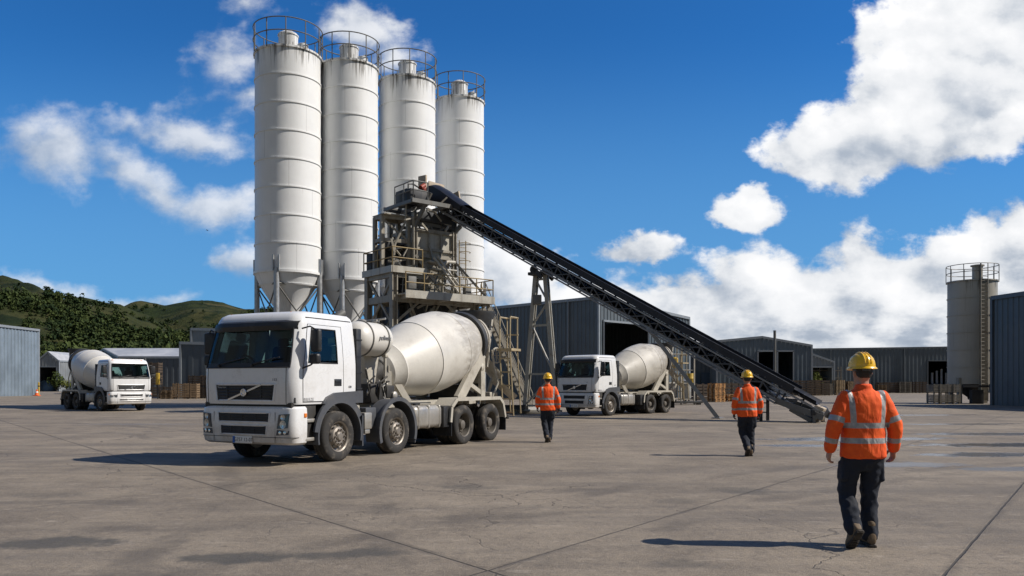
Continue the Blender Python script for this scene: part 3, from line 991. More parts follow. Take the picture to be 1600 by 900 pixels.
def shed(label, corners, wallmat, roofmat, pitch=0.6, depth=0.05, holes=None, ridge=None, trimmat='trim', floor_dark=True, cat='shed', rooflip=0.25):
    """corners: footprint as (x, y, eave height), clockwise seen from above so that each wall's outside is on the right hand.
    holes: {wall index: [(s0, s1, z0, z1)]}; ridge: {wall index: (share, height)} for gable walls"""
    holes, ridge = holes or {}, ridge or {}
    t = thing('shed', label, cat, (corners[0][0], corners[0][1], 0))
    O = Vector((corners[0][0], corners[0][1], 0))
    n = len(corners)
    tm = MB()
    for i in range(n):
        a, b = corners[i], corners[(i + 1) % n]
        mb = MB()
        mb.M = Matrix.Translation(-O)
        ribbed(mb, a, b, a[2], b[2], 0, pitch, depth, holes.get(i, ()), ridge.get(i))
        mb.done('wall', mt[wallmat], t, smooth=None, fix=False)
        d = (Vector(b) - Vector(a))
        d.z = 0
        L = d.length
        d.normalize()
        nr = Vector((d.y, -d.x, 0))
        tm.M = Matrix.Translation(-O)
        # corner flashing, eaves flashing
        tm.box((a[0] + nr.x * .03, a[1] + nr.y * .03, a[2] / 2), (.22, .22, a[2] - .02), 0, (0, 0, math.atan2(d.y, d.x)))
        e0, e1 = Vector(a) + nr * (depth + .06), Vector(b) + nr * (depth + .06)
        if i in ridge:
            k, zz = ridge[i]
            em = Vector((a[0] + (b[0] - a[0]) * k, a[1] + (b[1] - a[1]) * k, zz)) + nr * (depth + .06)
            tm.beam(e0, em, .12, .3)
            tm.beam(em, e1, .12, .3)
        else:
            tm.beam(e0, e1, .12, .3)
        for (s0, s1, z0, z1) in holes.get(i, ()):
            q0, q1 = Vector((a[0], a[1], 0)) + d * s0 + nr * (depth + .03), Vector((a[0], a[1], 0)) + d * s1 + nr * (depth + .03)
            up = Vector((0, 0, 1))
            tm.beam(q0 + up * z0, q0 + up * z1, .16, .16)
            tm.beam(q1 + up * z0, q1 + up * z1, .16, .16)
            tm.beam(q0 + up * z1 - d * .1, q1 + up * z1 + d * .1, .16, .2)
    tm.done('flashing', mt[trimmat], t, smooth=None)
    for i in range(n):
        a, b = Vector(corners[i]), Vector(corners[(i + 1) % n])
        if i in ridge or (b - a).length < 9:
            continue
        L = (b - a).length
        d = ((b - a) * Vector((1, 1, 0))).normalized() if False else Vector((b.x - a.x, b.y - a.y, 0)).normalized()
        nr = Vector((d.y, -d.x, 0))
        for s_ in np.arange(4.0, L - 1, 13.0):
            if any(h0 - .5 < s_ < h1 + .5 for (h0, h1, z0, z1) in holes.get(i, ())):
                continue
            q = Vector((a.x, a.y, 0)) + d * float(s_) + nr * (depth + .1) - O
            zt_ = a.z + (b.z - a.z) * float(s_) / L
            pm = MB()
            pm.tube(q, q + Vector((0, 0, zt_ - .1)), .07, 8)
            pm.done('downpipe', mt[trimmat], t)
    # roof
    rb = MB()
    rb.M = Matrix.Translation(-O)
    V = [Vector(c) + Vector((0, 0, .12)) for c in corners]
    if len(ridge) == 2 and n == 4:
        i, j = sorted(ridge)
        def rp(q):
            a, b = V[q], V[(q + 1) % 4]
            k, zz = ridge[q]
            return Vector((a.x + (b.x - a.x) * k, a.y + (b.y - a.y) * k, zz + .12))
        r1, r2 = rp(i), rp(j)
        quad(rb, V[i], r1, r2, V[(j + 1) % 4])
        quad(rb, r1, V[(i + 1) % 4], V[j], r2)
    else:
        quad(rb, V[0], V[3], V[2], V[1]) if n == 4 else rb.add(V, [tuple(range(n))])
    rb.done('roof', mt[roofmat], t, smooth=None)
    return t


# left edge: blue ribbed shed whose long wall faces the sun
x60 = at(60, 108).x
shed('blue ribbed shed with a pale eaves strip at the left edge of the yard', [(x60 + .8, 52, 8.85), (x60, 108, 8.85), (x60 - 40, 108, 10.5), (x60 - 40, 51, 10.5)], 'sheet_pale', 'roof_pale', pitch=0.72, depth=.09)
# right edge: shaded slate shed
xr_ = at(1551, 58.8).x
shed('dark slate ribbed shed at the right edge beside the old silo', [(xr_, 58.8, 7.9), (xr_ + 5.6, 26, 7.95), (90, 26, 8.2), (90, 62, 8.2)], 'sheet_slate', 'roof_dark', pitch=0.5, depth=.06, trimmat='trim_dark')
# the big shed behind the conveyor; walls at 45 degrees, open bay in the sunlit gable
A = at(935, 80)
ad, bd = Vector((.71, .70, 0)), Vector((-.70, .71, 0))
G = A + ad * 16.4
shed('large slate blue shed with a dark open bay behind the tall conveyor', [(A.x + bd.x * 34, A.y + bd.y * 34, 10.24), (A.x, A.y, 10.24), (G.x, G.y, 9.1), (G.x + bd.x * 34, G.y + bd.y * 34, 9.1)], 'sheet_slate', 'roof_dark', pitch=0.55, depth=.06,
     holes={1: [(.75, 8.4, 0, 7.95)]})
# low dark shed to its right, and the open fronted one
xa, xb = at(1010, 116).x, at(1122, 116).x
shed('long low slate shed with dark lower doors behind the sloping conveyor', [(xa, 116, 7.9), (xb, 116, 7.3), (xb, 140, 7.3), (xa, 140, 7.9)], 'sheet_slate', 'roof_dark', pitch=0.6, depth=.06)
xl, xr = at(1120, 112).x, at(1268, 112).x
shed('gabled shed with two tall dark doorways behind a steel pole', [(xl, 112, 7.55), (xr, 112, 6.95), (xr, 140, 6.95), (xl, 140, 7.55)], 'sheet_blue', 'roof_pale', pitch=0.6, depth=.06,
     ridge={0: (.48, 8.15), 2: (.52, 8.15)}, holes={0: [(5.75, 8.15, 0, 6.2), (8.5, 10.75, 0, 6.2)]})
# far long shed on the right
x0, x1 = at(1262, 141).x, at(1600, 141).x
shed('long far slate shed with a dark doorway beyond the yellow helmet', [(x0, 141, 7.7), (x1, 141, 8.25), (x1, 175, 8.25), (x0, 175, 7.7)], 'sheet_slate', 'roof_dark', pitch=0.7, depth=.06, trimmat='trim_dark',
     holes={0: [(at(1449, 141).x - x0, at(1497, 141).x - x0, 0, 5.7)]})
# small pale gabled lean-to between them
xa, xb = at(1266, 128).x - 3.5, at(1303, 128).x
shed('small pale gabled canopy over storage racks between two sheds', [(xa, 128, 5.1), (xb, 128, 5.1), (xb, 139, 5.1), (xa, 139, 5.1)], 'sheet_grey', 'roof_pale', pitch=.5, depth=.05,
     ridge={0: (.38, 6.7), 2: (.62, 6.7)}, holes={0: [(.25, xb - xa - .3, 0, 4.3)]}, cat='canopy')
# left middle: pale grey building with a lower wing, partly behind the big truck
ya, yb, yc, yd = 92, 88, 118, 168
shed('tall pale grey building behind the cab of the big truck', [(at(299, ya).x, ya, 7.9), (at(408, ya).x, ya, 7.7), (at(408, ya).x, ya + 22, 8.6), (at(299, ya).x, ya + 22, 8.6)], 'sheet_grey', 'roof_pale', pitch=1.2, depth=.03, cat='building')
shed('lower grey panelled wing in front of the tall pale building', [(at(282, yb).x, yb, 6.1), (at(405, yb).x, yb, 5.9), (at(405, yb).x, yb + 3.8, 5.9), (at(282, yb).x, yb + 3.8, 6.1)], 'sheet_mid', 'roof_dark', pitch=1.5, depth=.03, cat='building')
# low shed with a pale roof
shed('low grey shed with a long pale roof behind the far truck', [(at(186, yc).x, yc, 5.5), (at(300, yc).x, yc, 5.5), (at(300, yc + 14).x, yc + 14, 5.5), (at(160, yc + 14).x - 2, yc + 14, 5.5)], 'sheet_mid', 'roof_pale', pitch=.9, depth=.04,
     ridge={1: (.5, 7.0), 3: (.5, 7.0)})
# far small shed with an open dark front
shed('small far shed with an open shadowy front beyond the left truck', [(at(58, yd).x, yd, 6.4), (at(92, yd).x, yd, 6.4), (at(110, yd).x, yd + 10, 6.4), (at(58, yd).x - 3, yd + 10, 6.4)], 'sheet_grey', 'roof_pale', pitch=.7, depth=.05,
     ridge={0: (.5, 8.3), 2: (.5, 8.3)}, holes={0: [(.3, 4.2, 0, 5.2)]})
# ------------------------------------------------------------------ silos
def guard_ring(mb, z, rad, h, n=10, r=.035, a_off=0.0):
    for k in (1.0, .52):
        mb.ring((0, 0, z + h * k), rad, r, n=36, k=6)
    for i in range(n):
        a = 2 * math.pi * i / n + a_off
        mb.tube((rad * math.cos(a), rad * math.sin(a), z - .12), (rad * math.cos(a), rad * math.sin(a), z + h), r, 6)


def silo(X, Y, rad, ztop, zcone, nsec, label, group, leg_turn, mat='silo', cone_h=3.1, guard=1.7, vent_r=.62):
    t = thing('cement_silo', label, 'silo', (X, Y, 0), 0, group)
    sec = (ztop - zcone) / nsec
    mb = MB()
    prof = [(zcone, rad)]
    for i in range(nsec + 1):
        z = zcone + sec * i
        if 0 < i < nsec:
            prof += [(z - .05, rad), (z - .05, rad + .05), (z + .03, rad + .05), (z + .03, rad)]
        elif i == nsec:
            prof += [(z - .12, rad), (z - .12, rad + .09), (z, rad + .09), (z + .02, rad - .05), (z + .35, .3)]
    mb.lathe(prof, n=72, cap0=False)
    mb.done('shell', mt[mat], t, smooth=30)
    mb = MB()
    mb.lathe([(zcone + .06, rad + .09), (zcone - .1, rad + .09), (zcone - .1, rad - .01), (zcone - .75, rad * .86), (zcone - .75, rad * .86 + .06), (zcone - .83, rad * .84 + .06), (zcone - .83, rad * .84), (zcone - cone_h, .32), (zcone - cone_h - .5, .3)], n=56)
    mb.done('hopper_cone', mt[mat], t, smooth=30)
    g = MB()
    guard_ring(g, ztop, rad + .1, guard, 11, .036, .35)
    g.done('guardrail', mt['grey_steel'], t)
    v = MB()
    v.lathe([(ztop, vent_r), (ztop + 1.35, vent_r), (ztop + 1.35, vent_r + .05), (ztop + 1.42, vent_r + .05), (ztop + 1.5, vent_r - .02), (ztop + 1.66, vent_r * .55), (ztop + 1.68, 0.05)], n=28)
    for a in range(0, 360, 45):
        v.box((math.cos(R(a)) * vent_r, math.sin(R(a)) * vent_r, ztop + .6), (.05, .05, .5), 0, (0, 0, R(a)))
    v.done('vent', mt[mat], t, smooth=30)
    h = MB()
    h.lathe([(ztop + .15, .34), (ztop + .5, .34), (ztop + .53, .3)], origin=(rad * .55, -rad * .35, 0), n=20)
    h.tube((rad * .5, -rad * .35, ztop + .55), (rad * .62, -rad * .3, ztop + .75), .03)
    h.done('hatch', mt[mat], t)
    lp = []
    for k in range(4):
        a = R(leg_turn + 90 * k)
        x, y = rad * math.cos(a), rad * math.sin(a)
        l = MB()
        l.tube((x, y, 0), (x, y, zcone + .12), .17, 14)
        tx_, ty_ = -math.sin(a), math.cos(a)
        for s_ in (-1, 1):
            l.box((x + tx_ * .19 * s_, y + ty_ * .19 * s_, zcone + .45), (.06, .34, 1.0), 0, (0, 0, a + R(90)))
        l.box((x, y, .03), (.6, .6, .06))
        l.done('leg', mt['galv'], t)
        lp.append((x, y))
    b = MB()
    for k in range(4):
        p, q = lp[k], lp[(k + 1) % 4]
        for z in (zcone - .8, 4.2):
            b.tube((*p, z), (*q, z), .07, 6)
        b.tube((*p, zcone - .8), (*q, 4.2), .05, 6)
        b.tube((*q, zcone - .8), (*p, 4.2), .05, 6)
        b.tube((*p, 4.2), (*q, .4), .05, 6)
        b.tube((*q, 4.2), (*p, .4), .05, 6)
    b.done('brace', mt['grey_steel'], t)
    o = MB()
    zz = zcone - cone_h - .5
    o.lathe([(zz, .34), (zz - .35, .34), (zz - .4, .2), (zz - .9, .2)], n=18)
    o.box((.35, 0, zz - .2), (.5, .3, .3), .04)
    o.done('valve', mt['dark_steel'], t)
    return t


GS = 'row of tall white cement silos'
silo(-14.63, 52.05, 2.09, 22.9, 8.72, 8, 'tall white silo with black rain streaks under its rim, nearest of the row', GS, -94)
silo(-11.05, 54.0, 1.93, 22.9, 8.5, 8, 'white silo second from the streaked one, tower shadow across it', GS, -92)
s3 = silo(-7.45, 56.7, 1.98, 22.9, 8.4, 8, 'white silo rising behind the batching tower, blue fill pipe on its flank', GS, -100)
silo(-3.99, 60.5, 1.85, 22.9, 8.3, 8, 'white silo at the far end of the row, beside the conveyor head', GS, -95)
p = MB()
p.pipe([(-2.02, -.55, 24.0), (-2.12, -.6, 23.2), (-2.15, -.65, 12), (-2.15, -.65, 3), (-2.2, -.9, 2.0)], .07, 8)
for z in range(4, 23, 2):
    p.box((-2.05, -.62, z), (.22, .1, .12))
p.done('fill_pipe', mt['blue_pipe'], s3)

# old stained silo at the right
t = thing('old_silo', 'old cream silo with a rusty caged ladder and dark stains beside the slate shed', 'silo', (at(1519, 64.5).x, 64.5, 0))
r_, zt, zc = 1.78, 9.85, 1.55
mb = MB()
prof = [(zc, r_)]
for i in range(1, 7):
    z = zc + (zt - zc) * i / 6.0
    prof += [(z - .05, r_), (z - .05, r_ + .05), (z + .02, r_ + .05), (z + .02, r_)] if i < 6 else [(z - .1, r_), (z - .1, r_ + .1), (z, r_ + .1), (z + .02, r_ - .1), (z + .15, .2)]
mb.lathe(prof, n=64, cap0=False)
mb.done('shell', mt['silo_old'], t, smooth=30)
mb = MB()
mb.lathe([(zc, r_ - .02), (.5, .35), (.3, .3)], n=40)
mb.done('hopper_cone', mt['dark_steel'], t)
g = MB()
guard_ring(g, zt, r_ + .08, 1.25, 10, .03, .1)
g.done('guardrail', mt['grey_steel'], t)
v = MB()
v.lathe([(zt, .38), (zt + 1.1, .38), (zt + 1.1, .5), (zt + 1.2, .5), (zt + 1.24, .3)], origin=(-.1, -.9, 0), n=22)
v.done('vent', mt['silo_old'], t)
l = MB()
l.bx(-.42, .12, -r_ - .06, -r_ + .25, .3, zt + .02)
l.done('ladder_backing', mt['rusty_plate'] if False else M('stained_ladder_panel', (0.21, 0.185, 0.14), .8, var=.25, scale=2, dirt=(.1, .08, .055), damt=.7), t)
l = MB()
for x in (-.42, .12):
    l.tube((x, -r_ - .16, .2), (x, -r_ - .16, zt + 1.2), .035, 6)
z = .4
while z < zt + 1:
    l.tube((-.42, -r_ - .16, z), (.12, -r_ - .16, z), .018, 5)
    z += .3
l.done('ladder', mt['tower_steel'], t)
for a in (-150, -60, 30, 120):
    l = MB()
    l.beam((r_ * math.cos(R(a)), r_ * math.sin(R(a)), 0), (r_ * math.cos(R(a)), r_ * math.sin(R(a)), zc + .5), .3, .3)
    l.done('leg', mt['tower_steel'], t)
l = MB()
l.bx(-r_ - .1, r_ + .3, -r_ - .35, -r_ - .22, zc - .25, zc - .08)
l.tube((.9, -r_ - .5, 0), (.75, -r_ - .5, 2.1), .09, 8)
l.tube((.75, -r_ - .5, 2.1), (.55, -r_ - .4, 2.5), .09, 8)
l.bx(-1.2, -.3, -r_ - .3, -r_ + .1, 0, 1.1)
l.bx(.9, 1.7, -r_ - .2, -r_ + .3, .3, 1.2)
l.done('outlet_works', mt['dark_steel'], t)

# ------------------------------------------------------------------ batching tower
TK = Vector((-6.25, 42.0, 0))
T_ANG = math.atan2(.62, .78)
tw = thing('batching_tower', 'rusty steel concrete batching tower with decks, rails and a grey hopper', 'batching tower', TK, T_ANG)


def loc_of(world):
    d = Vector(world) - TK
    c, s = math.cos(T_ANG), math.sin(T_ANG)
    return Vector((d.x * c + d.y * s, -d.x * s + d.y * c, d.z))


def rail(mb, pts, h=1.1, step=1.25, r=.032, z_list=(1.0, .52), toe=None):
    pts = [Vector(p) for p in pts]
    for a, b in zip(pts, pts[1:]):
        L = (b - a).length
        n = max(1, round(L / step))
        for k in z_list:
            mb.tube(a + Vector((0, 0, h * k)), b + Vector((0, 0, h * k)), r, 6)
        for i in range(n + 1):
            q = a.lerp(b, i / n)
            mb.tube(q, q + Vector((0, 0, h)), r, 6)


Z1, Z2 = 6.3, 7.64
LEGS = [(0, 0, 12.0 * 0 + Z2), (0, 2.75, Z2), (5.35, 0.1, Z1), (5.35, 4.6, Z1), (2.6, 4.6, Z1), (1.6, 4.6, Z1), (2.75, 1.6, Z1)]
for (x, y, z) in LEGS:
    m_ = MB()
    m_.hbeam((x, y, 0), (x, y, z), .34, .34, .06)
    m_.box((x, y, .04), (.7, .7, .08))
    m_.done('leg', mt['tower_steel'], tw, smooth=None)
m_ = MB()
for (z, w) in ((Z1 - .2, .36), (3.2, .24)):
    for a, b in (((0, 0), (5.35, .1)), ((5.35, .1), (5.35, 4.6)), ((5.35, 4.6), (1.6, 4.6)), ((0, 2.75), (0, 0)), ((0, 2.75), (2.6, 2.75)), ((2.6, 0), (2.6, 4.6))):
        m_.beam((*a, z), (*b, z), .2, w)
m_.beam((0, 0, Z2 - .25), (0, 2.9, Z2 - .25), .22, .34)
m_.beam((0, 0, Z2 - .25), (1.9, 0, Z2 - .25), .22, .34)
m_.beam((0, 2.75, 4.6), (0, 0, 4.6), .14, .14)
for a, b in (((0, .1, Z2 - .4), (0, 2.65, 4.7)), ((0, 2.65, Z2 - .4), (0, .1, 4.7)), ((0, .1, 4.5), (0, 2.65, .6)), ((0, 2.65, 4.5), (0, .1, .6)),
             ((0, .05, 4.7), (1.6, .05, Z1 - .3)), ((5.35, .1, 4.4), (3.4, .1, Z1 - .3)), ((2.75, 1.6, 4.2), (1.2, .3, Z1 - .3)), ((2.75, 1.6, 4.2), (4.3, .3, Z1 - .3)),
             ((5.35, .2, 3), (5.35, 4.5, Z1 - .3)), ((5.35, 4.5, 3), (5.35, .2, Z1 - .3)), ((1.7, 4.6, 3), (2.5, 4.6, Z1 - .3)), ((2.7, 4.6, Z1 - .3), (5.3, 4.6, 3))):
    m_.beam(a, b, .1, .13)
m_.done('bracing', mt['tower_steel'], tw, smooth=None)
# decks
m_ = MB()
m_.bx(.15, 5.95, -.95, 2.9, Z1 - .05, Z1 + .02)
m_.bx(1.5, 5.95, 2.9, 4.9, Z1 - .05, Z1 + .02)
m_.bx(.15, 5.95, -1.0, -.93, Z1 - .24, Z1 + .17)
m_.bx(5.93, 6.0, -.95, 3.0, Z1 - .24, Z1 + .17)
for x in (.4, 1.6, 2.8, 4.0, 5.2, 5.85):
    m_.bx(x, x + .1, -.93, 0, Z1 - .24, Z1 - .05)
m_.done('deck', mt['tower_plate'], tw, smooth=None)
m_ = MB()
m_.bx(-.2, 1.9, -.2, 3.0, Z2 - .05, Z2 + .03)
m_.bx(-.27, -.2, -.25, 3.0, Z2 - .2, Z2 + .15)
m_.bx(-.2, 1.9, -.27, -.2, Z2 - .2, Z2 + .15)
m_.done('upper_deck', mt['tower_plate'], tw, smooth=None)
m_ = MB()
rail(m_, [(.2, -.9, Z1), (5.9, -.9, Z1), (5.9, 2.4, Z1)], 1.12)
rail(m_, [(1.7, -.15, Z2), (-.18, -.18, Z2), (-.18, 2.95, Z2), (1.4, 2.95, Z2)], 1.15, 1.35)
m_.done('handrail', mt['rail_yellow'], tw)
# weigh hopper with its taper and stiffeners
m_ = MB()
hx0, hx1, hy0, hy1 = 1.75, 4.1, .6, 3.2
m_.bx(hx0, hx1, hy0, hy1, 8.75, 10.05)
cxh, cyh = 3.3, 1.7
def frust(mb, r0, z0, r1, z1):
    (a0, b0, c0, d0), (a1, b1, c1, d1) = r0, r1
    mb.add([(a0, c0, z0), (b0, c0, z0), (b0, d0, z0), (a0, d0, z0), (a1, c1, z1), (b1, c1, z1), (b1, d1, z1), (a1, d1, z1)],
           [(0, 3, 2, 1), (4, 5, 6, 7), (0, 1, 5, 4), (1, 2, 6, 5), (2, 3, 7, 6), (3, 0, 4, 7)])
frust(m_, (hx0 + .02, hx1 - .02, hy0 + .02, hy1 - .02), 8.75, (2.9, 3.9, 1.0, 2.2), 6.9)
frust(m_, (2.95, 3.85, 1.05, 2.15), 6.9, (3.0, 3.8, 1.1, 2.1), Z1 + .05)
m_.done('hopper', mt['tower_plate'], tw, smooth=None)
m_ = MB()
for z, w in ((10.0, .2), (8.98, .14), (8.62, .2)):
    m_.beam((hx0 - .1, hy0 - .06, z), (hx1 + .1, hy0 - .06, z), .12, w)
    m_.beam((hx0 - .06, hy0, z), (hx0 - .06, hy1, z), .12, w)
    m_.beam((hx1 + .06, hy0, z), (hx1 + .06, hy1, z), .12, w)
for x in (hx0, hx0 + .8, hx0 + 1.6, hx1):
    m_.beam((x, hy0 - .05, 8.7), (x, hy0 - .05, 10.0), .09, .1)
for x, y in ((hx0 - .12, hy0 - .05), (hx1 + .12, hy0 - .05), (hx0 - .12, hy1), (hx1 + .12, hy1)):
    m_.hbeam((x, y, Z1), (x, y, 10.9), .24, .24, .05)
m_.beam((hx0 - .1, hy0 - .1, 8.6), (3.05, -.05, Z1 + .3), .2, .16)
m_.beam((hx1 + .1, hy0 - .1, 8.5), (5.55, -.8, Z1 + .1), .13, .13)
m_.done('hopper_frame', mt['tower_steel'], tw, smooth=None)
# pale pipes and chutes under the hopper, caught by the sun
m_ = MB()
for i in range(5):
    z = 8.2 - i * .36
    x = 2.3 + i * .22
    m_.box((x + .35, .25, z), (.75, .5, .07), 0, (0, R(12), 0))
m_.pipe([(2.5, .0, 8.5), (2.9, -.1, 8.0), (3.9, -.2, 6.9), (4.0, -.2, 6.5)], .07, 8)
m_.pipe([(2.75, .0, 8.6), (3.1, -.1, 8.1), (4.1, -.2, 7.0), (4.15, -.2, 6.5)], .06, 8)
m_.pipe([(2.9, .1, 8.0), (3.5, .1, 8.35), (4.1, .3, 8.4)], .09, 8)
m_.pipe([(3.0, -.1, 6.5), (3.0, -.1, 6.9), (3.3, -.2, 7.05), (3.8, -.2, 6.9), (4.0, -.25, 6.6)], .07, 8)
m_.pipe([(3.3, .1, 7.9), (4.1, .1, 7.9)], .05, 6)
m_.pipe([(3.3, .1, 7.5), (4.1, .1, 7.45)], .05, 6)
m_.done('chute_pipes', mt['cream'], tw)
# left hand frame with cabinets
m_ = MB()
for (x, y) in ((.0, 1.2), (1.45, .9), (.0, 2.0), (1.45, 2.0)):
    m_.beam((x, y, Z2), (x, y, 10.65 if y < 3 or x < 1 else 11.0), .2, .2)
for z in (10.6, 9.35):
    for a, b in (((.0, 1.2), (1.45, .9)), ((.0, 1.2), (.0, 2.0)), ((.0, 2.0), (1.45, 2.0)), ((1.45, .9), (1.45, 2.0))):
        m_.beam((*a, z), (*b, z), .16, .2)
m_.beam((0, 1.2, 10.5), (1.4, .9, 9.4), .1, .1)
m_.pipe([(.35, .7, Z2 + .1), (.55, .8, 9.1), (1.15, .7, 10.4), (1.2, .7, 11.6), (1.7, .7, 11.6)], .06, 6)
m_.bx(-.1, 1.55, .8, 2.1, 10.68, 10.74)
m_.done('side_frame', mt['tower_steel'], tw, smooth=None)
m_ = MB()
m_.box((.75, 1.9, 8.5), (.9, .8, 1.5), .03)
m_.box((.5, 1.3, 9.1), (.5, .5, .5), .03, (0, .4, 0))
m_.box((.9, 1.1, 8.95), (1.0, .5, .08), 0, (0, -.25, 0))
m_.lathe([(0, .28), (.9, .28)], origin=(.4, 1.15, 8.15), axis=(1, .1, 0), n=16)
m_.lathe([(0, .2), (.5, .2)], origin=(1.35, 1.2, 8.3), axis=(0, 0, 1), n=14)
m_.box((.2, 2.6, 8.2), (.5, .6, 1.1), .03)
m_.done('drive_unit', mt['dark_steel'], tw)
# head house above the hopper
m_ = MB()
for a, b in (((hx0 - .15, .55, 10.1), (2.1, -.35, 11.9)), ((hx1 + .15, .55, 10.1), (4.9, -.2, 11.3)), ((hx0 - .15, 3.2, 10.1), (2.1, 2.6, 11.9)), ((hx1 + .15, 3.2, 10.1), (4.6, 2.6, 11.6))):
    m_.beam(a, b, .17, .17)
for y in (-.35, 2.6):
    m_.beam((.9, y, 11.35), (4.9, y, 11.3), .16, .22)
for x in (.95, 2.0, 3.2, 4.4):
    m_.beam((x, -.35, 11.32), (x, 2.6, 11.32), .14, .18)
for z in (10.45, 10.85):
    m_.beam((1.6, .6, z), (4.4, .6, z - .15), .12, .16)
    m_.beam((1.6, 2.4, z), (4.4, 2.4, z - .15), .12, .16)
for x in (1.7, 2.5, 3.4, 4.2):
    m_.beam((x, .6, 10.1), (x, .6, 11.3), .12, .12)
    m_.beam((x + .3, .6, 10.1), (x - .2, .6, 11.2), .08, .08)
m_.pipe([(1.2, .5, 11.4), (1.2, .5, 12.4), (1.5, .5, 12.45), (1.9, .5, 12.3)], .05, 6)
m_.done('head_frame', mt['grey_steel'], tw, smooth=None)
m_ = MB()
m_.box((1.5, .6, 11.75), (.75, .9, .75), .05)
m_.box((1.9, 1.3, 11.8), (1.4, 1.2, .85), .05)
m_.lathe([(0, .33), (.9, .33), (.95, .22)], origin=(1.35, 1.7, 11.9), axis=(1, 0, 0), n=18)
m_.box((2.9, 1.1, 10.75), (2.0, 1.5, .55), .05)
m_.box((3.9, 1.0, 10.6), (.8, 1.2, .7), .05, (0, .3, 0))
m_.done('gearbox', mt['dark_steel'], tw)
m_ = MB()
m_.lathe([(0, .13), (.34, .13), (.36, .08)], origin=(1.9, .35, 12.28), axis=(.8, .2, .5), n=14)
m_.box((2.15, .4, 12.25), (.2, .16, .2), .03)
m_.done('drive_motor', mt['red_paint'], tw)
m_ = MB()
rail(m_, [(1.9, -.35, 11.4), (1.0, -.35, 11.4), (1.0, 1.6, 11.4)], 1.0, 1.0)
m_.done('head_rail', mt['grey_steel'], tw)
# mixer slung under the deck, and dark boxes added in place of shade
m_ = MB()
m_.lathe([(0, .5), (.1, .95), (2.3, .95), (2.4, .5)], origin=(1.9, 2.0, 4.75), axis=(1, 0, 0), n=24)
m_.box((3.1, 2.0, 5.6), (2.2, 1.6, 1.1), .05)
m_.bx(1.7, 5.0, 2.3, 4.3, 3.5, 6.05, .04)  # dark box added to stand in for the shade between the legs
m_.bx(2.0, 4.6, 3.25, 4.5, Z1 + .05, 9.7, .04)  # dark box added behind the hopper in place of shade
m_.bx(.95, 1.6, 2.0, 2.9, Z2 + .05, 9.6, .04)
m_.box((1.0, 2.1, 4.4), (1.0, 1.2, 1.0), .05)
m_.box((4.7, 2.4, 5.3), (.8, 1.4, 1.4), .05)
frust(m_, (2.4, 3.8, 1.3, 2.7), 4.1, (2.9, 3.4, 1.7, 2.3), 3.4)
m_.done('mixer', mt['dark_steel'], tw)  # holds the mixer and the added shade boxes
m_ = MB()
for x in (1.2, 2.2, 3.3, 4.5):
    m_.pipe([(x, .6, Z1 - .3), (x + .1, .5, 5.2), (x + .35, .7, 4.7), (x + .6, 1.2, 4.6)], .045, 6)
m_.done('hose', mt['black_plastic'], tw)
rp = random.Random(11)


def loose_brace(a_, dx, dy, dz0, dz1, ws):
    b_ = a_ + Vector((rp.uniform(-dx, dx), rp.uniform(-dy, dy), rp.uniform(dz0, dz1)))
    q_ = MB()
    q_.beam(a_, b_, rp.choice(ws), rp.choice(ws))
    q_.done('brace', mt['tower_steel'], tw, smooth=None)


for i in range(22):
    a_ = Vector((rp.uniform(.2, 4.6), rp.uniform(.15, 1.4), rp.uniform(6.6, 9.6)))
    if not (hx0 - .1 < a_.x < hx1 + .1 and a_.z > 8.5):
        loose_brace(a_, 1, .3, -.6, .8, (.05, .08, .11))
for i in range(14):
    loose_brace(Vector((rp.uniform(1.6, 4.6), rp.uniform(-.2, .6), rp.uniform(10.2, 11.4))), .9, .3, -.4, .5, (.05, .08, .11))
for i in range(16):
    loose_brace(Vector((rp.uniform(.3, 5.2), rp.uniform(.2, 1.2), rp.uniform(4.2, 6.0))), 1.1, .3, -.7, .7, (.06, .09, .13))
m_ = MB()
for i in range(9):
    x = .6 + i * .5
    m_.pipe([(x, .1, Z1 + .1), (x + rp.uniform(-.2, .2), .0, Z1 + rp.uniform(.5, .9)), (x + rp.uniform(-.3, .4), .1, Z1 + rp.uniform(1.0, 1.7)), (x + rp.uniform(-.4, .5), .5, Z1 + rp.uniform(1.6, 2.2))], .035, 6)
m_.box((1.0, -.1, Z1 + .55), (.5, .35, .9), .02)
m_.box((4.6, -.2, Z1 + .4), (.4, .3, .7), .02)
m_.done('pipework', mt['grey_steel'], tw)
# caged ladder and the steep stair down to the yard
m_ = MB()
for x in (4.45, 4.9):
    m_.tube((x, .35, Z1), (x, .35, 9.7), .03, 6)
z = Z1 + .3
while z < 9.6:
    m_.tube((4.45, .35, z), (4.9, .35, z), .018, 5)
    z += .3
for z in (8.5, 9.0, 9.5):
    m_.ring((4.68, .2, z), .36, .02, n=14, k=4, a0=180, a1=360)
m_.done('ladder', mt['rail_yellow'], tw)
e0, e1 = loc_of((-1.65, 45.5, Z1)), loc_of((1.05, 46.6, .02))
m_ = MB()
sd = (e1 - e0)
sn = Vector((-sd.y, sd.x, 0)).normalized() * .38
for s_ in (-1, 1):
    m_.beam(e0 + sn * s_, e1 + sn * s_, .06, .2)
    for k in (0, .25, .5, .75, 1):
        q = e0 + sd * k + sn * s_
        m_.tube(q, q + Vector((0, 0, 1.0)), .025, 6)
    m_.tube(e0 + sn * s_ + Vector((0, 0, 1)), e1 + sn * s_ + Vector((0, 0, 1)), .03, 6)
    m_.tube(e0 + sn * s_ + Vector((0, 0, .5)), e1 + sn * s_ + Vector((0, 0, .5)), .02, 6)
n = 22
for i in range(1, n):
    q = e0 + sd * (i / n)
    m_.box(q, (.22, .74, .03), 0, (0, 0, math.atan2(sd.y, sd.x)))
m_.done('stair', mt['tower_steel'], tw)

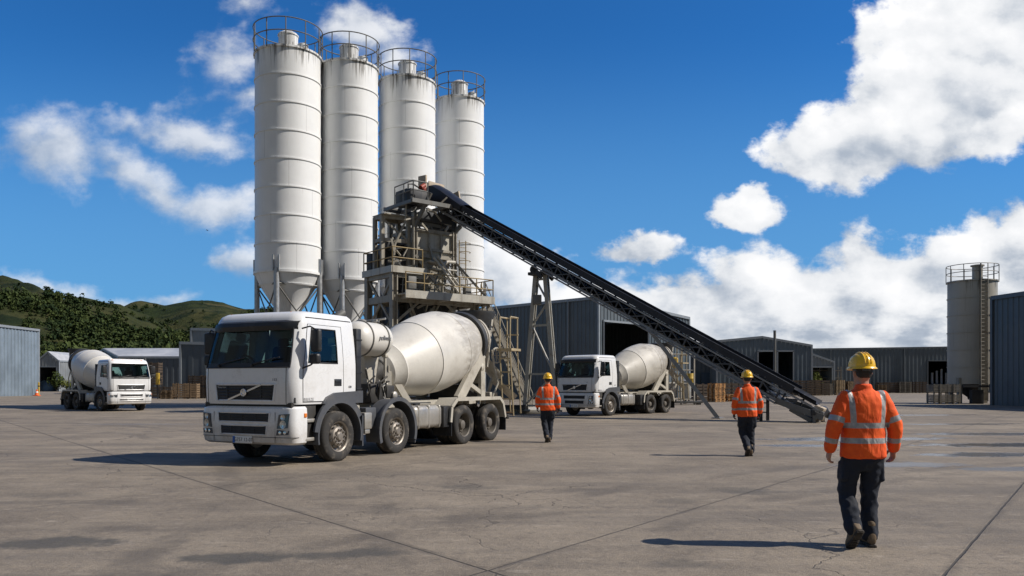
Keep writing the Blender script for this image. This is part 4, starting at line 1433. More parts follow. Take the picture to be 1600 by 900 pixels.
# plinth under tower and trestle
kb = MB()
kb.box((0, 0, .11), (12.6, 9.6, .22), .03)
kb = kb.done('concrete_plinth', mt['concrete_kerb'])
kb.location = (-3.95, 46.4, 0)
kb.rotation_euler = (0, 0, 0)
tag(kb, 'raised concrete plinth under the batching tower and conveyor trestle', 'plinth')

# ------------------------------------------------------------------ conveyor
C0, C1 = Vector((12.55, 32.35, .55)), Vector((-4.35, 45.35, 12.25))      # tail and head pulley centres
cx_ = (C1 - C0)
CL = cx_.length
ex = cx_.normalized()
ey = Vector((-ex.y, ex.x, 0)).normalized()          # away from the viewer's side is -ey or +ey
if ey.y > 0:
    ey = -ey                                        # ey points to the near side
ez = ex.cross(ey)
if ez.z < 0:
    ez = -ez
cv_ = thing('belt_conveyor', 'long dark belt conveyor sloping up from the yard to the batching tower', 'conveyor', C0)


def cpt(s, y, z):
    return ex * s + ey * y + ez * z


HW, BOT = .46, -.5
m_ = MB()
for y in (-HW, HW):
    m_.beam(cpt(-.3, y, -.02), cpt(CL - .6, y, -.02), .1, .07, ez)
    m_.beam(cpt(.9, y, BOT), cpt(CL - 1.2, y, BOT), .08, .12, ez)
m_.done('chord', mt['conv_grey'], cv_, smooth=None)
m_ = MB()
nb = 28
step = (CL - 2.2) / nb
for i in range(nb + 1):
    s = .9 + i * step
    for y in (-HW, HW):
        m_.beam(cpt(s, y, BOT), cpt(s, y, -.05), .07, .07, ex)
        if i < nb:
            a, b = (BOT, -.1) if i % 2 else (-.1, BOT)
            m_.beam(cpt(s, y, a), cpt(s + step, y, b), .055, .06, ez)
            if i > 2:
                m_.beam(cpt(s, y, b), cpt(s + step, y, a), .035, .04, ez)
    m_.beam(cpt(s, -HW, BOT), cpt(s, HW, BOT), .07, .07, ez)
    if i < nb:
        m_.beam(cpt(s, -HW, BOT), cpt(s + step, HW, BOT), .05, .05, ez)
    m_.beam(cpt(s, -HW - .05, .12), cpt(s, HW + .05, .12), .06, .06, ez)
m_.done('truss', mt['conv_lattice'], cv_, smooth=None)
# belt: carrying run in a trough, return run below
m_ = MB()
tr = [(-.42, .25), (-.24, .12), (.24, .12), (.42, .25)]
rows = []
for s in np.linspace(.2, CL, 40):
    rows.append([cpt(s, y, z) for y, z in tr])
m_.grid(rows)
rows = []
for s in np.linspace(.2, CL, 40):
    rows.append([cpt(s, y, z - .025) for y, z in tr])
m_.grid(rows)
rr = .27
for (s0, sg) in ((CL, 1), (.0, -1)):
    rows = []
    for k in range(11):
        a = R(90 - 18 * k)
        rows.append([cpt(s0 + sg * math.cos(a) * rr, y, -.14 + math.sin(a) * rr) for y in (-.4, .4)])
    m_.grid(rows)
m_.grid([[cpt(s, y, -.41) for y in (-.4, .4)] for s in (0, CL)])
m_.done('belt', mt['belt'], cv_, smooth=60, fix=False)
# skirt plates along the trough (the near one hides the belt) and idlers
m_ = MB()
for y in (-HW - .03, HW + .03):
    m_.beam(cpt(1.2, y, .2), cpt(CL - 1.4, y, .2), .03, .26, ez)
    m_.tube(cpt(1.2, y, .345), cpt(CL - 1.4, y, .345), .025, 6)
m_.beam(cpt(1.4, 0, -.22), cpt(CL - 1.4, 0, -.22), .7, .02, ez)
m_.beam(cpt(2.4, -HW + .06, (BOT - .06) / 2), cpt(CL - 1.5, -HW + .06, (BOT - .06) / 2), .015, -BOT - .14, ez)
m_.done('side_plate', mt['conv_dark'], cv_, smooth=None)
for i in range(30):
    s = .9 + (CL - 2) * i / 29
    m_ = MB()
    m_.tube(cpt(s, -.4, -.455), cpt(s, .4, -.455), .04, 8)
    m_.tube(cpt(s, -.52, -.455), cpt(s, .52, -.455), .02, 6)
    m_.done('idler', mt['conv_grey'], cv_)
for nm, s in (('head_pulley', CL), ('tail_pulley', 0.0)):
    m_ = MB()
    m_.tube(cpt(s, -.43, -.14), cpt(s, .43, -.14), rr - .03, 24)
    m_.tube(cpt(s, -.68, -.14), cpt(s, .68, -.14), .07, 10)
    for y in (-.58, .58):
        m_.box(cpt(s, y, -.14), (.3, .14, .26), .03)
    m_.done(nm, mt['dark_steel'], cv_)
# hood over the head, plates either side
m_ = MB()
prof = [(CL - .1 + math.cos(R(a)) * .62, -.1 + math.sin(R(a)) * .6) for a in range(-35, 101, 9)] + [(CL - .7, .48), (CL - 1.2, .43), (CL - 1.8, .37), (CL - 2.6, .3)]
rows = []
for (sx_, zx_) in prof:
    row = []
    for q in (-1, -.96, -.75, -.4, 0, .4, .75, .96, 1):
        nx_, nz_ = sx_ - (CL - .1), zx_ + .1
        if sx_ < CL - .2:
            nx_, nz_ = 0, 1
        ll = math.hypot(nx_, nz_)
        bul = .16 * (1 - q * q) - (.22 if abs(q) == 1 else 0)
        row.append(cpt(sx_ + nx_ / ll * bul, q * .58, zx_ + nz_ / ll * bul))
    rows.append(row)
m_.grid(rows)
for y in (-.58, .58):
    pl = [cpt(sx_, y, zx_) for sx_, zx_ in prof[3:]] + [cpt(CL - 2.6, y, .1), cpt(CL - 1.2, y, -.15), cpt(CL - .5, y, -.5)]
    m_.add(pl, [tuple(range(len(pl)))])
m_.done('hood', mt['belt'], cv_, smooth=50)
m_ = MB()
p_ = cpt(CL + .55, .75, .15)
m_.box(cpt(CL + .6, .62, .2), (.12, .6, 1.3), .02, (0, 0, math.atan2(ey.y, ey.x)))
m_.box(cpt(CL - .75, -.95, .25), (.5, .12, .9), .02, (0, .2, math.atan2(ex.y, ex.x)))
m_.box(cpt(CL + .5, -.3, .45), (.06, 1.3, .45), .02, (0, 0, math.atan2(ey.y, ey.x) + R(90)))
m_.done('end_plate', mt['rusty_plate'], cv_)
m_ = MB()
for y in (.1, .26):
    m_.tube(cpt(CL - 3, HW + y, BOT - .1), cpt(1.5, HW + y, BOT - .1), .028, 6)
for i in range(26):
    s = 1.6 + (CL - 4.8) * i / 25
    m_.box(cpt(s, HW + .15, BOT - .08), (.12, .34, .03), 0, (0, 0, math.atan2(ex.y, ex.x)))
m_.done('cable_tray', mt['conv_grey'], cv_)
# strut legs and the little stand near the tail
m_ = MB()
for y in (.5,):
    top = cpt(CL * .345, y, BOT)
    foot = Vector((9.32, 36.05, .02)) - C0
    m_.beam(foot, top, .17, .17)
m_.beam(Vector((9.32, 36.05, .02)) - C0 - ey * .25, Vector((9.32, 36.05, .02)) - C0 + ey * .25, .4, .06)
m_.done('strut', mt['conv_grey'], cv_, smooth=None)
for y in (-.4, .4):
    m_ = MB()
    q0, q1 = cpt(CL * .098, y, BOT), cpt(CL * .118, y, BOT)
    for q in (q0, q1):
        m_.beam(Vector((q.x, q.y, -C0.z)), q, .11, .11)
    for z in (.35, .75):
        m_.beam(Vector((q0.x, q0.y, -C0.z + z)), Vector((q1.x, q1.y, -C0.z + z)), .05, .05)
    m_.done('stand', mt['dark_steel'], cv_, smooth=None)
m_ = MB()
m_.box(cpt(.45, 0, -.52), (1.0, 1.1, .2), .03, (0, -.5, math.atan2(ex.y, ex.x)))
for y in (-.6, .6):
    m_.beam(cpt(-.4, y, -.16), cpt(1.6, y, BOT), .06, .24, ez)
    q = cpt(.0, y, -.2)
    m_.beam(Vector((q.x, q.y, -C0.z)), q, .12, .12)
m_.done('tail_frame', mt['grey_steel'], cv_, smooth=None)
m_ = MB()
m_.box(cpt(-.05, .25, .05), (.35, .4, .16), .03, (0, -.4, math.atan2(ex.y, ex.x)))
m_.box(cpt(-.3, .45, -.25), (.2, .2, .2), .03)
m_.done('belt_scraper', mt['rusty_plate'], cv_)

mt['trestle'] = M('trestle_steel', (0.36, 0.345, 0.3), 0.5, 0.2, var=0.15, scale=3, dirt=(0.2, 0.15, 0.1), damt=0.6, dscale=2)
# trestle carrying the conveyor
sT = CL * .632
top = C0 + cpt(sT, 0, BOT - .3)
tt = thing('conveyor_trestle', 'tall braced steel trestle carrying the middle of the conveyor', 'trestle', (top.x, top.y, 0))
exh = Vector((ex.x, ex.y, 0)).normalized()
eyh = Vector((ey.x, ey.y, 0)).normalized()
h_ = top.z


def tpt(a, b, z):           # a: along the picture (to the right is -exh), b: towards the viewer
    return -exh * a + eyh * b + Vector((0, 0, z))


lt = []
for sa in (-1, 1):
    f0, f1 = tpt(sa * 1.0 - .1, 0, .2), tpt(sa * .3 - .1, 0, h_ - .1)
    m_ = MB()
    m_.hbeam(f0, f1, .24, .22, .05, eyh)
    m_.box(f0, (.5, .5, .08))
    m_.done('leg', mt['trestle'], tt, smooth=None)
    lt.append((f0, f1))


def lp_(i, k):
    return lt[i][0].lerp(lt[i][1], k)


for k in (.035, .27, .63, .97):
    m_ = MB()
    m_.beam(lp_(0, k), lp_(1, k), .1, .1)
    m_.done('cross_bar', mt['trestle'], tt, smooth=None)
for (i, k, j, l) in ((0, .97, 1, .80), (1, .80, 0, .63), (0, .63, 1, .27), (1, .27, 0, .04)):
    m_ = MB()
    m_.beam(lp_(i, k), lp_(j, l), .08, .08)
    m_.done('diagonal', mt['trestle'], tt, smooth=None)
m_ = MB()
m_.box(tpt(-.1, 0, h_ - .05), (.9, 1.1, .16), .03, (0, 0, math.atan2(exh.y, exh.x)))
for y in (-.5, .5):
    m_.lathe([(0, .2), (.12, .2)], origin=tpt(-.2, y - .06, h_ + .15), axis=eyh, n=16)
    m_.beam(tpt(-.2, y, h_ + .2), tpt(.3, y, h_ - .3), .12, .2)
m_.done('bearing', mt['dark_steel'], tt)
m_ = MB()
m_.box(tpt(-.2, .2, h_ * .81), (.45, .4, .5), .04)
m_.done('junction_box', mt['grey_steel'], tt)
def get_co(me):
    a = np.empty(len(me.vertices) * 3, dtype=np.float32)
    me.vertices.foreach_get('co', a)
    return a.reshape(-1, 3)


# ------------------------------------------------------------------ wheels
WHEELS = {}


def make_wheel(kind):
    """axis along y, outer face towards +y; the wheel is its rim disc, with tyre and hub under it"""
    ro, wd = .52, .30
    y1 = wd / 2
    rim = MB()
    if kind == 'front':
        rim.lathe([(-y1 + .02, .30), (y1 - .03, .30), (y1 - .01, .31), (y1 - .03, .285), (y1 - .10, .275), (y1 - .11, .245), (y1 - .015, .19), (y1 + .005, .15), (y1 - .005, .105), (y1 - .03, .1)], axis=(0, 1, 0), n=40)
    else:
        rim.lathe([(-y1 + .02, .30), (y1 - .03, .30), (y1 - .01, .31), (y1 - .03, .29), (y1 - .10, .28), (y1 - .19, .265), (y1 - .2, .16), (y1 - .2, .12)], axis=(0, 1, 0), n=40)
    yo = (y1 - .06) if kind == 'front' else (y1 - .195)
    rim.mi = 1
    for k in range(10):
        a = 2 * math.pi * (k + .5) / 10
        rr = .222 if kind == 'front' else .235
        rim.lathe([(0, .026), (.012, .026)], origin=(math.cos(a) * rr, yo + (.012 if kind == 'front' else 0.0), math.sin(a) * rr), axis=(0, 1, .0), n=10)
    o = rim.done('wheel', [mt['rim'] if kind == 'front' else mt['rim_dark'], mt['chassis']], None, smooth=30)
    hub = MB()
    if kind == 'front':
        hub.lathe([(y1 - .05, .1), (y1 + .01, .1), (y1 + .035, .075), (y1 + .04, .03)], axis=(0, 1, 0), n=20)
        yb, rb = y1 + .0, .145
    else:
        hub.lathe([(y1 - .21, .15), (y1 - .16, .145), (y1 - .06, .115), (y1 - .045, .08), (y1 - .04, .02)], axis=(0, 1, 0), n=24)
        yb, rb = y1 - .195, .185
    for k in range(10):
        a = 2 * math.pi * k / 10
        hub.lathe([(0, .019), (.035, .017), (.045, .01)], origin=(math.cos(a) * rb, yb, math.sin(a) * rb), axis=(0, 1, 0), n=6)
    hub.done('hub', mt['rim'] if kind == 'front' else mt['rim_dark'], o, smooth=30)

    def tyre(off):
        T = MB()
        n = 110
        prof = [(-y1 + .03, .295, 0), (-y1 + .005, .33, 0), (-y1 - .005, .40, 0), (-y1, .455, 0), (-y1 + .018, .498, 1), (-y1 + .05, .516, 1), (-.052, .52, 0), (-.05, .508, 0), (-.036, .508, 0), (-.034, .52, 0),
                (.034, .52, 0), (.036, .508, 0), (.05, .508, 0), (.052, .52, 0), (y1 - .05, .516, 1), (y1 - .018, .498, 1), (y1, .455, 0), (y1 + .005, .40, 0), (y1 - .005, .33, 0), (y1 - .03, .295, 0)]
        rows = []
        for (y, r, tr_) in prof:
            row = []
            for k in range(n):
                a = 2 * math.pi * k / n
                q = r - (.016 if tr_ and k % 2 else 0)
                if abs(y) <= .3 and r > .5:
                    q = min(q, .52)
                z = math.sin(a) * q
                z = max(z, -.5)                       # weight on the tyre flattens its foot
                row.append((math.cos(a) * q, y + off, z))
            rows.append(row)
        T.grid(rows, closed=True)
        return T
    T = tyre(0)
    if kind == 'rear':
        T2 = tyre(-.34)
        me = bpy.data.meshes.new('tmp')
        T2.bm.to_mesh(me)
        T.bm.from_mesh(me)
        bpy.data.meshes.remove(me)
    T.done('tyre', mt['rubber'], o, smooth=42)
    return o


def put_wheel(kind, parent, x, y, side):
    src = WHEELS.get(kind)
    if src is None:
        o = WHEELS[kind] = make_wheel(kind)
    else:
        o = copy_tree(src)
    o.parent = parent
    o.location = (x, y, .5)
    o.rotation_euler = (0, 0, 0 if side > 0 else math.pi)
    return o


# ------------------------------------------------------------------ mixer truck
# truck frame: x forward from the front axle, y to its left, z up
def panel_rect(mb, x, y0, y1, z0, z1, d, bev=.02):
    mb.bx(x - d, x, y0, y1, z0, z1, bev)


def make_truck(label, loc, heading, axles, style, drum_ax, drum_scale, drum_mat, tank, plate, group):
    t = thing('mixer_truck', label, 'concrete mixer', loc, math.atan2(heading[1], heading[0]), group)
    fancy = style != 'plain'
    rc = .27
    XB = -.57
    white = mt['truck_white']

    RZ = [(1.17, 1.37, 1.235), (1.22, 1.395, 1.245), (1.60, 1.405, 1.25), (1.88, 1.395, 1.25), (1.97, 1.37, 1.248), (2.30, 1.28, 1.222), (2.64, 1.185, 1.18), (2.72, 1.16, 1.17), (2.82, 1.125, 1.155), (2.91, 1.06, 1.125), (2.965, .94, 1.07), (2.985, .78, .96)]

    def outline(i):
        z, xf, w = RZ[i]
        xb = XB if i < 9 else XB + (.03, .08, .18)[i - 9]
        k = (xf - .0) / 1.4
        r = rc
        side = [xb, -.165, .02, .45, xf - .42, xf - r - .02]
        pts = [(x, w) for x in side]
        for a in (15, 30, 45, 60, 75):
            pts.append((xf - r + r * math.sin(R(a)), w - r + r * math.cos(R(a))))
        wf = w - r
        for j in range(9):
            y = wf - 2 * wf * j / 8
            pts.append((xf + .05 * (1 - (y / wf) ** 2), y))
        for a in (75, 60, 45, 30, 15):
            pts.append((xf - r + r * math.sin(R(a)), -(w - r + r * math.cos(R(a)))))
        pts += [(x, -w) for x in side[::-1]]
        return [(x, y, z) for x, y in pts]
    rows = [outline(i) for i in range(len(RZ))]
    NC = len(rows[0])                                    # 31
    last = NC - 1

    def is_ws(i, k):
        return 3 <= i <= 6 and 9 <= k <= 20

    def is_win(i, k):
        return 4 <= i <= 5 and (2 <= k <= 3 or last - 4 <= k <= last - 3)
    cab = MB()
    cab.grid(rows, skip=lambda i, k: is_ws(i, k) or is_win(i, k))
    cab.add(rows[-1], [tuple(range(NC))])
    # back wall with its window
    wb = 1.2
    cab.add([(XB, -1.24, 1.17), (XB, 1.24, 1.17), (XB, 1.24, 2.05), (XB, -1.24, 2.05)], [(0, 1, 2, 3)])
    cab.add([(XB, -1.2, 2.55), (XB, 1.2, 2.55), (XB + .05, 1.12, 2.87), (XB + .05, -1.12, 2.87)], [(0, 1, 2, 3)])
    for s in (-1, 1):
        cab.add([(XB, s * 1.24, 2.05), (XB, s * .92, 2.05), (XB, s * .92, 2.55), (XB, s * 1.2, 2.55)], [(0, 1, 2, 3)])
    cabo = cab.done('cab', white, t, smooth=32)
    cin = MB()
    cin.bx(XB + .02, 1.3, -1.2, 1.2, 1.2, 1.3)
    cin.bx(.82, 1.24, -1.12, 1.12, 1.55, 1.88, .06)
    cin.bx(XB + .01, XB + .05, -1.18, 1.18, 1.3, 2.04)
    cin.bx(XB + .05, .9, -1.15, 1.15, 2.84, 2.86)
    cin.bx(1.0, 1.2, -.75, -.2, 1.86, 1.96, .04)
    cin.done('dashboard', mt['interior'], cabo)
    for y in (-.55, .55):
        sb = MB()
        sb.bx(-.2, .35, y - .27, y + .27, 1.62, 1.78, .06)
        sb.box((-.27, y, 2.05), (.16, .5, .62), .06, (0, -.15, 0))
        sb.box((-.33, y, 2.45), (.1, .26, .18), .04)
        sb.done('seat', mt['seat'], cabo)
    sw = MB()
    sw.ring((.72, -.55, 1.97), .21, .018, axis=(-.8, 0, .6), n=24, k=6)
    sw.tube((.72, -.55, 1.97), (.95, -.55, 1.75), .03)
    sw.beam((.72, -.75, 1.97), (.72, -.35, 1.97), .03, .02)
    sw.done('steering_wheel', mt['black_plastic'], cabo)

    def shell(name, cells, mat, off=.0, parent=None, frit=None, thick=0.0):
        mb = MB()
        cen = Vector((.3, 0, 2.0))
        used = {}
        vs = []

        def vid(i, k):
            if (i, k) not in used:
                p = Vector(rows[i][k])
                o2 = p - Vector((cen.x - .1, 0, p.z))
                o2.normalize()
                if k <= 5 or k >= last - 5:
                    o2 = Vector((0, 1 if p.y > 0 else -1, 0))
                used[(i, k)] = len(vs)
                vs.append(p + o2 * off)
            return used[(i, k)]
        faces, mi = [], []
        for (i, k) in cells:
            faces.append((vid(i, k), vid(i, k + 1), vid(i + 1, k + 1), vid(i + 1, k)))
            mi.append(1 if frit and frit(i, k) else 0)
        _, fs = mb.add(vs, faces)
        for f_, m_ in zip(fs, mi):
            f_.material_index = m_
        return mb.done(name, mat, parent, smooth=60)
    shell('windscreen', [(i, k) for i in range(3, 7) for k in range(9, 21)], [mt['glass'], mt['black_plastic']], -.004, cabo, lambda i, k: i == 3 or (i == 6 and fancy))
    rw = MB()
    rw.add([(XB, -.92, 2.05), (XB, .92, 2.05), (XB, .92, 2.55), (XB, -.92, 2.55)], [(0, 1, 2, 3)])
    rw.done('rear_window', mt['glass'], cabo, smooth=None)
    for s in (1, -1):
        ks = list(range(1, 5)) if s > 0 else list(range(last - 5, last - 1))
        win = [2, 3] if s > 0 else [last - 4, last - 3]
        door = shell('door', [(i, k) for i in range(1, 7) for k in ks if not (4 <= i <= 5 and k in win)], white, .006, t)
        shell('door_window', [(i, k) for i in (4, 5) for k in win], mt['glass'], -.004, door)
        h = MB()
        h.bx(-.1, .13, s * 1.252, s * 1.262, 1.52, 1.66, .004)
        h.bx(-.07, .11, s * 1.262, s * 1.275, 1.6, 1.63, .005)
        h.done('handle', mt['black_plastic'], door)
        sm = MB()
        kf = 5 if s > 0 else last - 5
        kb = 1 if s > 0 else last - 1
        for k in (kf, kb):
            pts = [Vector(rows[i][k]) + Vector((0, s * .004, 0)) for i in range(1, 8)]
            sm.pipe(pts, .007, 5)
        sm.pipe([Vector(rows[1][k]) + Vector((0, s * .004, 0)) for k in (range(kb, kf + 1) if s > 0 else range(kf, kb + 1))], .008, 5)
        sm.pipe([Vector(rows[7][k]) + Vector((0, s * .003, 0)) for k in (range(kb, kf + 1) if s > 0 else range(kf, kb + 1))], .006, 5)
        # rubber round the window
        a, b = (2, 4) if s > 0 else (last - 4, last - 2)
        loop = [rows[4][a], rows[5][a], rows[6][a]] + [rows[6][k] for k in ((3, 4) if s > 0 else (last - 3, last - 2))] + [rows[5][b], rows[4][b], rows[4][3 if s > 0 else last - 3]]
        if s < 0:
            loop = [rows[4][last - 4], rows[5][last - 4], rows[6][last - 4], rows[6][last - 3], rows[6][last - 2], rows[5][last - 2], rows[4][last - 2], rows[4][last - 3]]
        sm.pipe([Vector(p) + Vector((0, s * .004, 0)) for p in loop], .014, 5, closed=True)
        sm.done('door_seal', mt['black_plastic'], door)
        # sill text on the near door
        if fancy:
            mtx = Matrix.Translation((.93, s * 1.2535, 1.26)) @ Matrix.Rotation(R(180 if s > 0 else 0), 4, 'Z') @ Matrix.Rotation(R(90), 4, 'X')
            text_mesh('BREEZE', .085, mt['grey_ink'], door, 'lettering', mtx, .002, 0, 1.2)
            mtx = Matrix.Translation((-.38, s * 1.2545, 1.5)) @ Matrix.Rotation(R(180 if s > 0 else 0), 4, 'Z') @ Matrix.Rotation(R(90), 4, 'X')
            text_mesh('430', .07, mt['grey_ink'], cabo, 'lettering', mtx, .002)
    # rubber round the windscreen, panel gaps of the front flap
    sm = MB()
    lp = [rows[3][k] for k in range(9, 22)] + [rows[i][21] for i in range(4, 7)] + [rows[7][k] for k in range(21, 8, -1)] + [rows[i][9] for i in range(6, 3, -1)]
    sm.pipe([Vector(p) + (Vector(p) - Vector((.6, 0, p[2]))).normalized() * .003 for p in lp], .016, 6, closed=True)
    for k in (10, 20):
        sm.pipe([Vector(rows[i][k]) + Vector((.004, 0, 0)) for i in (0, 1, 2, 3)], .006, 5)
    sm.done('windscreen_seal', mt['black_plastic'], cabo)
    wp = MB()
    for y in (-.75, .15):
        wp.pipe([(1.44, y + .05, 1.93), (1.435, y + .35, 2.0), (1.41, y + .62, 2.06)], .011, 5)
        wp.pipe([(1.44, y + .05, 1.95), (1.42, y + .75, 2.07)], .012, 5)
        wp.box((1.44, y + .05, 1.92), (.05, .06, .05), .01)
    wp.done('wiper', mt['black_plastic'], cabo)
    if style == 'visor':
        v = MB()
        rws = []
        for (dx, z) in ((.03, 2.80), (.17, 2.755), (.205, 2.68), (.18, 2.6)):
            rws.append([(1.06 + dx + .06 * (1 - (y / 1.12) ** 2) - (.14 * max(0, abs(y) - .9) / .22), y, z) for y in np.linspace(-1.12, 1.12, 17)])
        v.grid(rws)
        v.grid([[(x - .015, y, z - .012) for x, y, z in r] for r in rws])
        v.done('sun_visor', mt['black_plastic'], cabo, smooth=40)
    rl = MB()
    for y in (-.8, .8) if style == 'visor' else (-.95, -.35, .0, .75):
        rl.lathe([(-.02, .055), (.03, .05), (.05, .02)], origin=(.93 if style == 'visor' else .98, y, 2.915), axis=(.45, 0, .9), n=12)
    rl.done('marker_lamp', mt['amber'], cabo)
    if style == 'visor':
        hp = MB()
        hp.bx(.1, .62, -.35, .35, 2.93, 2.975, .015)
        hp.done('roof_hatch', white, cabo)
    else:
        hp = MB()
        hp.tube((.75, -1.0, 2.98), (.75, 1.0, 2.98), .02, 6)
        for y in (-1.0, -.3, .4, 1.0):
            hp.tube((.75, y, 2.86), (.75, y, 3.0), .015, 5)
        hp.done('roof_bar', mt['galv'], cabo)
    # grille in the flap
    gz0, gz1, gw = (1.25, 1.54, .80)
    if style == 'plain':
        gz0, gz1, gw = 1.24, 1.5, .82
    xg = 1.452
    g = MB()
    outer = [(-gw, gz1), (gw, gz1), (gw - .06, gz0), (-gw + .06, gz0)]

    def gx(y):
        return 1.402 + .05 * (1 - min(1, abs(y) / .98) ** 2)
    N = 17
    ys = np.linspace(-gw, gw, N)
    g.grid([[(gx(y) + .006, y * (1 if z == gz1 else (gw - .05) / gw), z) for y in ys] for z in (gz0, gz1)])
    for q in range(5):
        z = gz0 + .03 + (gz1 - gz0 - .05) * q / 4
        g.pipe([(gx(y) + .014, y * .95, z) for y in np.linspace(-gw * .92, gw * .92, 13)], .013, 5)
    for y in (-.45, 0, .45):
        g.tube((gx(y) + .018, y, gz0 + .02), (gx(y) + .018, y, gz1 - .02), .01, 5)
    go_ = g.done('grille', mt['black_plastic'], cabo, smooth=40, fix=False)
    f = MB()
    fr_ = [(gx(y) + .01, y * 1.0, gz1 + .012) for y in ys] + [(gx(y) + .01, y * (gw - .05) / gw, gz0 - .012) for y in ys[::-1]]
    f.pipe(fr_, .022, 6, closed=True)
    f.done('grille_frame', white, go_)
    b = MB()
    z0b, z1b = gz0, gz1
    b.beam((gx(.45) + .03, -.42, z0b), (gx(.45) + .032, .46, z1b), .035, .016, (1, 0, 0))
    b.done('diagonal_bar', mt['chrome'], go_)
    b = MB()
    zc_ = (gz0 + gz1) / 2
    b.ring((gx(0) + .045, .02, zc_), .062, .016, axis=(1, 0, 0), n=22, k=6)
    b.lathe([(0, .05), (.012, .05)], origin=(gx(0) + .03, .02, zc_), axis=(1, 0, 0), n=20)
    b.bx(gx(0) + .04, gx(0) + .05, -.055, .095, zc_ - .016, zc_ + .016, .003)
    b.done('badge', mt['chrome'], go_)
    fm = Matrix.Rotation(R(90), 4, 'Z') @ Matrix.Rotation(R(90), 4, 'X')
    if fancy:
        text_mesh('VOLVO', .06, mt['pale_ink'], go_, 'lettering', Matrix.Translation((gx(.62) + .012, -.62, gz1 - .04)) @ fm, .002, 0, 1.25)
        text_mesh('113', .075, mt['grey_ink'], cabo, 'lettering', Matrix.Translation((gx(.78) + .008, .78, gz1 + .1)) @ fm, .002, 0, 1.1)
    # dark gap and bumper
    gp = MB()
    gp.bx(.9, 1.36, -1.16, 1.16, 1.06, 1.2)
    gp.done('front_gap', mt['chassis'], t)

    BZ = [(.40, 1.33, 1.19), (.44, 1.40, 1.235), (.56, 1.435, 1.25), (.80, 1.44, 1.255), (1.02, 1.425, 1.25), (1.09, 1.41, 1.245), (1.13, 1.35, 1.2)]
    bxb = .98

    def bout(z, xf, w):
        r = .18
        pts = [(bxb, w), (xf - r - .02, w)]
        for a in (15, 30, 45, 60, 75):
            pts.append((xf - r + r * math.sin(R(a)), w - r + r * math.cos(R(a))))
        wf = w - r
        for j in range(13):
            y = wf - 2 * wf * j / 12
            pts.append((xf + .05 * (1 - (y / wf) ** 2), y))
        for a in (75, 60, 45, 30, 15):
            pts.append((xf - r + r * math.sin(R(a)), -(w - r + r * math.cos(R(a)))))
        pts += [(xf - r - .02, -w), (bxb, -w)]
        return [(x, y, z) for x, y in pts]
    bm_ = MB()
    br = [bout(*q) for q in BZ]
    bm_.grid(br)
    bm_.add(br[0], [tuple(range(len(br[0])))])
    bm_.add(br[-1], [tuple(range(len(br[-1])))])
    bo = bm_.done('bumper', white, t, smooth=35)

    def bx_at(y):
        return 1.437 + .05 * (1 - min(1, abs(y) / .99) ** 2)

    def slot(z0, z1, w, name='lower_grille'):
        s_ = MB()
        ys_ = np.linspace(-w, w, 15)
        s_.grid([[(bx_at(y) + .006, y * (1 if z > (z0 + z1) / 2 else .97), z) for y in ys_] for z in (z0, z1)])
        for q in range(3):
            z = z0 + .035 + (z1 - z0 - .07) * q / 2
            s_.pipe([(bx_at(y) + .012, y, z) for y in np.linspace(-w * .95, w * .95, 11)], .011, 5)
        for y in (-w * .5, 0, w * .5):
            s_.tube((bx_at(y) + .014, y, z0 + .01), (bx_at(y) + .014, y, z1 - .01), .009, 5)
        o2 = s_.done(name, mt['black_plastic'], bo, smooth=40, fix=False)
        f2 = MB()
        f2.pipe([(bx_at(y) + .008, y, z1 + .01) for y in ys_] + [(bx_at(y) + .008, y * .97, z0 - .01) for y in ys_[::-1]], .017, 6, closed=True)
        f2.done('slot_rim', white, o2)
    if fancy:
        slot(.84, 1.0, .69)
        slot(.6, .755, .62)
    else:
        slot(.84, .97, .66)
        slot(.62, .7, .7)
    sm = MB()
    for y in (-.82, .82):
        sm.pipe([(bx_at(y) + .002, y, z) for z in (.44, .56, .8, 1.02)], .005, 5)
    sm.pipe([Vector(p) * 1.0 + Vector((.002, 0, 0)) for p in bout(.545, 1.436, 1.252)[1:-1]], .005, 5)
    sm.done('panel_gap', mt['black_plastic'], bo)
    # number plate
    pl = MB()
    pz = .49 if fancy else .66
    pl.bx(1.475, 1.497, -.27, .25, pz - .07, pz + .065, .004)
    pl.mi = 1
    pl.bx(1.4972, 1.4985, -.268, -.2, pz - .066, pz + .06) if plate[1] else None
    plo = pl.done('number_plate', [mt['plate_white'], mt['plate_blue']], bo)
    text_mesh(plate[0], .095, mt['ink'], plo, 'lettering', Matrix.Translation((1.4985, .02, pz - .003)) @ fm, .0015, 0, 1.08)
    # lamps
    for s in (-1, 1):
        h = MB()
        if fancy:
            zz, y0, y1 = (.71, 1.0), .875, 1.16
            poly = [(s * y0, zz[0]), (s * (y1 - .03), zz[0] + .02), (s * y1, zz[1]), (s * (y0 + .05), zz[1] - .02)]
            xb_ = [bx_at(y0) + .012, 1.425, 1.41, bx_at(y0) + .012]
        else:
            zz, y0, y1 = (.80, .95), .84, 1.2
            poly = [(s * y0, zz[0]), (s * y1, zz[0] + .01), (s * y1, zz[1]), (s * y0, zz[1])]
            xb_ = [bx_at(y0) + .012, 1.39, 1.39, bx_at(y0) + .012]
        P4 = [Vector((x + .012, y, z)) for x, (y, z) in zip(xb_, poly)]
        back = [p - Vector((.06, 0, 0)) for p in P4]
        h.add(P4 + back, [(0, 1, 2, 3), (7, 6, 5, 4), (0, 4, 5, 1), (1, 5, 6, 2), (2, 6, 7, 3), (3, 7, 4, 0)])
        ho = h.done('headlight', mt['grey_plastic'], bo, smooth=None)
        cen = sum(P4, Vector()) / 4
        nx = (P4[1] - P4[0]).cross(P4[3] - P4[0]).normalized()
        if nx.x < 0:
            nx = -nx
        c_ = MB()
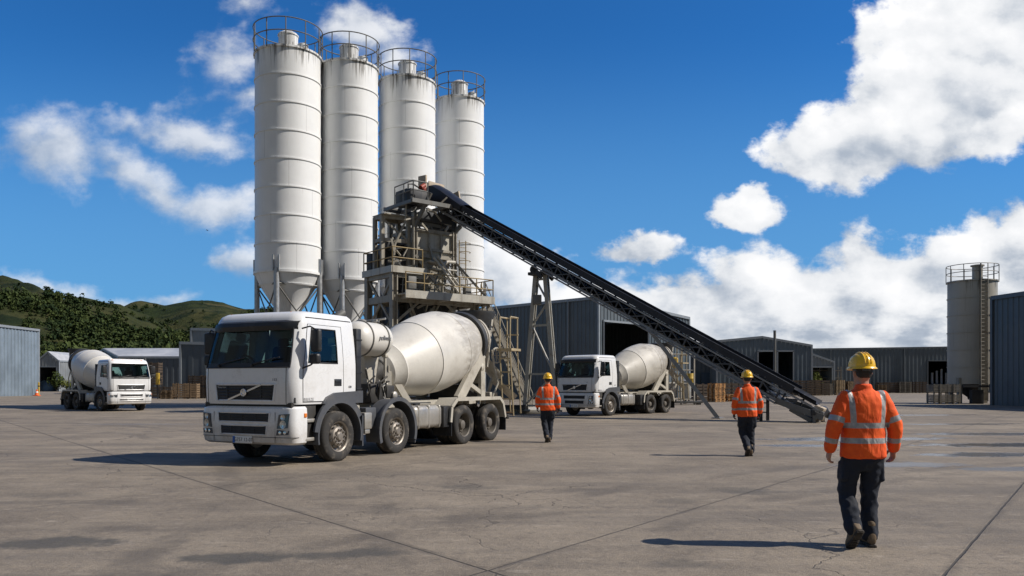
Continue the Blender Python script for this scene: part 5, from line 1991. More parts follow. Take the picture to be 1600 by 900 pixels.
        for dz, r_ in (((-.06, .075), (.075, .055)) if fancy else ((0, .06), (.0, .05))):
            oo = cen + Vector((0, 0 if fancy else (s * (.09 if r_ == .06 else -.07)), dz)) + nx * .004
            c_.lathe([(0, r_), (.012, r_), (.012, r_ - .008), (.003, r_ * .6), (.002, .01)], origin=oo, axis=nx, n=20)
        c_.done('reflector', mt['chrome'], ho)
        l_ = MB()
        l_.add([p + nx * .022 for p in P4], [(0, 1, 2, 3)])
        l_.done('lens', mt['lens'], ho, smooth=None)
        if fancy:
            f_ = MB()
            yy_ = .99
            fb = [Vector((bx_at(.86) + .014, s * .85, .585)), Vector((1.43, s * 1.14, .6)), Vector((1.425, s * 1.16, .68)), Vector((bx_at(.86) + .014, s * .87, .69))]
            f_.add(fb + [q - Vector((.05, 0, 0)) for q in fb], [(0, 1, 2, 3), (7, 6, 5, 4), (0, 4, 5, 1), (1, 5, 6, 2), (2, 6, 7, 3), (3, 7, 4, 0)])
            fo = f_.done('fog_lamp', mt['grey_plastic'], bo, smooth=None)
            f2 = MB()
            for k in (.3, .68):
                q = fb[0].lerp(fb[1], k).lerp(fb[3].lerp(fb[2], k), .5)
                f2.lathe([(0, .032), (.01, .03), (.014, .005)], origin=q + Vector((.004, 0, 0)), axis=(1, s * .25, 0), n=14)
            f2.done('reflector', mt['chrome'], fo)
        a_ = MB()
        a_.bx(1.0 if fancy else 1.28, 1.08 if fancy else 1.31, s * 1.245, s * 1.268, .92, 1.0, .008)
        a_.done('indicator', mt['amber'], bo)
    # steps, wheel arches of the cab
    for s in (-1, 1):
        st = MB()
        st.bx(.62, 1.0, s * .85, s * 1.2, .42, 1.17, .02)
        so_ = st.done('step_well', mt['chassis'], t)
        for z in (.46, .82):
            s2 = MB()
            s2.bx(.63, 1.02, s * 1.0, s * 1.245, z, z + .07, .015)
            s2.done('step', mt['tarnish'], so_)
        ar = MB()
        ar.arcband((0, .52), .66, .70, -12, 192, s * .9, s * 1.27, 24)
        ar.arcband((0, .52), .66, .80, 8, 150, s * 1.22, s * 1.268, 20)
        ar.prism([(-.74, 1.17), (.52, 1.17), (.40, 1.30), (.16, 1.385), (-.74, 1.42)], 1, s * 1.2, s * 1.262)
        ar.bx(-.77, -.735, s * .9, s * 1.25, .26, .9)
        ar.done('wheel_arch', mt['grey_plastic'], t, smooth=40)
    # mirrors
    for s in (1, -1):
        m_ = MB()
        yo = 1.48 if s > 0 else 1.40
        m_.pipe([(1.08, s * 1.2, 2.62), (1.05, s * (yo - .1), 2.66), (1.0, s * yo, 2.6)], .016, 6)
        m_.pipe([(1.12, s * 1.24, 1.86), (1.06, s * (yo - .08), 1.92), (1.0, s * yo, 2.0)], .018, 6)
        m_.box((.98, s * yo, 2.39), (.13, .25, .44), .045, (0, 0, s * -.25), 3)
        m_.box((1.0, s * (yo - .01), 2.04), (.14, .24, .2), .045, (0, 0, s * -.25), 3)
        m_.done('mirror', mt['black_plastic'], cabo, smooth=50)
    # the cab is a little narrower and shorter than a full width one
    def squeeze(o):
        me = o.data
        co = get_co(me)
        x = co[:, 0]
        co[:, 0] = np.where(x > .6, .6 + (x - .6) * .885, x)
        co[:, 1] *= .958
        me.vertices.foreach_set('co', co.ravel())
        me.update()
        for ch in [q for q in bpy.data.objects if q.parent == o]:
            squeeze(ch)
    for o in [q for q in bpy.data.objects if q.parent == t]:
        if o.name.split('.')[0] in ('cab', 'door', 'bumper', 'front_gap', 'step_well'):
            squeeze(o)
    # air intake behind the cab, snorkel
    for s in (1, -1):
        a_ = MB()
        a_.bx(XB - .2, XB - .03, s * 1.0, s * 1.2, 1.25, 2.72, .02)
        for q in range(4):
            a_.bx(XB - .21, XB - .02, s * 1.01, s * 1.21, 1.45 + q * .34, 1.48 + q * .34)
        a_.done('air_intake', mt['black_plastic'], t)
    if tank:
        s_ = MB()
        s_.pipe([(XB - .12, .55, 2.6), (XB - .14, .55, 2.9), (XB - .2, .58, 3.02), (XB - .34, .62, 3.1)], .085, 12)
        s_.done('snorkel', mt['grey_steel'], t)
    # chassis
    xr = axles[-1] - .95
    c = MB()
    for y in (-.42, .42):
        c.bx(xr, 1.1, y - .04, y + .04, .72, 1.0)
    for x in np.linspace(xr + .1, .9, 7):
        c.bx(x - .06, x + .06, -.42, .42, .76, .96)
    for ax in axles:
        c.tube((ax, -.95, .52), (ax, .95, .52), .09, 10)
        c.lathe([(-.16, .12), (-.1, .2), (.1, .2), (.16, .12)], origin=(ax, 0, .5), axis=(1, 0, 0), n=16)
        for s in (-1, 1):
            c.bx(ax - .55, ax + .55, s * .46, s * .54, .6, .68)
    c.bx(.3, 1.15, -.6, .6, .5, 1.1)
    c.bx(-.55, .3, -.4, .4, .6, 1.25)
    c.done('chassis', mt['chassis'], t)
    c = MB()
    xs0 = XB - .35
    c.bx(xr - .2, xs0, -.5, .5, 1.0, 1.14)
    c.bx(xs0 - .05, xs0 + .12, -1.0, 1.0, 1.0, 1.1)
    for x in np.linspace(xr + .2, xs0 - .3, 6):
        c.bx(x - .05, x + .05, -.75, .75, 1.0, 1.1)
    c.done('subframe', mt['cream'], t)
    # wheels
    nrear = 2
    for i, ax in enumerate(axles):
        for s in (1, -1):
            if i < len(axles) - nrear:
                put_wheel('front', t, ax, s * 1.08, s)
            else:
                put_wheel('rear', t, ax, s * 1.08, s)
    # second steering axle mudguard
    if len(axles) == 4:
        for s in (-1, 1):
            m_ = MB()
            a2 = axles[1]
            m_.arcband((a2, .52), .67, .70, -20, 200, s * .86, s * 1.27, 24)
            m_.arcband((a2, .52), .66, .75, -20, 200, s * 1.225, s * 1.275, 24)
            m_.bx(a2 + .62, a2 + 1.0, s * .8, s * 1.1, .62, 1.05, .02)
            m_.bx(a2 - .7, a2 - .67, s * .88, s * 1.26, .2, .5)
            m_.done('mudguard', mt['grey_plastic'] if s else None, t, smooth=40)
            b_ = MB()
            b_.bx(-1.12, -.86, s * 1.0, s * 1.22, .6, .95, .02)
            b_.bx(-1.08, -.9, s * 1.05, s * 1.2, .5, .6, .02)
            b_.done('air_box', mt['tarnish'], t)
            a3 = MB()
            a3.bx(a2 - .73, a2 - .7, s * 1.2, s * 1.24, .78, .86, .005)
            a3.done('side_marker', mt['red_lens'], t)
    # rear mudguard over both axles
    r1, r2 = axles[-2], axles[-1]
    for s in (-1, 1):
        m_ = MB()
        y0, y1 = s * .72, s * 1.27
        top = 1.17
        path = [(r1 + .78, .60), (r1 + .72, .98), (r1 + .45, top), (r2 - .42, top), (r2 - .62, 1.02), (r2 - .76, .62)]
        v, f = [], []
        for x, z in path:
            v += [(x, y0, z), (x, y1, z), (x, y1, z + .035), (x, y0, z + .035)]
        for i in range(len(path) - 1):
            b0, e0 = i * 4, i * 4 + 4
            for q in range(4):
                f.append((b0 + q, b0 + (q + 1) % 4, e0 + (q + 1) % 4, e0 + q))
        m_.add(v, f)
        for (x0_, z0_), (x1_, z1_) in zip(path, path[1:]):
            m_.beam((x0_, s * 1.265, z0_), (x1_, s * 1.265, z1_), .03, .09)
        m_.done('rear_mudguard', mt['cream'], t, smooth=None)
        m_ = MB()
        m_.bx(r1 + .74, r1 + 1.02, s * .75, s * 1.2, .48, 1.0, .02)
        m_.done('valve_box', mt['black_plastic'], t)
        for q_ in (r2 - .8, r1 + .72):
            m_ = MB()
            m_.bx(q_, q_ + .03, s * .72, s * 1.26, .25, .65)
            m_.done('mud_flap', mt['black_plastic'], t)
        m_ = MB()
        m_.lathe([(0, .07), (.02, .07), (.025, .03)], origin=((r1 + r2) / 2, s * 1.2, 1.02), axis=(0, s, 0), n=14)
        m_.done('reflector', mt['chrome'], t)
    # fuel tank between the axles
    xa_ = axles[-2] + 1.02
    xb_ = (axles[1] - .74) if len(axles) == 4 else -.95
    for s in (1, -1):
        ft = MB()
        L = min(1.3, xb_ - xa_ - .06)
        x0_ = xb_ - .03 - L
        ft.bx(x0_, x0_ + L, s * .62, s * 1.19, .5, 1.04, .1)
        for k in (.12, .5, .86):
            ft.bx(x0_ + L * k - .035, x0_ + L * k + .035, s * .6, s * 1.203, .488, 1.052, .1)
        fo = ft.done('fuel_tank', mt['tarnish'], t, smooth=50)
        cp = MB()
        cp.lathe([(0, .06), (.05, .06), (.06, .03)], origin=(x0_ + L * .7, s * .95, 1.04), axis=(0, 0, 1), n=14)
        cp.beam((x0_, s * .8, 1.09), (x0_ + L, s * .8, 1.11), .08, .03)
        cp.done('filler_cap', mt['dark_steel'], fo)
    # ---------------- drum
    (ax0, az0), (ax1, az1) = drum_ax
    d = Vector((ax1 - ax0, 0, az1 - az0))
    LD = d.length
    d.normalize()
    k = LD / 2.94
    q = drum_scale
    dm = MB()
    dm.M = Matrix.Identity(4)
    prof = [(-.42, .12), (-.40, .40), (-.30, .55), (0, .70), (.02, .722), (.05, .722), (.08, .71), (1.28, 1.03), (1.29, 1.05), (1.33, 1.05), (1.35, 1.045), (2.0, 1.125), (2.35, 1.135), (2.7, 1.12), (2.71, 1.128), (2.74, 1.128), (2.76, 1.115), (3.4, .985), (3.55, .95), (4.0, .80)]
    o3 = Vector((ax0, 0, az0)) - d * (1.3 * k)
    dm.lathe([(s * k, r * q) for s, r in prof], origin=o3, axis=d, n=72)
    # welded spiral showing on the flank
    dro = dm.done('drum', mt[drum_mat], t, smooth=28)
    sp = MB()
    ref = Vector((0, 1, 0))
    for s_, r_, w_ in ((3.05, 1.056, .004),):
        sp.ring(o3 + d * (s_ * k), r_ * q, w_, axis=d, n=64, k=5)
    sp.done('weld_seam', mt[drum_mat], dro)
    rg = MB()
    rg.lathe([(4.0 * k, .8 * q), (4.0 * k, .90 * q), (4.18 * k, .90 * q), (4.18 * k, .78 * q)], origin=o3, axis=d, n=56)
    rg.done('roller_ring', mt['dark_steel'], dro, smooth=30)
    rg = MB()
    rg.lathe([(4.18 * k, .77 * q), (4.45 * k, .70 * q), (4.46 * k, .73 * q), (4.52 * k, .73 * q), (4.53 * k, .68 * q), (4.72 * k, .62 * q), (4.73 * k, .66 * q), (4.8 * k, .66 * q), (4.82 * k, .5 * q), (4.5 * k, .45 * q)], origin=o3, axis=d, n=48)
    rg.done('drum_mouth', mt[drum_mat], dro, smooth=30)
    rg = MB()
    fr = o3 - d * (.42 * k)
    rg.lathe([(-.45, .22), (-.1, .3), (.02, .34), (.06, .34)], origin=fr, axis=d, n=24)
    rg.box(fr - d * .35 + Vector((0, 0, -.1)), (.5, .5, .6), .05)
    rg.done('drum_gearbox', mt['chassis'], t)
    # front pedestal
    fx = fr.x - .12
    pd = MB()
    for s in (-1, 1):
        pd.beam((fx + .25, s * .5, 1.1), (fx, s * .3, az0 - .25), .14, .2)
        pd.beam((fx - .5, s * .55, 1.1), (fx, s * .32, az0 - .3), .1, .16)
    pd.bx(fx - .08, fx + .12, -.4, .4, az0 - .45, az0 - .2)
    pd.done('front_pedestal', mt['cream'], t)
    # rear pedestal: two raking legs to the roller ring, plates
    rx, rz = (o3 + d * (4.1 * k)).x, (o3 + d * (4.1 * k)).z
    pd = MB()
    for s in (-1, 1):
        pd.beam((rx + 1.25, s * .62, 1.12), (rx - .05, s * .66, rz - .35), .12, .34, (1, 0, 0))
        pd.beam((rx - .15, s * .6, 1.1), (rx - .1, s * .62, rz - .4), .1, .24, (1, 0, 0))
        pd.beam((rx + .75, s * .6, 1.62), (rx - .1, s * .6, 1.3), .08, .12)
        pd.lathe([(-.08, .16), (.08, .16)], origin=(rx - .03, s * .55, rz - .78 * q - .03), axis=d, n=18)
    pd.bx(rx - .25, rx - .05, -.62, .62, rz - 1.22, rz - .95)
    pd.done('rear_pedestal', mt['cream'], t)
    pd = MB()
    pd.bx(rx - .2, rx + 1.0, -.45, .45, 1.14, 1.55, .04)
    pd.lathe([(0, .2), (.9, .2)], origin=(rx - .3, -.3, 1.75), axis=(1, 0, .1), n=16)
    pd.box((rx - .5, .1, 1.5), (.4, .7, .5), .05)
    pd.done('hydraulics', mt['chassis'], t)
    # charge hopper and chutes at the tail
    mo = o3 + d * (4.85 * k)
    hp = MB()
    vv, ff = [], []
    n_ = 20
    for (dx, z, ra, rb_) in ((-.1, .75, .62, .58), (-.1, .68, .62, .58), (-.08, .1, .34, .32), (-.05, -.25, .2, .25)):
        for i in range(n_):
            a = 2 * math.pi * i / n_
            vv.append((mo.x + dx - .1 + ra * math.cos(a), rb_ * math.sin(a), mo.z + z))
    for j in range(3):
        for i in range(n_):
            i2 = (i + 1) % n_
            ff.append((j * n_ + i, j * n_ + i2, (j + 1) * n_ + i2, (j + 1) * n_ + i))
    hp.add(vv, ff)
    hp.done('charge_hopper', mt['dark_steel'], t, smooth=40)
    ch = MB()
    def trough(mb, p0, p1, w):
        p0, p1 = Vector(p0), Vector(p1)
        dd = (p1 - p0).normalized()
        sy = dd.cross(Vector((0, 0, 1))).normalized()
        uz = sy.cross(dd)
        rws = []
        for off in (0, .02):
            for p in (p0, p1):
                rws.append([p + sy * (math.cos(R(a)) * (w - off)) + uz * (-abs(math.sin(R(a))) * (w - off) * .8) for a in range(0, 181, 20)])
        mb.grid(rws[:2])
        mb.grid(rws[2:])
    trough(ch, (mo.x - .15, .05, mo.z - .35), (mo.x - .75, .5, mo.z - 1.15), .3)
    trough(ch, (mo.x - .62, .45, mo.z - 1.2), (mo.x - .95, 1.0, mo.z - 1.75), .26)
    for s in (-1, 1):
        ch.beam((mo.x + .05, s * .5, mo.z - .9), (mo.x - .35, s * .45, mo.z + .6), .07, .1)
        ch.beam((rx - .1, s * .55, rz - .35), (mo.x - .2, s * .5, mo.z + .2), .07, .1)
    ch.tube((mo.x - .45, .2, 1.1), (mo.x - .6, .4, mo.z - 1.1), .06, 8)
    ch.box((mo.x - .5, .0, 1.25), (.5, .9, .14), .02)
    ch.ring((mo.x - .35, .62, mo.z - .55), .22, .025, axis=(.2, 1, 0), n=18, k=5)
    for a in range(0, 180, 45):
        ch.tube((mo.x - .35 - .22 * math.cos(R(a)), .62, mo.z - .55 - .22 * math.sin(R(a))), (mo.x - .35 + .22 * math.cos(R(a)), .62, mo.z - .55 + .22 * math.sin(R(a))), .012, 5)
    ch.pipe([(mo.x - .1, .62, 1.2), (mo.x - .3, .7, 1.6), (mo.x - .25, .6, 2.0), (mo.x - .1, .6, mo.z - .4)], .03, 6)
    ch.pipe([(mo.x - .2, -.5, 1.2), (mo.x - .4, -.5, 1.9), (mo.x - .1, -.4, mo.z - .2)], .03, 6)
    ch.done('discharge_chute', mt['cream'], t, smooth=40)
    # ladder and small platform on the left rear corner
    ld = MB()
    lx, ly = mo.x - .35, .78
    zt = mo.z - .38
    for dx in (.0, .34):
        top_ = zt + .95
        ld.tube((lx - .12, ly + dx, .62), (lx + .12, ly + dx, zt), .026, 6)
        ld.tube((lx + .12, ly + dx, zt), (lx + .1, ly + dx, top_), .026, 6)
        ld.tube((lx - .38, ly + dx, zt), (lx - .38, ly + dx, top_), .026, 6)
        ld.tube((lx + .1, ly + dx, top_), (lx - .38, ly + dx, top_), .026, 6)
        ld.tube((lx - .38, ly + dx, zt), (lx - .62, ly + dx, .68), .022, 6)
    for i in range(5):
        z = .72 + i * (zt - .75) / 4.6
        ld.box((lx - .12 + .24 * (z - .62) / (zt - .62), ly + .17, z), (.06, .34, .04))
    for zz in (zt + .45, zt + .95):
        ld.tube((lx - .38, ly - .05, zz), (lx - .38, ly + .37, zz), .024, 6)
    ld.bx(lx - .5, lx + .14, ly - .08, ly + .4, zt - .04, zt + .03)
    ld.done('ladder', mt['ladder_yellow'], t)
    rb = MB()
    rb.bx(xr - .3, xr - .18, -1.15, 1.15, .55, .68, .02)
    for s in (-1, 1):
        rb.bx(xr - .25, xr + .1, s * .4 - .04, s * .4 + .04, .6, .8)
    rb.done('rear_bar', mt['chassis'], t)
    for s in (-1, 1):
        tl = MB()
        tl.bx(xr - .34, xr - .3, s * .75 - .2, s * .75 + .2, .62, .76, .01)
        tl.done('tail_lamp', mt['red_lens'], t)
    # water tank and pipework behind the cab
    if tank:
        wt_ = MB()
        x_, z_, r_, y_ = -1.78, 2.57, .38, .62
        wt_.lathe([(-.72, .02), (-.71, .12), (-.67, .22), (-.6, .31), (-.5, .36), (-.38, r_), (.36, r_), (.47, .36), (.56, .3), (.62, .2), (.65, .1), (.66, .02)], origin=(x_, y_, z_), axis=(-1, 0, 0), n=44)
        wo = wt_.done('water_tank', mt['tank'], t, smooth=40)
        for dx in (.3, -.3):
            s_ = MB()
            s_.ring((x_ - dx, y_, z_), r_ + .008, .02, axis=(1, 0, 0), n=36, k=5)
            s_.done('strap', mt['grey_steel'], wo)
        s_ = MB()
        s_.box((x_ - .3, y_, z_ + r_ + .04), (.12, .14, .08), .02)
        s_.tube((x_ - .3, y_ - .3, z_ + r_ + .06), (x_ - .32, y_ + .26, z_ + r_ + .1), .025, 6)
        s_.lathe([(0, .11), (.05, .11), (.08, .05)], origin=(x_ + .1, y_ - .1, z_ + r_ - .01), axis=(0, 0, 1), n=16)
        s_.done('filler', mt['tarnish'], wo)
        mtx = Matrix.Translation((x_ - .12, y_ + r_ + .004, z_ + .02)) @ Matrix.Rotation(R(180), 4, 'Z') @ Matrix.Rotation(R(90), 4, 'X')
        text_mesh('polimix', .15, mt['grey_ink'], wo, 'lettering', mtx, .012, .25)
        x_ = -2.08
        p_ = MB()
        p_.beam((x_ + .1, .45, 1.12), (x_, .42, z_ - r_ + .05), .12, .2)
        p_.beam((x_ + .1, -.5, 1.12), (x_, -.5, z_ - r_ + .05), .12, .2)
        p_.prism([(x_ + .3, 2.25), (x_ - .3, 2.25), (x_ - .12, 1.5), (x_ + .1, 1.5)], 1, -.5, .5)
        p_.tube((x_ - .18, .75, 1.25), (x_ - .18, .75, z_ - .3), .035, 8)
        p_.box((x_ - .18, .75, z_ - .36), (.12, .12, .08), .02)
        p_.done('tank_stand', mt['cream'], t)
        p_ = MB()
        rp = random.Random(3)
        p_.box((x_ + .25, .6, 1.35), (.5, .5, .45), .05)
        p_.box((x_ - .25, .72, 1.38), (.32, .3, .3), .04)
        p_.lathe([(0, .16), (.4, .16)], origin=(x_ + .3, .3, 1.3), axis=(0, 1, 0), n=16)
        for i in range(9):
            a = Vector((x_ + rp.uniform(-.4, .6), rp.uniform(.45, .85), 1.15))
            b = a + Vector((rp.uniform(-.25, .25), rp.uniform(-.1, .15), rp.uniform(.25, .5)))
            c_ = b + Vector((rp.uniform(-.3, .2), rp.uniform(-.15, .1), rp.uniform(-.1, .35)))
            p_.pipe([a, a.lerp(b, .6) + Vector((.05, .04, 0)), b, c_], .022, 6)
        p_.done('pump', mt['chassis'], t)
        p_ = MB()
        for i in range(6):
            a = Vector((x_ + rp.uniform(-.35, .5), rp.uniform(.6, .9), 1.15))
            b = a + Vector((rp.uniform(-.15, .15), rp.uniform(-.1, .1), rp.uniform(.15, .35)))
            p_.pipe([a, b, b + Vector((rp.uniform(-.25, .1), .02, rp.uniform(.05, .3)))], .02, 6)
        p_.lathe([(0, .09), (.12, .09), (.15, .04)], origin=(x_ - .35, .8, 1.3), axis=(0, 1, 0), n=14)
        p_.done('pipework', mt['tarnish'], t)
    return t


def unit(h):
    h = Vector((*h, 0)).normalized()
    return (h.x, h.y)


GT = 'white concrete mixer trucks in the yard'
make_truck('big white four axle mixer truck, largest in the yard, facing left by the silos', (-4.59, 16.62, 0), unit((-.4395, -.898)), [0, -2.06, -5.15, -6.67], 'visor',
           ((-4.5, 2.2), (-7.22, 2.83)), .935, 'drum', True, ('G757 12-07', True), GT)
make_truck('white three axle mixer truck with a dusty beige drum under the conveyor', (3.94, 39.9, 0), unit((-.66, -.75)), [0, -3.75, -5.3], 'visor',
           ((-3.5, 2.3), (-6.35, 2.98)), 1.03, 'drum_grey', False, ('B41 KDR', True), GT)
make_truck('white mixer truck with a sunlit front, far left before the green hills', (-22.92, 46.75, 0), unit((.75, -.66)), [0, -3.6, -5.05], 'plain',
           ((-2.9, 2.25), (-5.75, 2.93)), 1.0, 'tank', False, ('HJ23 8MY', False), GT)
# ------------------------------------------------------------------ people
def ell(c, rx, ry, n=20, ex_=2.0, u=(1, 0, 0), v=(0, 1, 0)):
    c, u, v = Vector(c), Vector(u), Vector(v)
    out = []
    for k in range(n):
        a = 2 * math.pi * k / n
        ca, sa = math.cos(a), math.sin(a)
        ca = math.copysign(abs(ca) ** (2 / ex_), ca)
        sa = math.copysign(abs(sa) ** (2 / ex_), sa)
        out.append(c + u * (ca * rx) + v * (sa * ry))
    return out


def limb(mb, pts, radii, n=16, sub=4, flat=1.0, side=(1, 0, 0)):
    """tapering round limb through joints, with rounded ends"""
    pts = [Vector(p) for p in pts]
    P, Q = [], []
    for i in range(len(pts) - 1):
        p0 = pts[i - 1] if i > 0 else pts[i] * 2 - pts[i + 1]
        p3 = pts[i + 2] if i + 2 < len(pts) else pts[i + 1] * 2 - pts[i]
        for k in range(sub):
            t = k / sub
            a, b, c, d = p0, pts[i], pts[i + 1], p3
            q = .5 * ((2 * b) + (c - a) * t + (2 * a - 5 * b + 4 * c - d) * t * t + (3 * b - a - 3 * c + d) * t ** 3)
            P.append(q)
            Q.append(radii[i] + (radii[i + 1] - radii[i]) * (t * t * (3 - 2 * t)))
    P.append(pts[-1])
    Q.append(radii[-1])
    d0, d1 = (P[1] - P[0]).normalized(), (P[-1] - P[-2]).normalized()
    P = [P[0] - d0 * Q[0] * .8, P[0] - d0 * Q[0] * .45] + P + [P[-1] + d1 * Q[-1] * .45, P[-1] + d1 * Q[-1] * .8]
    Q = [Q[0] * .35, Q[0] * .85] + Q + [Q[-1] * .85, Q[-1] * .35]
    rings = []
    ref = Vector(side)
    for i, p in enumerate(P):
        d = (P[min(i + 1, len(P) - 1)] - P[max(i - 1, 0)]).normalized()
        ref = (ref - d * ref.dot(d)).normalized()
        bi = d.cross(ref)
        rings.append(ell(p, Q[i], Q[i] * flat, n, 2.0, ref, bi))
    mb.loft(rings)


def fuse(mb, voxel, smooth=4, factor=.5):
    """one closed surface out of overlapping closed pieces"""
    bmesh.ops.recalc_face_normals(mb.bm, faces=mb.bm.faces[:])
    me = bpy.data.meshes.new('fuse')
    mb.bm.to_mesh(me)
    mb.bm.free()
    o = bpy.data.objects.new('fuse', me)
    COL.objects.link(o)
    md = o.modifiers.new('r', 'REMESH')
    md.mode = 'VOXEL'
    md.voxel_size = voxel
    if smooth:
        ms = o.modifiers.new('s', 'SMOOTH')
        ms.iterations = smooth
        ms.factor = factor
    dg = bpy.context.evaluated_depsgraph_get()
    dg.update()
    out = bpy.data.meshes.new_from_object(o.evaluated_get(dg))
    bpy.data.objects.remove(o)
    bpy.data.meshes.remove(me)
    return out


def folds(me, amp, scale, seed, zs=.5, hot=()):
    """cloth folds: push the surface along its normals; stronger round the joints in hot (point, reach)"""
    co = get_co(me)
    nr = np.empty(len(me.vertices) * 3, dtype=np.float32)
    me.vertices.foreach_get('normal', nr)
    nr = nr.reshape(-1, 3)
    d = np.empty(len(co), dtype=np.float32)
    for i, p in enumerate(co):
        k = .55
        for (h, r) in hot:
            k += 1.3 * math.exp(-((p[0] - h[0]) ** 2 + (p[1] - h[1]) ** 2 + (p[2] - h[2]) ** 2) / (r * r))
        q = Vector((p[0] * scale + seed, p[1] * scale, p[2] * scale * zs))
        n1 = noise.noise(q)
        n2 = noise.noise(Vector((p[0] * scale * 1.3 + 7 + seed, p[1] * scale * 1.3, (p[2] + p[0] * .6) * scale * 1.5)))
        d[i] = k * ((1 - abs(n1) * 2.2) * .6 + n2 * .6)
    co = co + nr * (d * amp)[:, None]
    me.vertices.foreach_set('co', co.ravel().astype(np.float32))
    me.update()
    return co


def seg_d(co, a, b):
    a, b = np.array(a, dtype=np.float32), np.array(b, dtype=np.float32)
    ab = b - a
    t = ((co - a) @ ab) / (ab @ ab)
    q = a + np.clip(t, -.3, 1.3)[:, None] * ab
    return np.linalg.norm(co - q, axis=1), t * np.linalg.norm(ab)


def hand(mb, wrist, elbow, side, curl=.5, r=1.0):
    """palm, four unequal bent fingers and a thumb; hangs from the wrist along the forearm"""
    w, e = Vector(wrist), Vector(elbow)
    d = (w - e).normalized()
    d = (d + Vector((0, .12, -.35))).normalized()
    fw = Vector((0, 1, 0))
    fw = (fw - d * fw.dot(d)).normalized()               # thumb edge points forward
    inn = Vector((-side, 0, 0))
    inn = (inn - d * inn.dot(d) - fw * inn.dot(fw)).normalized()   # palm faces the thigh
    rings = []
    for t, wx, th in ((-.03, .028, .024), (.0, .03, .022), (.03, .038, .019), (.06, .043, .017), (.088, .042, .014), (.098, .03, .01)):
        rings.append(ell(w + d * t * r, wx * r, th * r, 14, 2.6, fw, inn))
    mb.loft(rings)
    for k, (o, L, rr) in enumerate(((.030, .072, .0098), (.010, .081, .0102), (-.010, .075, .0098), (-.029, .058, .0088))):
        b = w + d * .085 * r + fw * o * r
        c1 = curl * (1 + .12 * k)
        dirs = []
        a = .25 + c1 * .35
        pts = [b]
        for s_, sc_ in enumerate((.46, .3, .24)):
            dd = (d * math.cos(a) + inn * math.sin(a)).normalized()
            pts.append(pts[-1] + dd * L * sc_ * r)
            a += c1 * .75
        limb(mb, pts, [rr * r, rr * .98 * r, rr * .92 * r, rr * .8 * r], 9, 2)
    b = w + d * .022 * r + fw * .03 * r + inn * .006
    t1 = (d * .62 + fw * .62 + inn * .35).normalized()
    t2 = (d * .9 + fw * .2 + inn * .4).normalized()
    limb(mb, [b, b + t1 * .042 * r, b + t1 * .042 * r + t2 * .034 * r, b + t1 * .042 * r + t2 * .062 * r], [.0135 * r, .0125 * r, .0115 * r, .0092 * r], 9, 2)


def boot(mb, ms_, ankle, toe_dir, up):
    """boot upper and sole in the foot's own frame"""
    a, f, u = Vector(ankle), Vector(toe_dir).normalized(), Vector(up)
    u = (u - f * u.dot(f)).normalized()
    s_ = f.cross(u)
    rings = []
    for y, w, h0, h1 in ((-.085, .02, -.06, -.02), (-.078, .034, -.078, .03), (-.05, .040, -.08, .055), (-.01, .042, -.08, .06), (.04, .043, -.08, .035), (.09, .048, -.08, .0), (.14, .05, -.08, -.02), (.175, .042, -.078, -.032), (.197, .024, -.072, -.045)):
        c = a + f * y + u * ((h0 + h1) / 2)
        rings.append(ell(c, w, (h1 - h0) / 2, 16, 2.6, s_, u))
    mb.loft(rings)
    limb(mb, [a - f * .015 + u * .0, a - f * .02 + u * .12], [.047, .052], 14, 2)
    sr = []
    for y, w in ((-.095, .022), (-.085, .036), (-.04, .041), (.02, .037), (.06, .041), (.11, .052), (.16, .05), (.195, .034), (.208, .016)):
        lift = .0 if -.03 > y or y > .03 else .006
        c = a + f * y + u * (-.089 + lift * .5 + (max(0, y - .14) * .25))
        sr.append(ell(c, w, .0125, 16, 3.2, s_, u))
    ms_.loft(sr)
    for y in (-.08, -.06, -.04, .05, .075, .1, .125, .15, .175):
        ms_.box(a + f * y + u * -.103, (.07, .012, .008), 0, None) if False else ms_.beam(a + f * y + u * (-.103 + max(0, y - .14) * .25) - s_ * .034, a + f * y + u * (-.103 + max(0, y - .14) * .25) + s_ * .034, .013, .01, u)


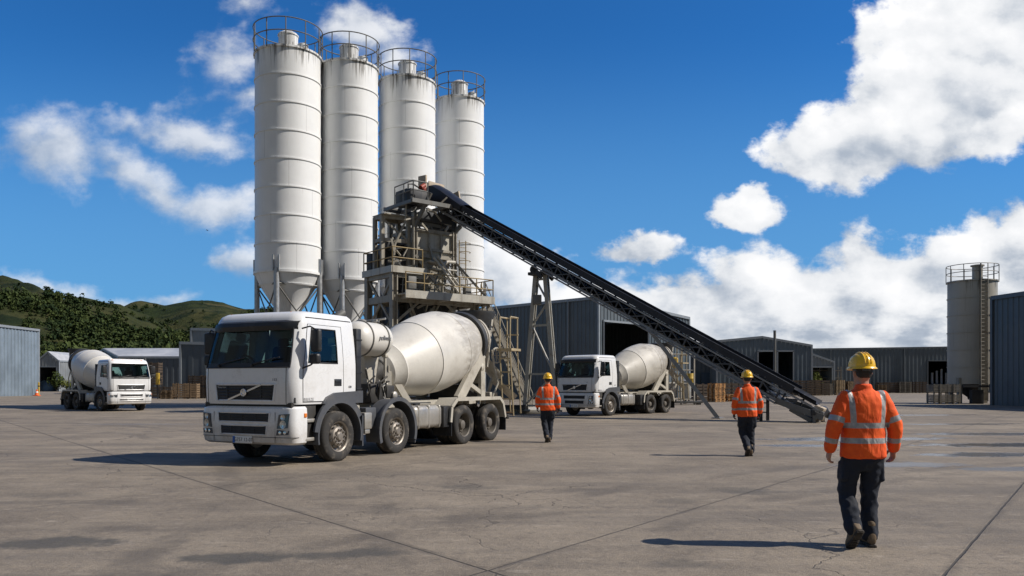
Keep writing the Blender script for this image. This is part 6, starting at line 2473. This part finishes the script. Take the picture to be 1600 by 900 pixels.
def person(label, loc, rz, pose, vox=.011, gloves=False, seed=0.0, collar=True):
    t = thing('person', label, 'worker', loc, rz, None)
    H = pose
    hipL, hipR = Vector((-.1, .0, .93)), Vector((.1, 0, .93))
    sh = {-1: Vector((-.195, -.005, 1.445)), 1: Vector((.195, -.005, 1.445))}
    hd = Vector((0, .02, 1.665))
    # the body: one continuous surface from head to feet
    b = MB()
    b.loft([ell((0, 0, z), rx, ry, 18) for z, rx, ry in ((.84, .12, .09), (.92, .15, .105), (1.02, .14, .1), (1.18, .145, .1), (1.32, .165, .105), (1.42, .15, .09), (1.47, .09, .075), (1.485, .04, .04))])
    limb(b, [(0, -.012, 1.44), (0, .0, 1.53), (0, .015, 1.6)], [.064, .057, .058], 16, 3)
    rings = []
    for z, rx, y0, y1 in ((-.125, .03, .02, .07), (-.115, .045, -.02, .085), (-.085, .058, -.06, .092), (-.045, .068, -.082, .094), (0, .0755, -.094, .096), (.04, .077, -.096, .092), (.08, .07, -.085, .082), (.108, .05, -.06, .058), (.122, .022, -.025, .025)):
        rings.append(ell(hd + Vector((0, (y0 + y1) / 2, z)), rx, (y1 - y0) / 2, 20, 2.2))
    b.loft(rings)
    limb(b, [hd + Vector((0, .09, .022)), hd + Vector((0, .107, -.012)), hd + Vector((0, .112, -.03))], [.009, .013, .0155], 10, 2)   # nose
    limb(b, [hd + Vector((-.024, .088, -.064)), hd + Vector((0, .096, -.062)), hd + Vector((.024, .088, -.064))], [.006, .0085, .006], 8, 2)   # lips
    limb(b, [hd + Vector((-.045, .076, .032)), hd + Vector((0, .09, .028)), hd + Vector((.045, .076, .032))], [.01, .01, .01], 8, 2)       # brow
    for s in (-1, 1):
        limb(b, [hd + Vector((s * .078, -.012, .018)), hd + Vector((s * .086, -.02, .0)), hd + Vector((s * .078, -.008, -.03))], [.013, .017, .010], 10, 3, .55, (0, 1, 0))
        e, w = H['elbow'][s], H['wrist'][s]
        limb(b, [sh[s], e, w], [.05, .042, .028], 14, 5)
        hand(b, w, e, s, .55)
        hip = hipL if s < 0 else hipR
        k, a = H['knee'][s], H['ankle'][s]
        limb(b, [hip, k, a], [.08, .055, .038], 14, 5)
        limb(b, [Vector(a), Vector(a) + Vector(H['toe'][s]).normalized() * .13 - Vector(H['footup'][s]) * .05], [.036, .03], 12, 3)
    me = fuse(b, min(vox * .62, .0068), 1)
    body = mkobj('body', me, mt['skin'], t, 180)
    if gloves:
        # gloves follow the hand
        for s in (-1, 1):
            g = MB()
            hand(g, H['wrist'][s], H['elbow'][s], s, .55, 1.1)
            limb(g, [Vector(H['wrist'][s]) + (Vector(H['elbow'][s]) - Vector(H['wrist'][s])).normalized() * .06, Vector(H['wrist'][s])], [.036, .034], 12, 2)
            mkobj('glove', fuse(g, .0075, 1), mt['glove'], t, 180)
    # hair under the helmet
    h = MB()
    rings = []
    for z, rx, y0, y1 in ((-.048, .05, -.085, -.03), (-.028, .071, -.092, .0), (0, .0785, -.099, .02), (.04, .0805, -.101, .03), (.075, .074, -.092, .05), (.1, .052, -.065, .04)):
        rings.append(ell(hd + Vector((0, (y0 + y1) / 2, z)), rx, (y1 - y0) / 2, 18, 2.2))
    h.loft(rings)
    mkobj('hair', fuse(h, .008, 2), mt['hair'], t, 180)
    for s in (-1, 1):
        ey_ = MB()
        ey_.lathe([(-.012, .001), (-.009, .008), (0, .012), (.009, .008), (.012, .001)], origin=hd + Vector((s * .032, .079, .008)), axis=(0, 1, 0), n=12)
        ey_.done('eye', mt['white_plastic'], t)
    # jacket
    j = MB()
    lean = H.get('lean', 0.0)
    j.loft([ell((0, lean * (z - .9), z), rx, ry, 26, e) for z, rx, ry, e in ((.845, .198, .135, 2.3), (.86, .212, .148, 2.4), (.95, .209, .146, 2.4), (1.05, .202, .138, 2.4), (1.15, .203, .136, 2.4), (1.27, .213, .138, 2.4), (1.37, .213, .131, 2.4), (1.43, .19, .118, 2.3), (1.475, .14, .102, 2.2), (1.505, .096, .088, 2), (1.52, .08, .08, 2))])
    j.loft([ell((0, -.004 + lean * .6, z), rx, ry, 20) for z, rx, ry in ((1.47, .083, .083), (1.51, .080, .082), (1.535, .077, .082), (1.552, .073, .079), (1.56, .062, .066))])
    for s in (-1, 1):
        e, w = Vector(H['elbow'][s]), Vector(H['wrist'][s])
        d = (w - e).normalized()
        limb(j, [sh[s] + Vector((-s * .03, 0, -.012)), e, w - d * .005], [.08, .07, .056], 18, 6)
        limb(j, [w - d * .05, w - d * .012], [.063, .058], 16, 2)
    me = fuse(j, vox, 6)
    hot = [(H['elbow'][s], .13) for s in (-1, 1)] + [((s * .17, 0, 1.3), .12) for s in (-1, 1)] + [((0, -.12, .98), .18)]
    co = folds(me, .0062, 12, seed, .42, hot)
    # reflective tape as a distance field on the cloth
    f = np.full(len(co), -1.0, dtype=np.float32)
    aw = np.full(len(co), 9.0, dtype=np.float32)
    ad_, al_ = None, None
    for s in (-1, 1):
        d1, l1 = seg_d(co, sh[s], H['elbow'][s])
        d2, l2 = seg_d(co, H['elbow'][s], H['wrist'][s])
        onarm = ((co[:, 0] * s) > .185 + .11 * np.clip((1.46 - co[:, 2]) / .3, 0, 1) * .35) & (np.minimum(d1, d2) < .12)
        L1 = (Vector(H['elbow'][s]) - sh[s]).length
        L2 = (Vector(H['wrist'][s]) - Vector(H['elbow'][s])).length
        b1 = .027 - np.abs(l1 - L1 * .80)
        b1 = np.where(l1 < L1 * 1.15, b1, -1)
        b2 = .025 - np.abs(l2 - L2 * .60)
        b2 = np.where(l2 > L2 * .25, b2, -1)
        f = np.where(onarm, np.maximum(b1, b2), f)
        aw = np.where(onarm, 0, aw)
    tor = aw > 1
    z, x = co[:, 2], co[:, 0]
    bands = np.maximum(.026 - np.abs(z - 1.165), .026 - np.abs(z - 1.02))
    vert = np.where((z > 1.165), .024 - np.abs(np.abs(x) - .142 - .06 * (z - 1.2)), -1)
    f = np.where(tor, np.maximum(bands, vert), f)
    at_ = me.attributes.new('stripe', 'FLOAT', 'POINT')
    at_.data.foreach_set('value', f)
    jo = mkobj('jacket', me, mt['hivis'], t, 180)
    # trousers
    tr = MB()
    tr.loft([ell((0, 0, z), rx, ry, 22, 2.3) for z, rx, ry in ((.73, .11, .08), (.78, .165, .115), (.84, .186, .133), (.92, .187, .135), (.98, .178, .126), (.99, .16, .11))])
    for s in (-1, 1):
        hip = hipL if s < 0 else hipR
        k, a = Vector(H['knee'][s]), Vector(H['ankle'][s])
        d = (a - k).normalized()
        limb(tr, [hip + Vector((0, 0, -.06)), hip.lerp(k, .5), k, k.lerp(a, .5), a - d * .02], [.106, .094, .077, .074, .073], 20, 4)
        limb(tr, [a - d * .07, a - d * .0], [.076, .075], 18, 2)
        q = hip.lerp(k, .55) + Vector((s * .075, -.01, .02))
        tr.box(q, (.05, .15, .19), .02, (0, s * -.05, 0))
    me = fuse(tr, vox, 5)
    hot = [(H['knee'][s], .14) for s in (-1, 1)] + [(Vector(H['ankle'][s]) + Vector((0, 0, .1)), .15) for s in (-1, 1)] + [((0, -.1, .82), .12)]
    folds(me, .0095, 12, seed + 3, .8, hot)
    mkobj('trousers', me, mt['navy'], t, 180)
    for s in (-1, 1):
        bo, so_ = MB(), MB()
        boot(bo, so_, H['ankle'][s], H['toe'][s], H['footup'][s])
        m2 = fuse(bo, .0075, 2)
        folds(m2, .002, 30, seed, 1)
        bb = mkobj('boot', m2, mt['boot'], t, 180)
        so_.done('sole', mt['sole'], bb, smooth=40)
    # helmet: shell with ridges, brim, peak forward, band and nape strap
    hm = MB()
    hc = hd + Vector((0, .002, .052))
    prof = [(0, 1.0), (.03, .99), (.06, .94), (.09, .84), (.115, .68), (.133, .48), (.143, .25), (.146, .02)]
    rings = []
    n = 40
    for z, k in prof:
        rg = []
        for i in range(n):
            a = 2 * math.pi * i / n
            bump_ = 1 + (.035 if z > .04 else .0) * (max(0, 1 - abs(math.cos(a)) / .16) if True else 0) * (1 if k > .1 else 0)
            rg.append(hc + Vector((.118 * k * math.cos(a), .142 * k * math.sin(a), z + (.006 * max(0, 1 - abs(math.cos(a)) / .2) if k < .98 else 0))))
        rings.append(rg)
    hm.grid(rings, closed=True)
    hm.add(rings[-1], [tuple(range(n))])
    br = []
    for (k, dz) in ((.985, .012), (1.12, -.004), (1.13, -.012), (.98, -.004)):
        rg = []
        for i in range(n):
            a = 2 * math.pi * i / n
            pk = 1 + (.16 * max(0, math.sin(a)) ** 2 if k > 1 else 0)
            rg.append(hc + Vector((.118 * k * math.cos(a), .142 * k * pk * math.sin(a), dz - (.012 * max(0, math.sin(a)) if k > 1 else 0))))
        br.append(rg)
    hm.grid(br + [br[0]], closed=True)
    for s in (-1, 0, 1):
        hm.pipe([hc + Vector((s * .03, -.142 * math.cos(R(q)) * (1 - abs(s) * .04), .02 + .128 * math.sin(R(q)))) for q in range(10, 171, 16)], .007, 6)
    hm.done('helmet', mt['helmet'], t, smooth=50)
    hb = MB()
    hb.loft([ell(hd + Vector((0, -.004, z)), .0835, .103, 22) for z in (.02, .025, .05, .056)])
    hb.done('helmet_band', mt['grey_plastic'], t)
    return t


WALK_A = dict(elbow={-1: Vector((-.29, -.03, 1.165)), 1: Vector((.29, -.035, 1.165))}, wrist={-1: Vector((-.315, .02, .93)), 1: Vector((.31, .02, .935))},
              knee={-1: Vector((-.135, .05, .515)), 1: Vector((.08, .035, .5))}, ankle={-1: Vector((-.165, -.16, .19)), 1: Vector((.055, -.02, .105))},
              toe={-1: Vector((-.05, .62, -.72)), 1: Vector((.06, 1, .0))}, footup={-1: Vector((0, .72, .62)), 1: Vector((0, 0, 1))})
WALK_B = dict(elbow={-1: Vector((-.27, -.05, 1.17)), 1: Vector((.275, .0, 1.165))}, wrist={-1: Vector((-.275, .02, .93)), 1: Vector((.29, .07, .94))},
              knee={-1: Vector((-.085, .06, .515)), 1: Vector((.085, .02, .505))}, ankle={-1: Vector((-.03, -.16, .17)), 1: Vector((.075, -.01, .105))},
              toe={-1: Vector((.02, .7, -.66)), 1: Vector((.1, 1, 0))}, footup={-1: Vector((0, .66, .7)), 1: Vector((0, 0, 1))})

WALK_C = dict(WALK_B)
WALK_C['elbow'] = {-1: Vector((-.265, -.0, 1.165)), 1: Vector((.265, -.06, 1.17))}
WALK_C['wrist'] = {-1: Vector((-.27, .09, .95)), 1: Vector((.285, -.03, .93))}
WALK_C['knee'] = {-1: Vector((-.09, .03, .51)), 1: Vector((.08, .07, .515))}
WALK_C['ankle'] = {-1: Vector((-.05, -.17, .15)), 1: Vector((.05, .05, .105))}
person('nearest worker in orange reflective jacket and yellow helmet, lifting his left heel', (3.385, 7.68, 0), R(2), WALK_A, .0105, False, 0.0)
person('worker with gloves and yellow helmet walking before the foot of the conveyor', (5.11, 17.3, 0), R(-2), WALK_B, .015, True, 5.0)
person('small distant worker in orange jacket and yellow helmet beside the trestle foot', (.96, 21.35, 0), R(6), WALK_C, .016, True, 9.0)
# ------------------------------------------------------------------ timber, pallets, bits of the yard
def pallet_mesh(w, d, h, mat, boards=6):
    mb = MB()
    for y in (-d / 2 + .06, 0, d / 2 - .06):
        for x in (-w / 2 + .08, 0, w / 2 - .08):
            mb.box((x, y, h * .45), (.15, .1, h * .6))
        mb.bx(-w / 2, w / 2, y - .05, y + .05, h * .75, h * .86)
        mb.bx(-w / 2, w / 2, y - .05, y + .05, 0, h * .15)
    for i in range(boards):
        x = -w / 2 + w * (i + .5) / boards
        mb.bx(x - w / boards * .4, x + w / boards * .4, -d / 2, d / 2, h * .86, h)
    return mb.done('pallet', mat, None, smooth=None)


def crate_mesh(w, d, h, mat, rows=5):
    """slatted bin on feet"""
    mb = MB()
    for x in (-1, 1):
        for y in (-1, 1):
            mb.box((x * (w / 2 - .05), y * (d / 2 - .05), h / 2), (.1, .1, h))
    for i in range(rows):
        z = .16 + (h - .2) * (i + .5) / rows
        sh = (h - .2) / rows * .74
        for y in (-1, 1):
            mb.box((0, y * (d / 2 + .012), z), (w, .025, sh))
        for x in (-1, 1):
            mb.box((x * (w / 2 + .012), 0, z), (.025, d, sh))
    mb.bx(-w / 2 + .02, w / 2 - .02, -d / 2 + .02, d / 2 - .02, .12, .16)
    mb.bx(-.05, .05, -d / 2 - .05, -d / 2 - .025, .05, h)
    return mb.done('slatted_crate', mat, None, smooth=None)


ORD = ['bottom', 'second', 'third', 'fourth', 'fifth', 'sixth', 'seventh', 'eighth', 'ninth', 'tenth', 'eleventh', 'twelfth', 'thirteenth']


def pallet_stack(u, Y, n, mat, where, turn=0.0, w=1.2, d=1.0, h=.15, group=None, seed=0):
    rp = random.Random(seed)
    src = None
    p = at(u, Y)
    for i in range(n):
        if src is None:
            o = src = pallet_mesh(w, d, h, mt[mat])
        else:
            o = src.copy()
            COL.objects.link(o)
        o.location = (p.x + rp.uniform(-.03, .03), p.y + rp.uniform(-.03, .03), .004 + i * (h + .002))
        o.rotation_euler = (0, 0, turn + rp.uniform(-.03, .03))
        nm = 'top' if i == n - 1 and n > 1 else ORD[i]
        tag(o, nm + ' pallet of the stack ' + where, 'pallet', group or 'pallets stacked in the yard')


def crates(u, Y, nx, nz, mat, where, turn=0.0, w=1.2, d=1.1, h=.85, rows=5, gap=.06, pick=None, group='slatted timber crates along the sheds'):
    src = None
    p = at(u, Y)
    c, s = math.cos(turn), math.sin(turn)
    names = ['left', 'middle', 'right'] if nx == 3 else (['left', 'right'] if nx == 2 else (['single'] if nx == 1 else ['first', 'second', 'third', 'fourth', 'fifth', 'sixth', 'seventh'][:nx]))
    for i in range(nx):
        for k in range(nz if not pick else pick[i]):
            if src is None:
                o = src = crate_mesh(w, d, h, mt[mat], rows)
            else:
                o = src.copy()
                COL.objects.link(o)
            q = (i - (nx - 1) / 2) * (w + gap)
            o.location = (p.x + c * q, p.y + s * q, k * (h + .01))
            o.rotation_euler = (0, 0, turn)
            lev = '' if nz == 1 and not pick else (['lower ', 'upper ', 'top '][k])
            tag(o, (lev + names[i] + ' crate ' + where).replace('single ', ''), 'crate', group)


# left, in the shade before the grey buildings
crates(291, 84.0, 2, 1, 'wood', 'of the brown slatted bins before the grey building', .12, 1.2, 1.2, 1.65, 6, gap=.02)
crates(241, 86.5, 3, 2, 'wood_dark', 'of the dark bins behind the nose of the far truck', .05, 1.3, 1.2, 1.3, 4, pick=[2, 3, 1])
crates(318, 86.5, 2, 2, 'wood_dark', 'in the dark pile nearest the big truck', .0, 1.4, 1.2, 1.25, 4, pick=[2, 2])
pallet_stack(262, 83.5, 6, 'wood', 'leaning low by the dark bins', .1, group='pallets before the grey buildings', seed=3)
# middle, behind the strut of the conveyor
crates(1104, 71.5, 2, 1, 'wood_dark', 'of the dark pair behind the conveyor strut', .35, 1.5, 1.3, 1.6, 5, gap=.02)
pallet_stack(1119, 69.6, 11, 'wood_orange', 'of orange timber behind the conveyor strut', .45, 1.1, 1.1, .145, 'orange pallets behind the strut', 5)
crates(1138, 74, 2, 1, 'wood_dark', 'in the shade behind the middle worker', .2, 1.5, 1.3, 1.7, 5)
pallet_stack(1146, 71.5, 4, 'wood_orange', 'low by the left elbow of the middle worker', .2, 1.6, 1.2, .15, 'low orange pallets by the middle worker', 6)
# right, beyond the conveyor foot
crates(1258, 108.0, 3, 1, 'wood_dark', 'of the dark row before the gabled shed', .04, 2.0, 1.4, 2.1, 6)
for k, (u, n, m_, w_) in enumerate(((1274, 13, 'wood_pale', 'beside the dark crates at the shed corner'), (1291, 10, 'wood_grey', 'under the small pale canopy'), (1310, 13, 'wood_pale', 'left of the yellow helmet'), (1327, 12, 'wood', 'hidden half behind the nearest worker'))):
    pallet_stack(u, 110.5 + k * .8, n, m_, w_, .1 * k, 1.3, 1.1, .16, 'pallet stacks along the right hand sheds', 11 + k)
for k, (u, n, m_, w_) in enumerate(((1376, 9, 'wood', 'right of the yellow helmet by the long shed'), (1412, 12, 'wood_grey', 'pale and tidy against the long far shed'))):
    pallet_stack(u, 137.5, n, m_, w_, .05, 2.1 if k else 1.5, 1.2, .16, 'pallet stacks along the long far shed', 31 + k)
crates(1396, 138, 3, 1, 'wood_dark', 'of the dark row against the long far shed', 0, 1.8, 1.3, 1.9, 5)
crates(1434, 138.5, 2, 1, 'wood_dark', 'beside the doorway of the long far shed', 0, 1.2, 1.3, 2.0, 5)
crates(1474, 62.5, 2, 2, 'wood_grey', 'of the grey bins at the foot of the old silo', .05, 1.05, 1.0, .78, 5, gap=.03)

# white uprights added to stand in for bright gaps in the far doorway
p = at(1470, 146)
for i in range(5):
    mb = MB()
    hh = 1.9 + .35 * ((i * 7) % 3)
    mb.lathe([(0, .2), (hh, .2), (hh, .24), (hh + .12, .24), (hh + .14, .1)], n=14)
    mb.ring((0, 0, .5), .22, .03, n=14, k=5)
    o = mb.done('bright_gap_upright', mt['white_plastic'])
    o.location = (p.x - 1.6 + i * .85, p.y, 1.6)
    tag(o, 'white upright, ' + ['leftmost', 'second', 'middle', 'fourth', 'rightmost'][i] + ' of five standing in for bright gaps in the far dark doorway', 'pipe', 'white uprights in the far doorway')
mb = MB()
mb.bx(-2.2, 2.4, -.5, .5, 1.45, 1.6)
for x in (-2.1, 0, 2.3):
    mb.bx(x - .06, x + .06, -.45, .45, 0, 1.45)
o = mb.done('rack', mt['dark_steel'])
o.location = (p.x, p.y, 0)
tag(o, 'dark steel rack carrying white uprights in the far doorway', 'rack')

# storage rack under the canopy
p = at(1287, 131)
t = thing('storage_rack', 'open timber storage rack under the small pale canopy', 'rack', p)
for x in (-2.6, -.9, .9, 2.6):
    mb = MB()
    for y in (-.6, .6):
        mb.bx(x - .07, x + .07, y - .07, y + .07, 0, 4.4)
    mb.bx(x - .05, x + .05, -.6, .6, 3.9, 4.0)
    mb.done('post', mt['wood_grey'], t, smooth=None)
for z in (1.3, 2.5, 3.7):
    mb = MB()
    mb.bx(-2.8, 2.8, -.7, .7, z, z + .12)
    mb.done('shelf', mt['wood_grey'], t, smooth=None)


def bush(name, label, loc, r, h, mat, seed, n=16, leaf=.13, cat='bush', stem=False):
    t = thing(name, label, cat, loc)
    rs_ = np.random.RandomState(seed)
    T = crown_template(rs_, n, 22, leaf)
    merge_crowns('foliage', [(0, 0, h * .55, r, h * .5, 0, .75), (r * .3, .1, h * .4, r * .8, h * .36, 1, .6)], [T], mt[mat], t)
    mb = MB()
    for k in range(4):
        a = k * 1.7
        mb.tube((0, 0, 0), (r * .4 * math.cos(a), r * .4 * math.sin(a), h * .6), .05, 6, .02)
    mb.done('stem', mt['bark'], t)
    return t


bush('shrub', 'yellow green shrub growing by the racks under the pale canopy', at(1277, 126.5), 1.0, 3.6, 'leaves_light', 2)
bush('shrub', 'green shrub inside the dark mouth of the small far shed', at(88, 166), 1.7, 4.0, 'leaves', 5)
bush('shrub', 'bright green bush at the right corner of the small far shed', at(105, 166), 1.3, 2.6, 'leaves_light', 8)
for k, (u, Y, r, h, lb) in enumerate(((73, 186, 5.5, 11, 'dark tree behind the left part of the small far shed'), (97, 196, 6, 12, 'dark tree behind the roof ridge of the small far shed'), (122, 190, 6, 13, 'round tree between the small shed and the far drum'), (150, 205, 6, 12, 'tree above the drum of the far truck'), (262, 200, 6, 13, 'tree standing over the pale roof, left of the grey building'))):
    bb = bush('tree', lb, at(u, Y), r, h, 'leaves', 40 + k, 26, .11, 'tree')
# blue covered heap inside the little shed
mb = MB()
mb.loft([ell((0, 0, z), rx, ry, 16, 2.6) for z, rx, ry in ((0, 2.3, 1.4), (.5, 2.4, 1.45), (1.3, 2.1, 1.2), (2.0, 1.5, .8), (2.3, .7, .4))])
o = mb.done('tarpaulin_heap', mt['blue_tarp'])
o.location = at(70, 170.5)
tag(o, 'blue covered heap in the mouth of the small far shed', 'heap')

# traffic cone and yellow lamp post at the corner of the left shed
t = thing('traffic_cone', 'orange traffic cone with a white band at the corner of the left shed', 'traffic cone', at(57.5, 104.5))
mb = MB()
mb.box((0, 0, .05), (.7, .7, .1), .03)
mb.lathe([(.1, .24), (.8, .09), (.85, .08)], n=20)
mb.done('cone', mt['cone_orange'], t)
mb = MB()
mb.lathe([(.42, .18), (.6, .142)], n=20, cap0=False, cap1=False)
mb.done('reflective_band', mt['white_plastic'], t)
t = thing('bollard', 'yellow bollard behind the orange cone at the left shed', 'bollard', at(60.5, 106.5))
mb = MB()
mb.lathe([(0, .11), (1.7, .11), (1.78, .09), (1.82, .03)], n=18)
mb.done('post', mt['yellow_paint'], t)
mb = MB()
mb.lathe([(1.2, .118), (1.35, .118)], n=18, cap0=False, cap1=False)
mb.done('band', mt['ink'], t)
# yellow marker by the far truck mirror, yellow barrel unit behind truck two
t = thing('hand_pump', 'yellow fuel pump post behind the mirror of the far truck', 'pump', at(246.5, 82))
mb = MB()
mb.box((0, 0, 2.1), (.34, .3, 1.2), .05)
mb.done('cabinet', mt['yellow_paint'], t)
mb = MB()
mb.tube((0, 0, 0), (0, 0, 1.5), .06, 8)
mb.pipe([(.25, -.1, 2.0), (.45, -.1, 1.9), (.5, -.1, 1.1), (.3, -.1, .7)], .04, 6)
mb.box((.3, -.12, 2.0), (.1, .1, .3), .02)
mb.done('hose', mt['black_plastic'], t)
t = thing('water_drum', 'yellow drum raised on a stand behind the second mixer truck', 'drum', at(1078, 63))
mb = MB()
mb.lathe([(1.55, .3), (1.6, .32), (1.95, .32), (1.97, .335), (2.0, .335), (2.02, .32), (2.35, .32), (2.4, .3)], n=26)
mb.done('barrel', mt['yellow_paint'], t)
for x in (-.4, .4):
    mb = MB()
    mb.bx(x - .05, x + .05, -.4, .4, 0, 1.55)
    mb.bx(x - .08, x + .08, -.42, .42, .7, .78)
    mb.done('stand_leg', mt['dark_steel'], t, smooth=None)
# workshop rig behind truck two: a pale frame with tanks
t = thing('admixture_rig', 'pale pipe frame and dosing tanks behind the tail of the second truck', 'rig', at(1064, 60.0))
mb = MB()
for x in (-1.0, 0, 1.0):
    mb.tube((x, 0, 0), (x, 0, 3.8), .06, 6)
for z in (.4, 1.6, 2.6, 3.8):
    mb.tube((-1, 0, z), (1, 0, z), .05, 6)
mb.tube((-1, 0, .4), (0, 0, 2.6), .04, 6)
mb.done('frame', mt['cream'], t)
for k, (x, r, z0, z1, m_) in enumerate(((-.55, .36, .5, 1.7, 'cream'), (.45, .42, .4, 1.9, 'tarnish'), (-.35, .24, 2.75, 3.6, 'yellow_paint'))):
    mb = MB()
    mb.lathe([(z0, r * .7), (z0 + .1, r), (z1 - .1, r), (z1, r * .6)], origin=(x, .5, 0), n=20)
    mb.done('tank', mt[m_], t)
mb = MB()
mb.bx(-1.4, 1.6, -.2, .9, .12, .26)
mb.bx(-1.3, -1.1, -.1, .8, 0, .12)
mb.bx(1.3, 1.5, -.1, .8, 0, .12)
mb.done('skid', mt['grey_steel'], t, smooth=None)
# free standing pole before the gabled shed
t = thing('steel_pole', 'tall thin steel pole standing before the gabled shed', 'pole', at(1210.5, 100))
mb = MB()
mb.tube((0, 0, 0), (0, 0, 8.2), .2, 12, .17)
mb.done('shaft', mt['grey_steel'], t)
mb = MB()
mb.box((0, 0, .06), (.8, .8, .12), .02)
mb.lathe([(8.2, .2), (8.28, .2), (8.33, .05)], n=12)
mb.done('base_plate', mt['galv'], t)
# lower doors of the low shed
t = thing('roller_shutter', 'wide dark blue shutters along the foot of the low shed behind the conveyor', 'shutter', at(1106, 115.8))
for x in (-2.9, .7):
    mb = MB()
    for i in range(9):
        mb.bx(x - 1.7, x + 1.75, -.14 - .03 * (i % 2), -.02, i * .36, i * .36 + .35)
    mb.done('slats', M('shutter_blue', (.045, .075, .11), .55, .1, var=.1) if x < 0 else bpy.data.materials['shutter_blue'], t, smooth=None)
# kerb barrier near the second worker
t = thing('barrier_beam', 'low dark steel beam lying on the plinth edge behind the truck ladder', 'beam', (-.55, 41.3, 0))
mb = MB()
mb.hbeam((-.9, 0, .35), (1.2, 0, .35), .28, .26, .05)
mb.done('girder', mt['dark_steel'], t, smooth=None)
for x in (-.7, 1.0):
    mb = MB()
    mb.bx(x - .1, x + .1, -.25, .25, .0, .22)
    mb.done('block', mt['wood'], t, smooth=None)
# a bird in the sky left of the silos
t = thing('bird', 'tiny dark bird in the sky left of the first silo', 'bird', at(324, 90, zat(360, 90)))
mb = MB()
mb.lathe([(-.2, .01), (-.12, .05), (0, .075), (.12, .06), (.2, .03), (.26, .005)], axis=(1, 0, 0), n=10)
mb.add([(.08, 0, .03), (-.08, 0, .03), (-.14, .4, .16), (-.02, .42, .17), (-.2, .68, .1)], [(0, 1, 2, 3), (3, 2, 4)])
mb.add([(.08, 0, .03), (-.08, 0, .03), (-.14, -.4, .16), (-.02, -.42, .17), (-.2, -.68, .1)], [(0, 3, 2, 1), (3, 4, 2)])
mb.add([(-.18, .03, 0), (-.18, -.03, 0), (-.4, -.09, .01), (-.4, .09, .01)], [(0, 1, 2, 3)])
mb.done('body', mt['bird'], t)
t.scale = (.5, .5, .5)
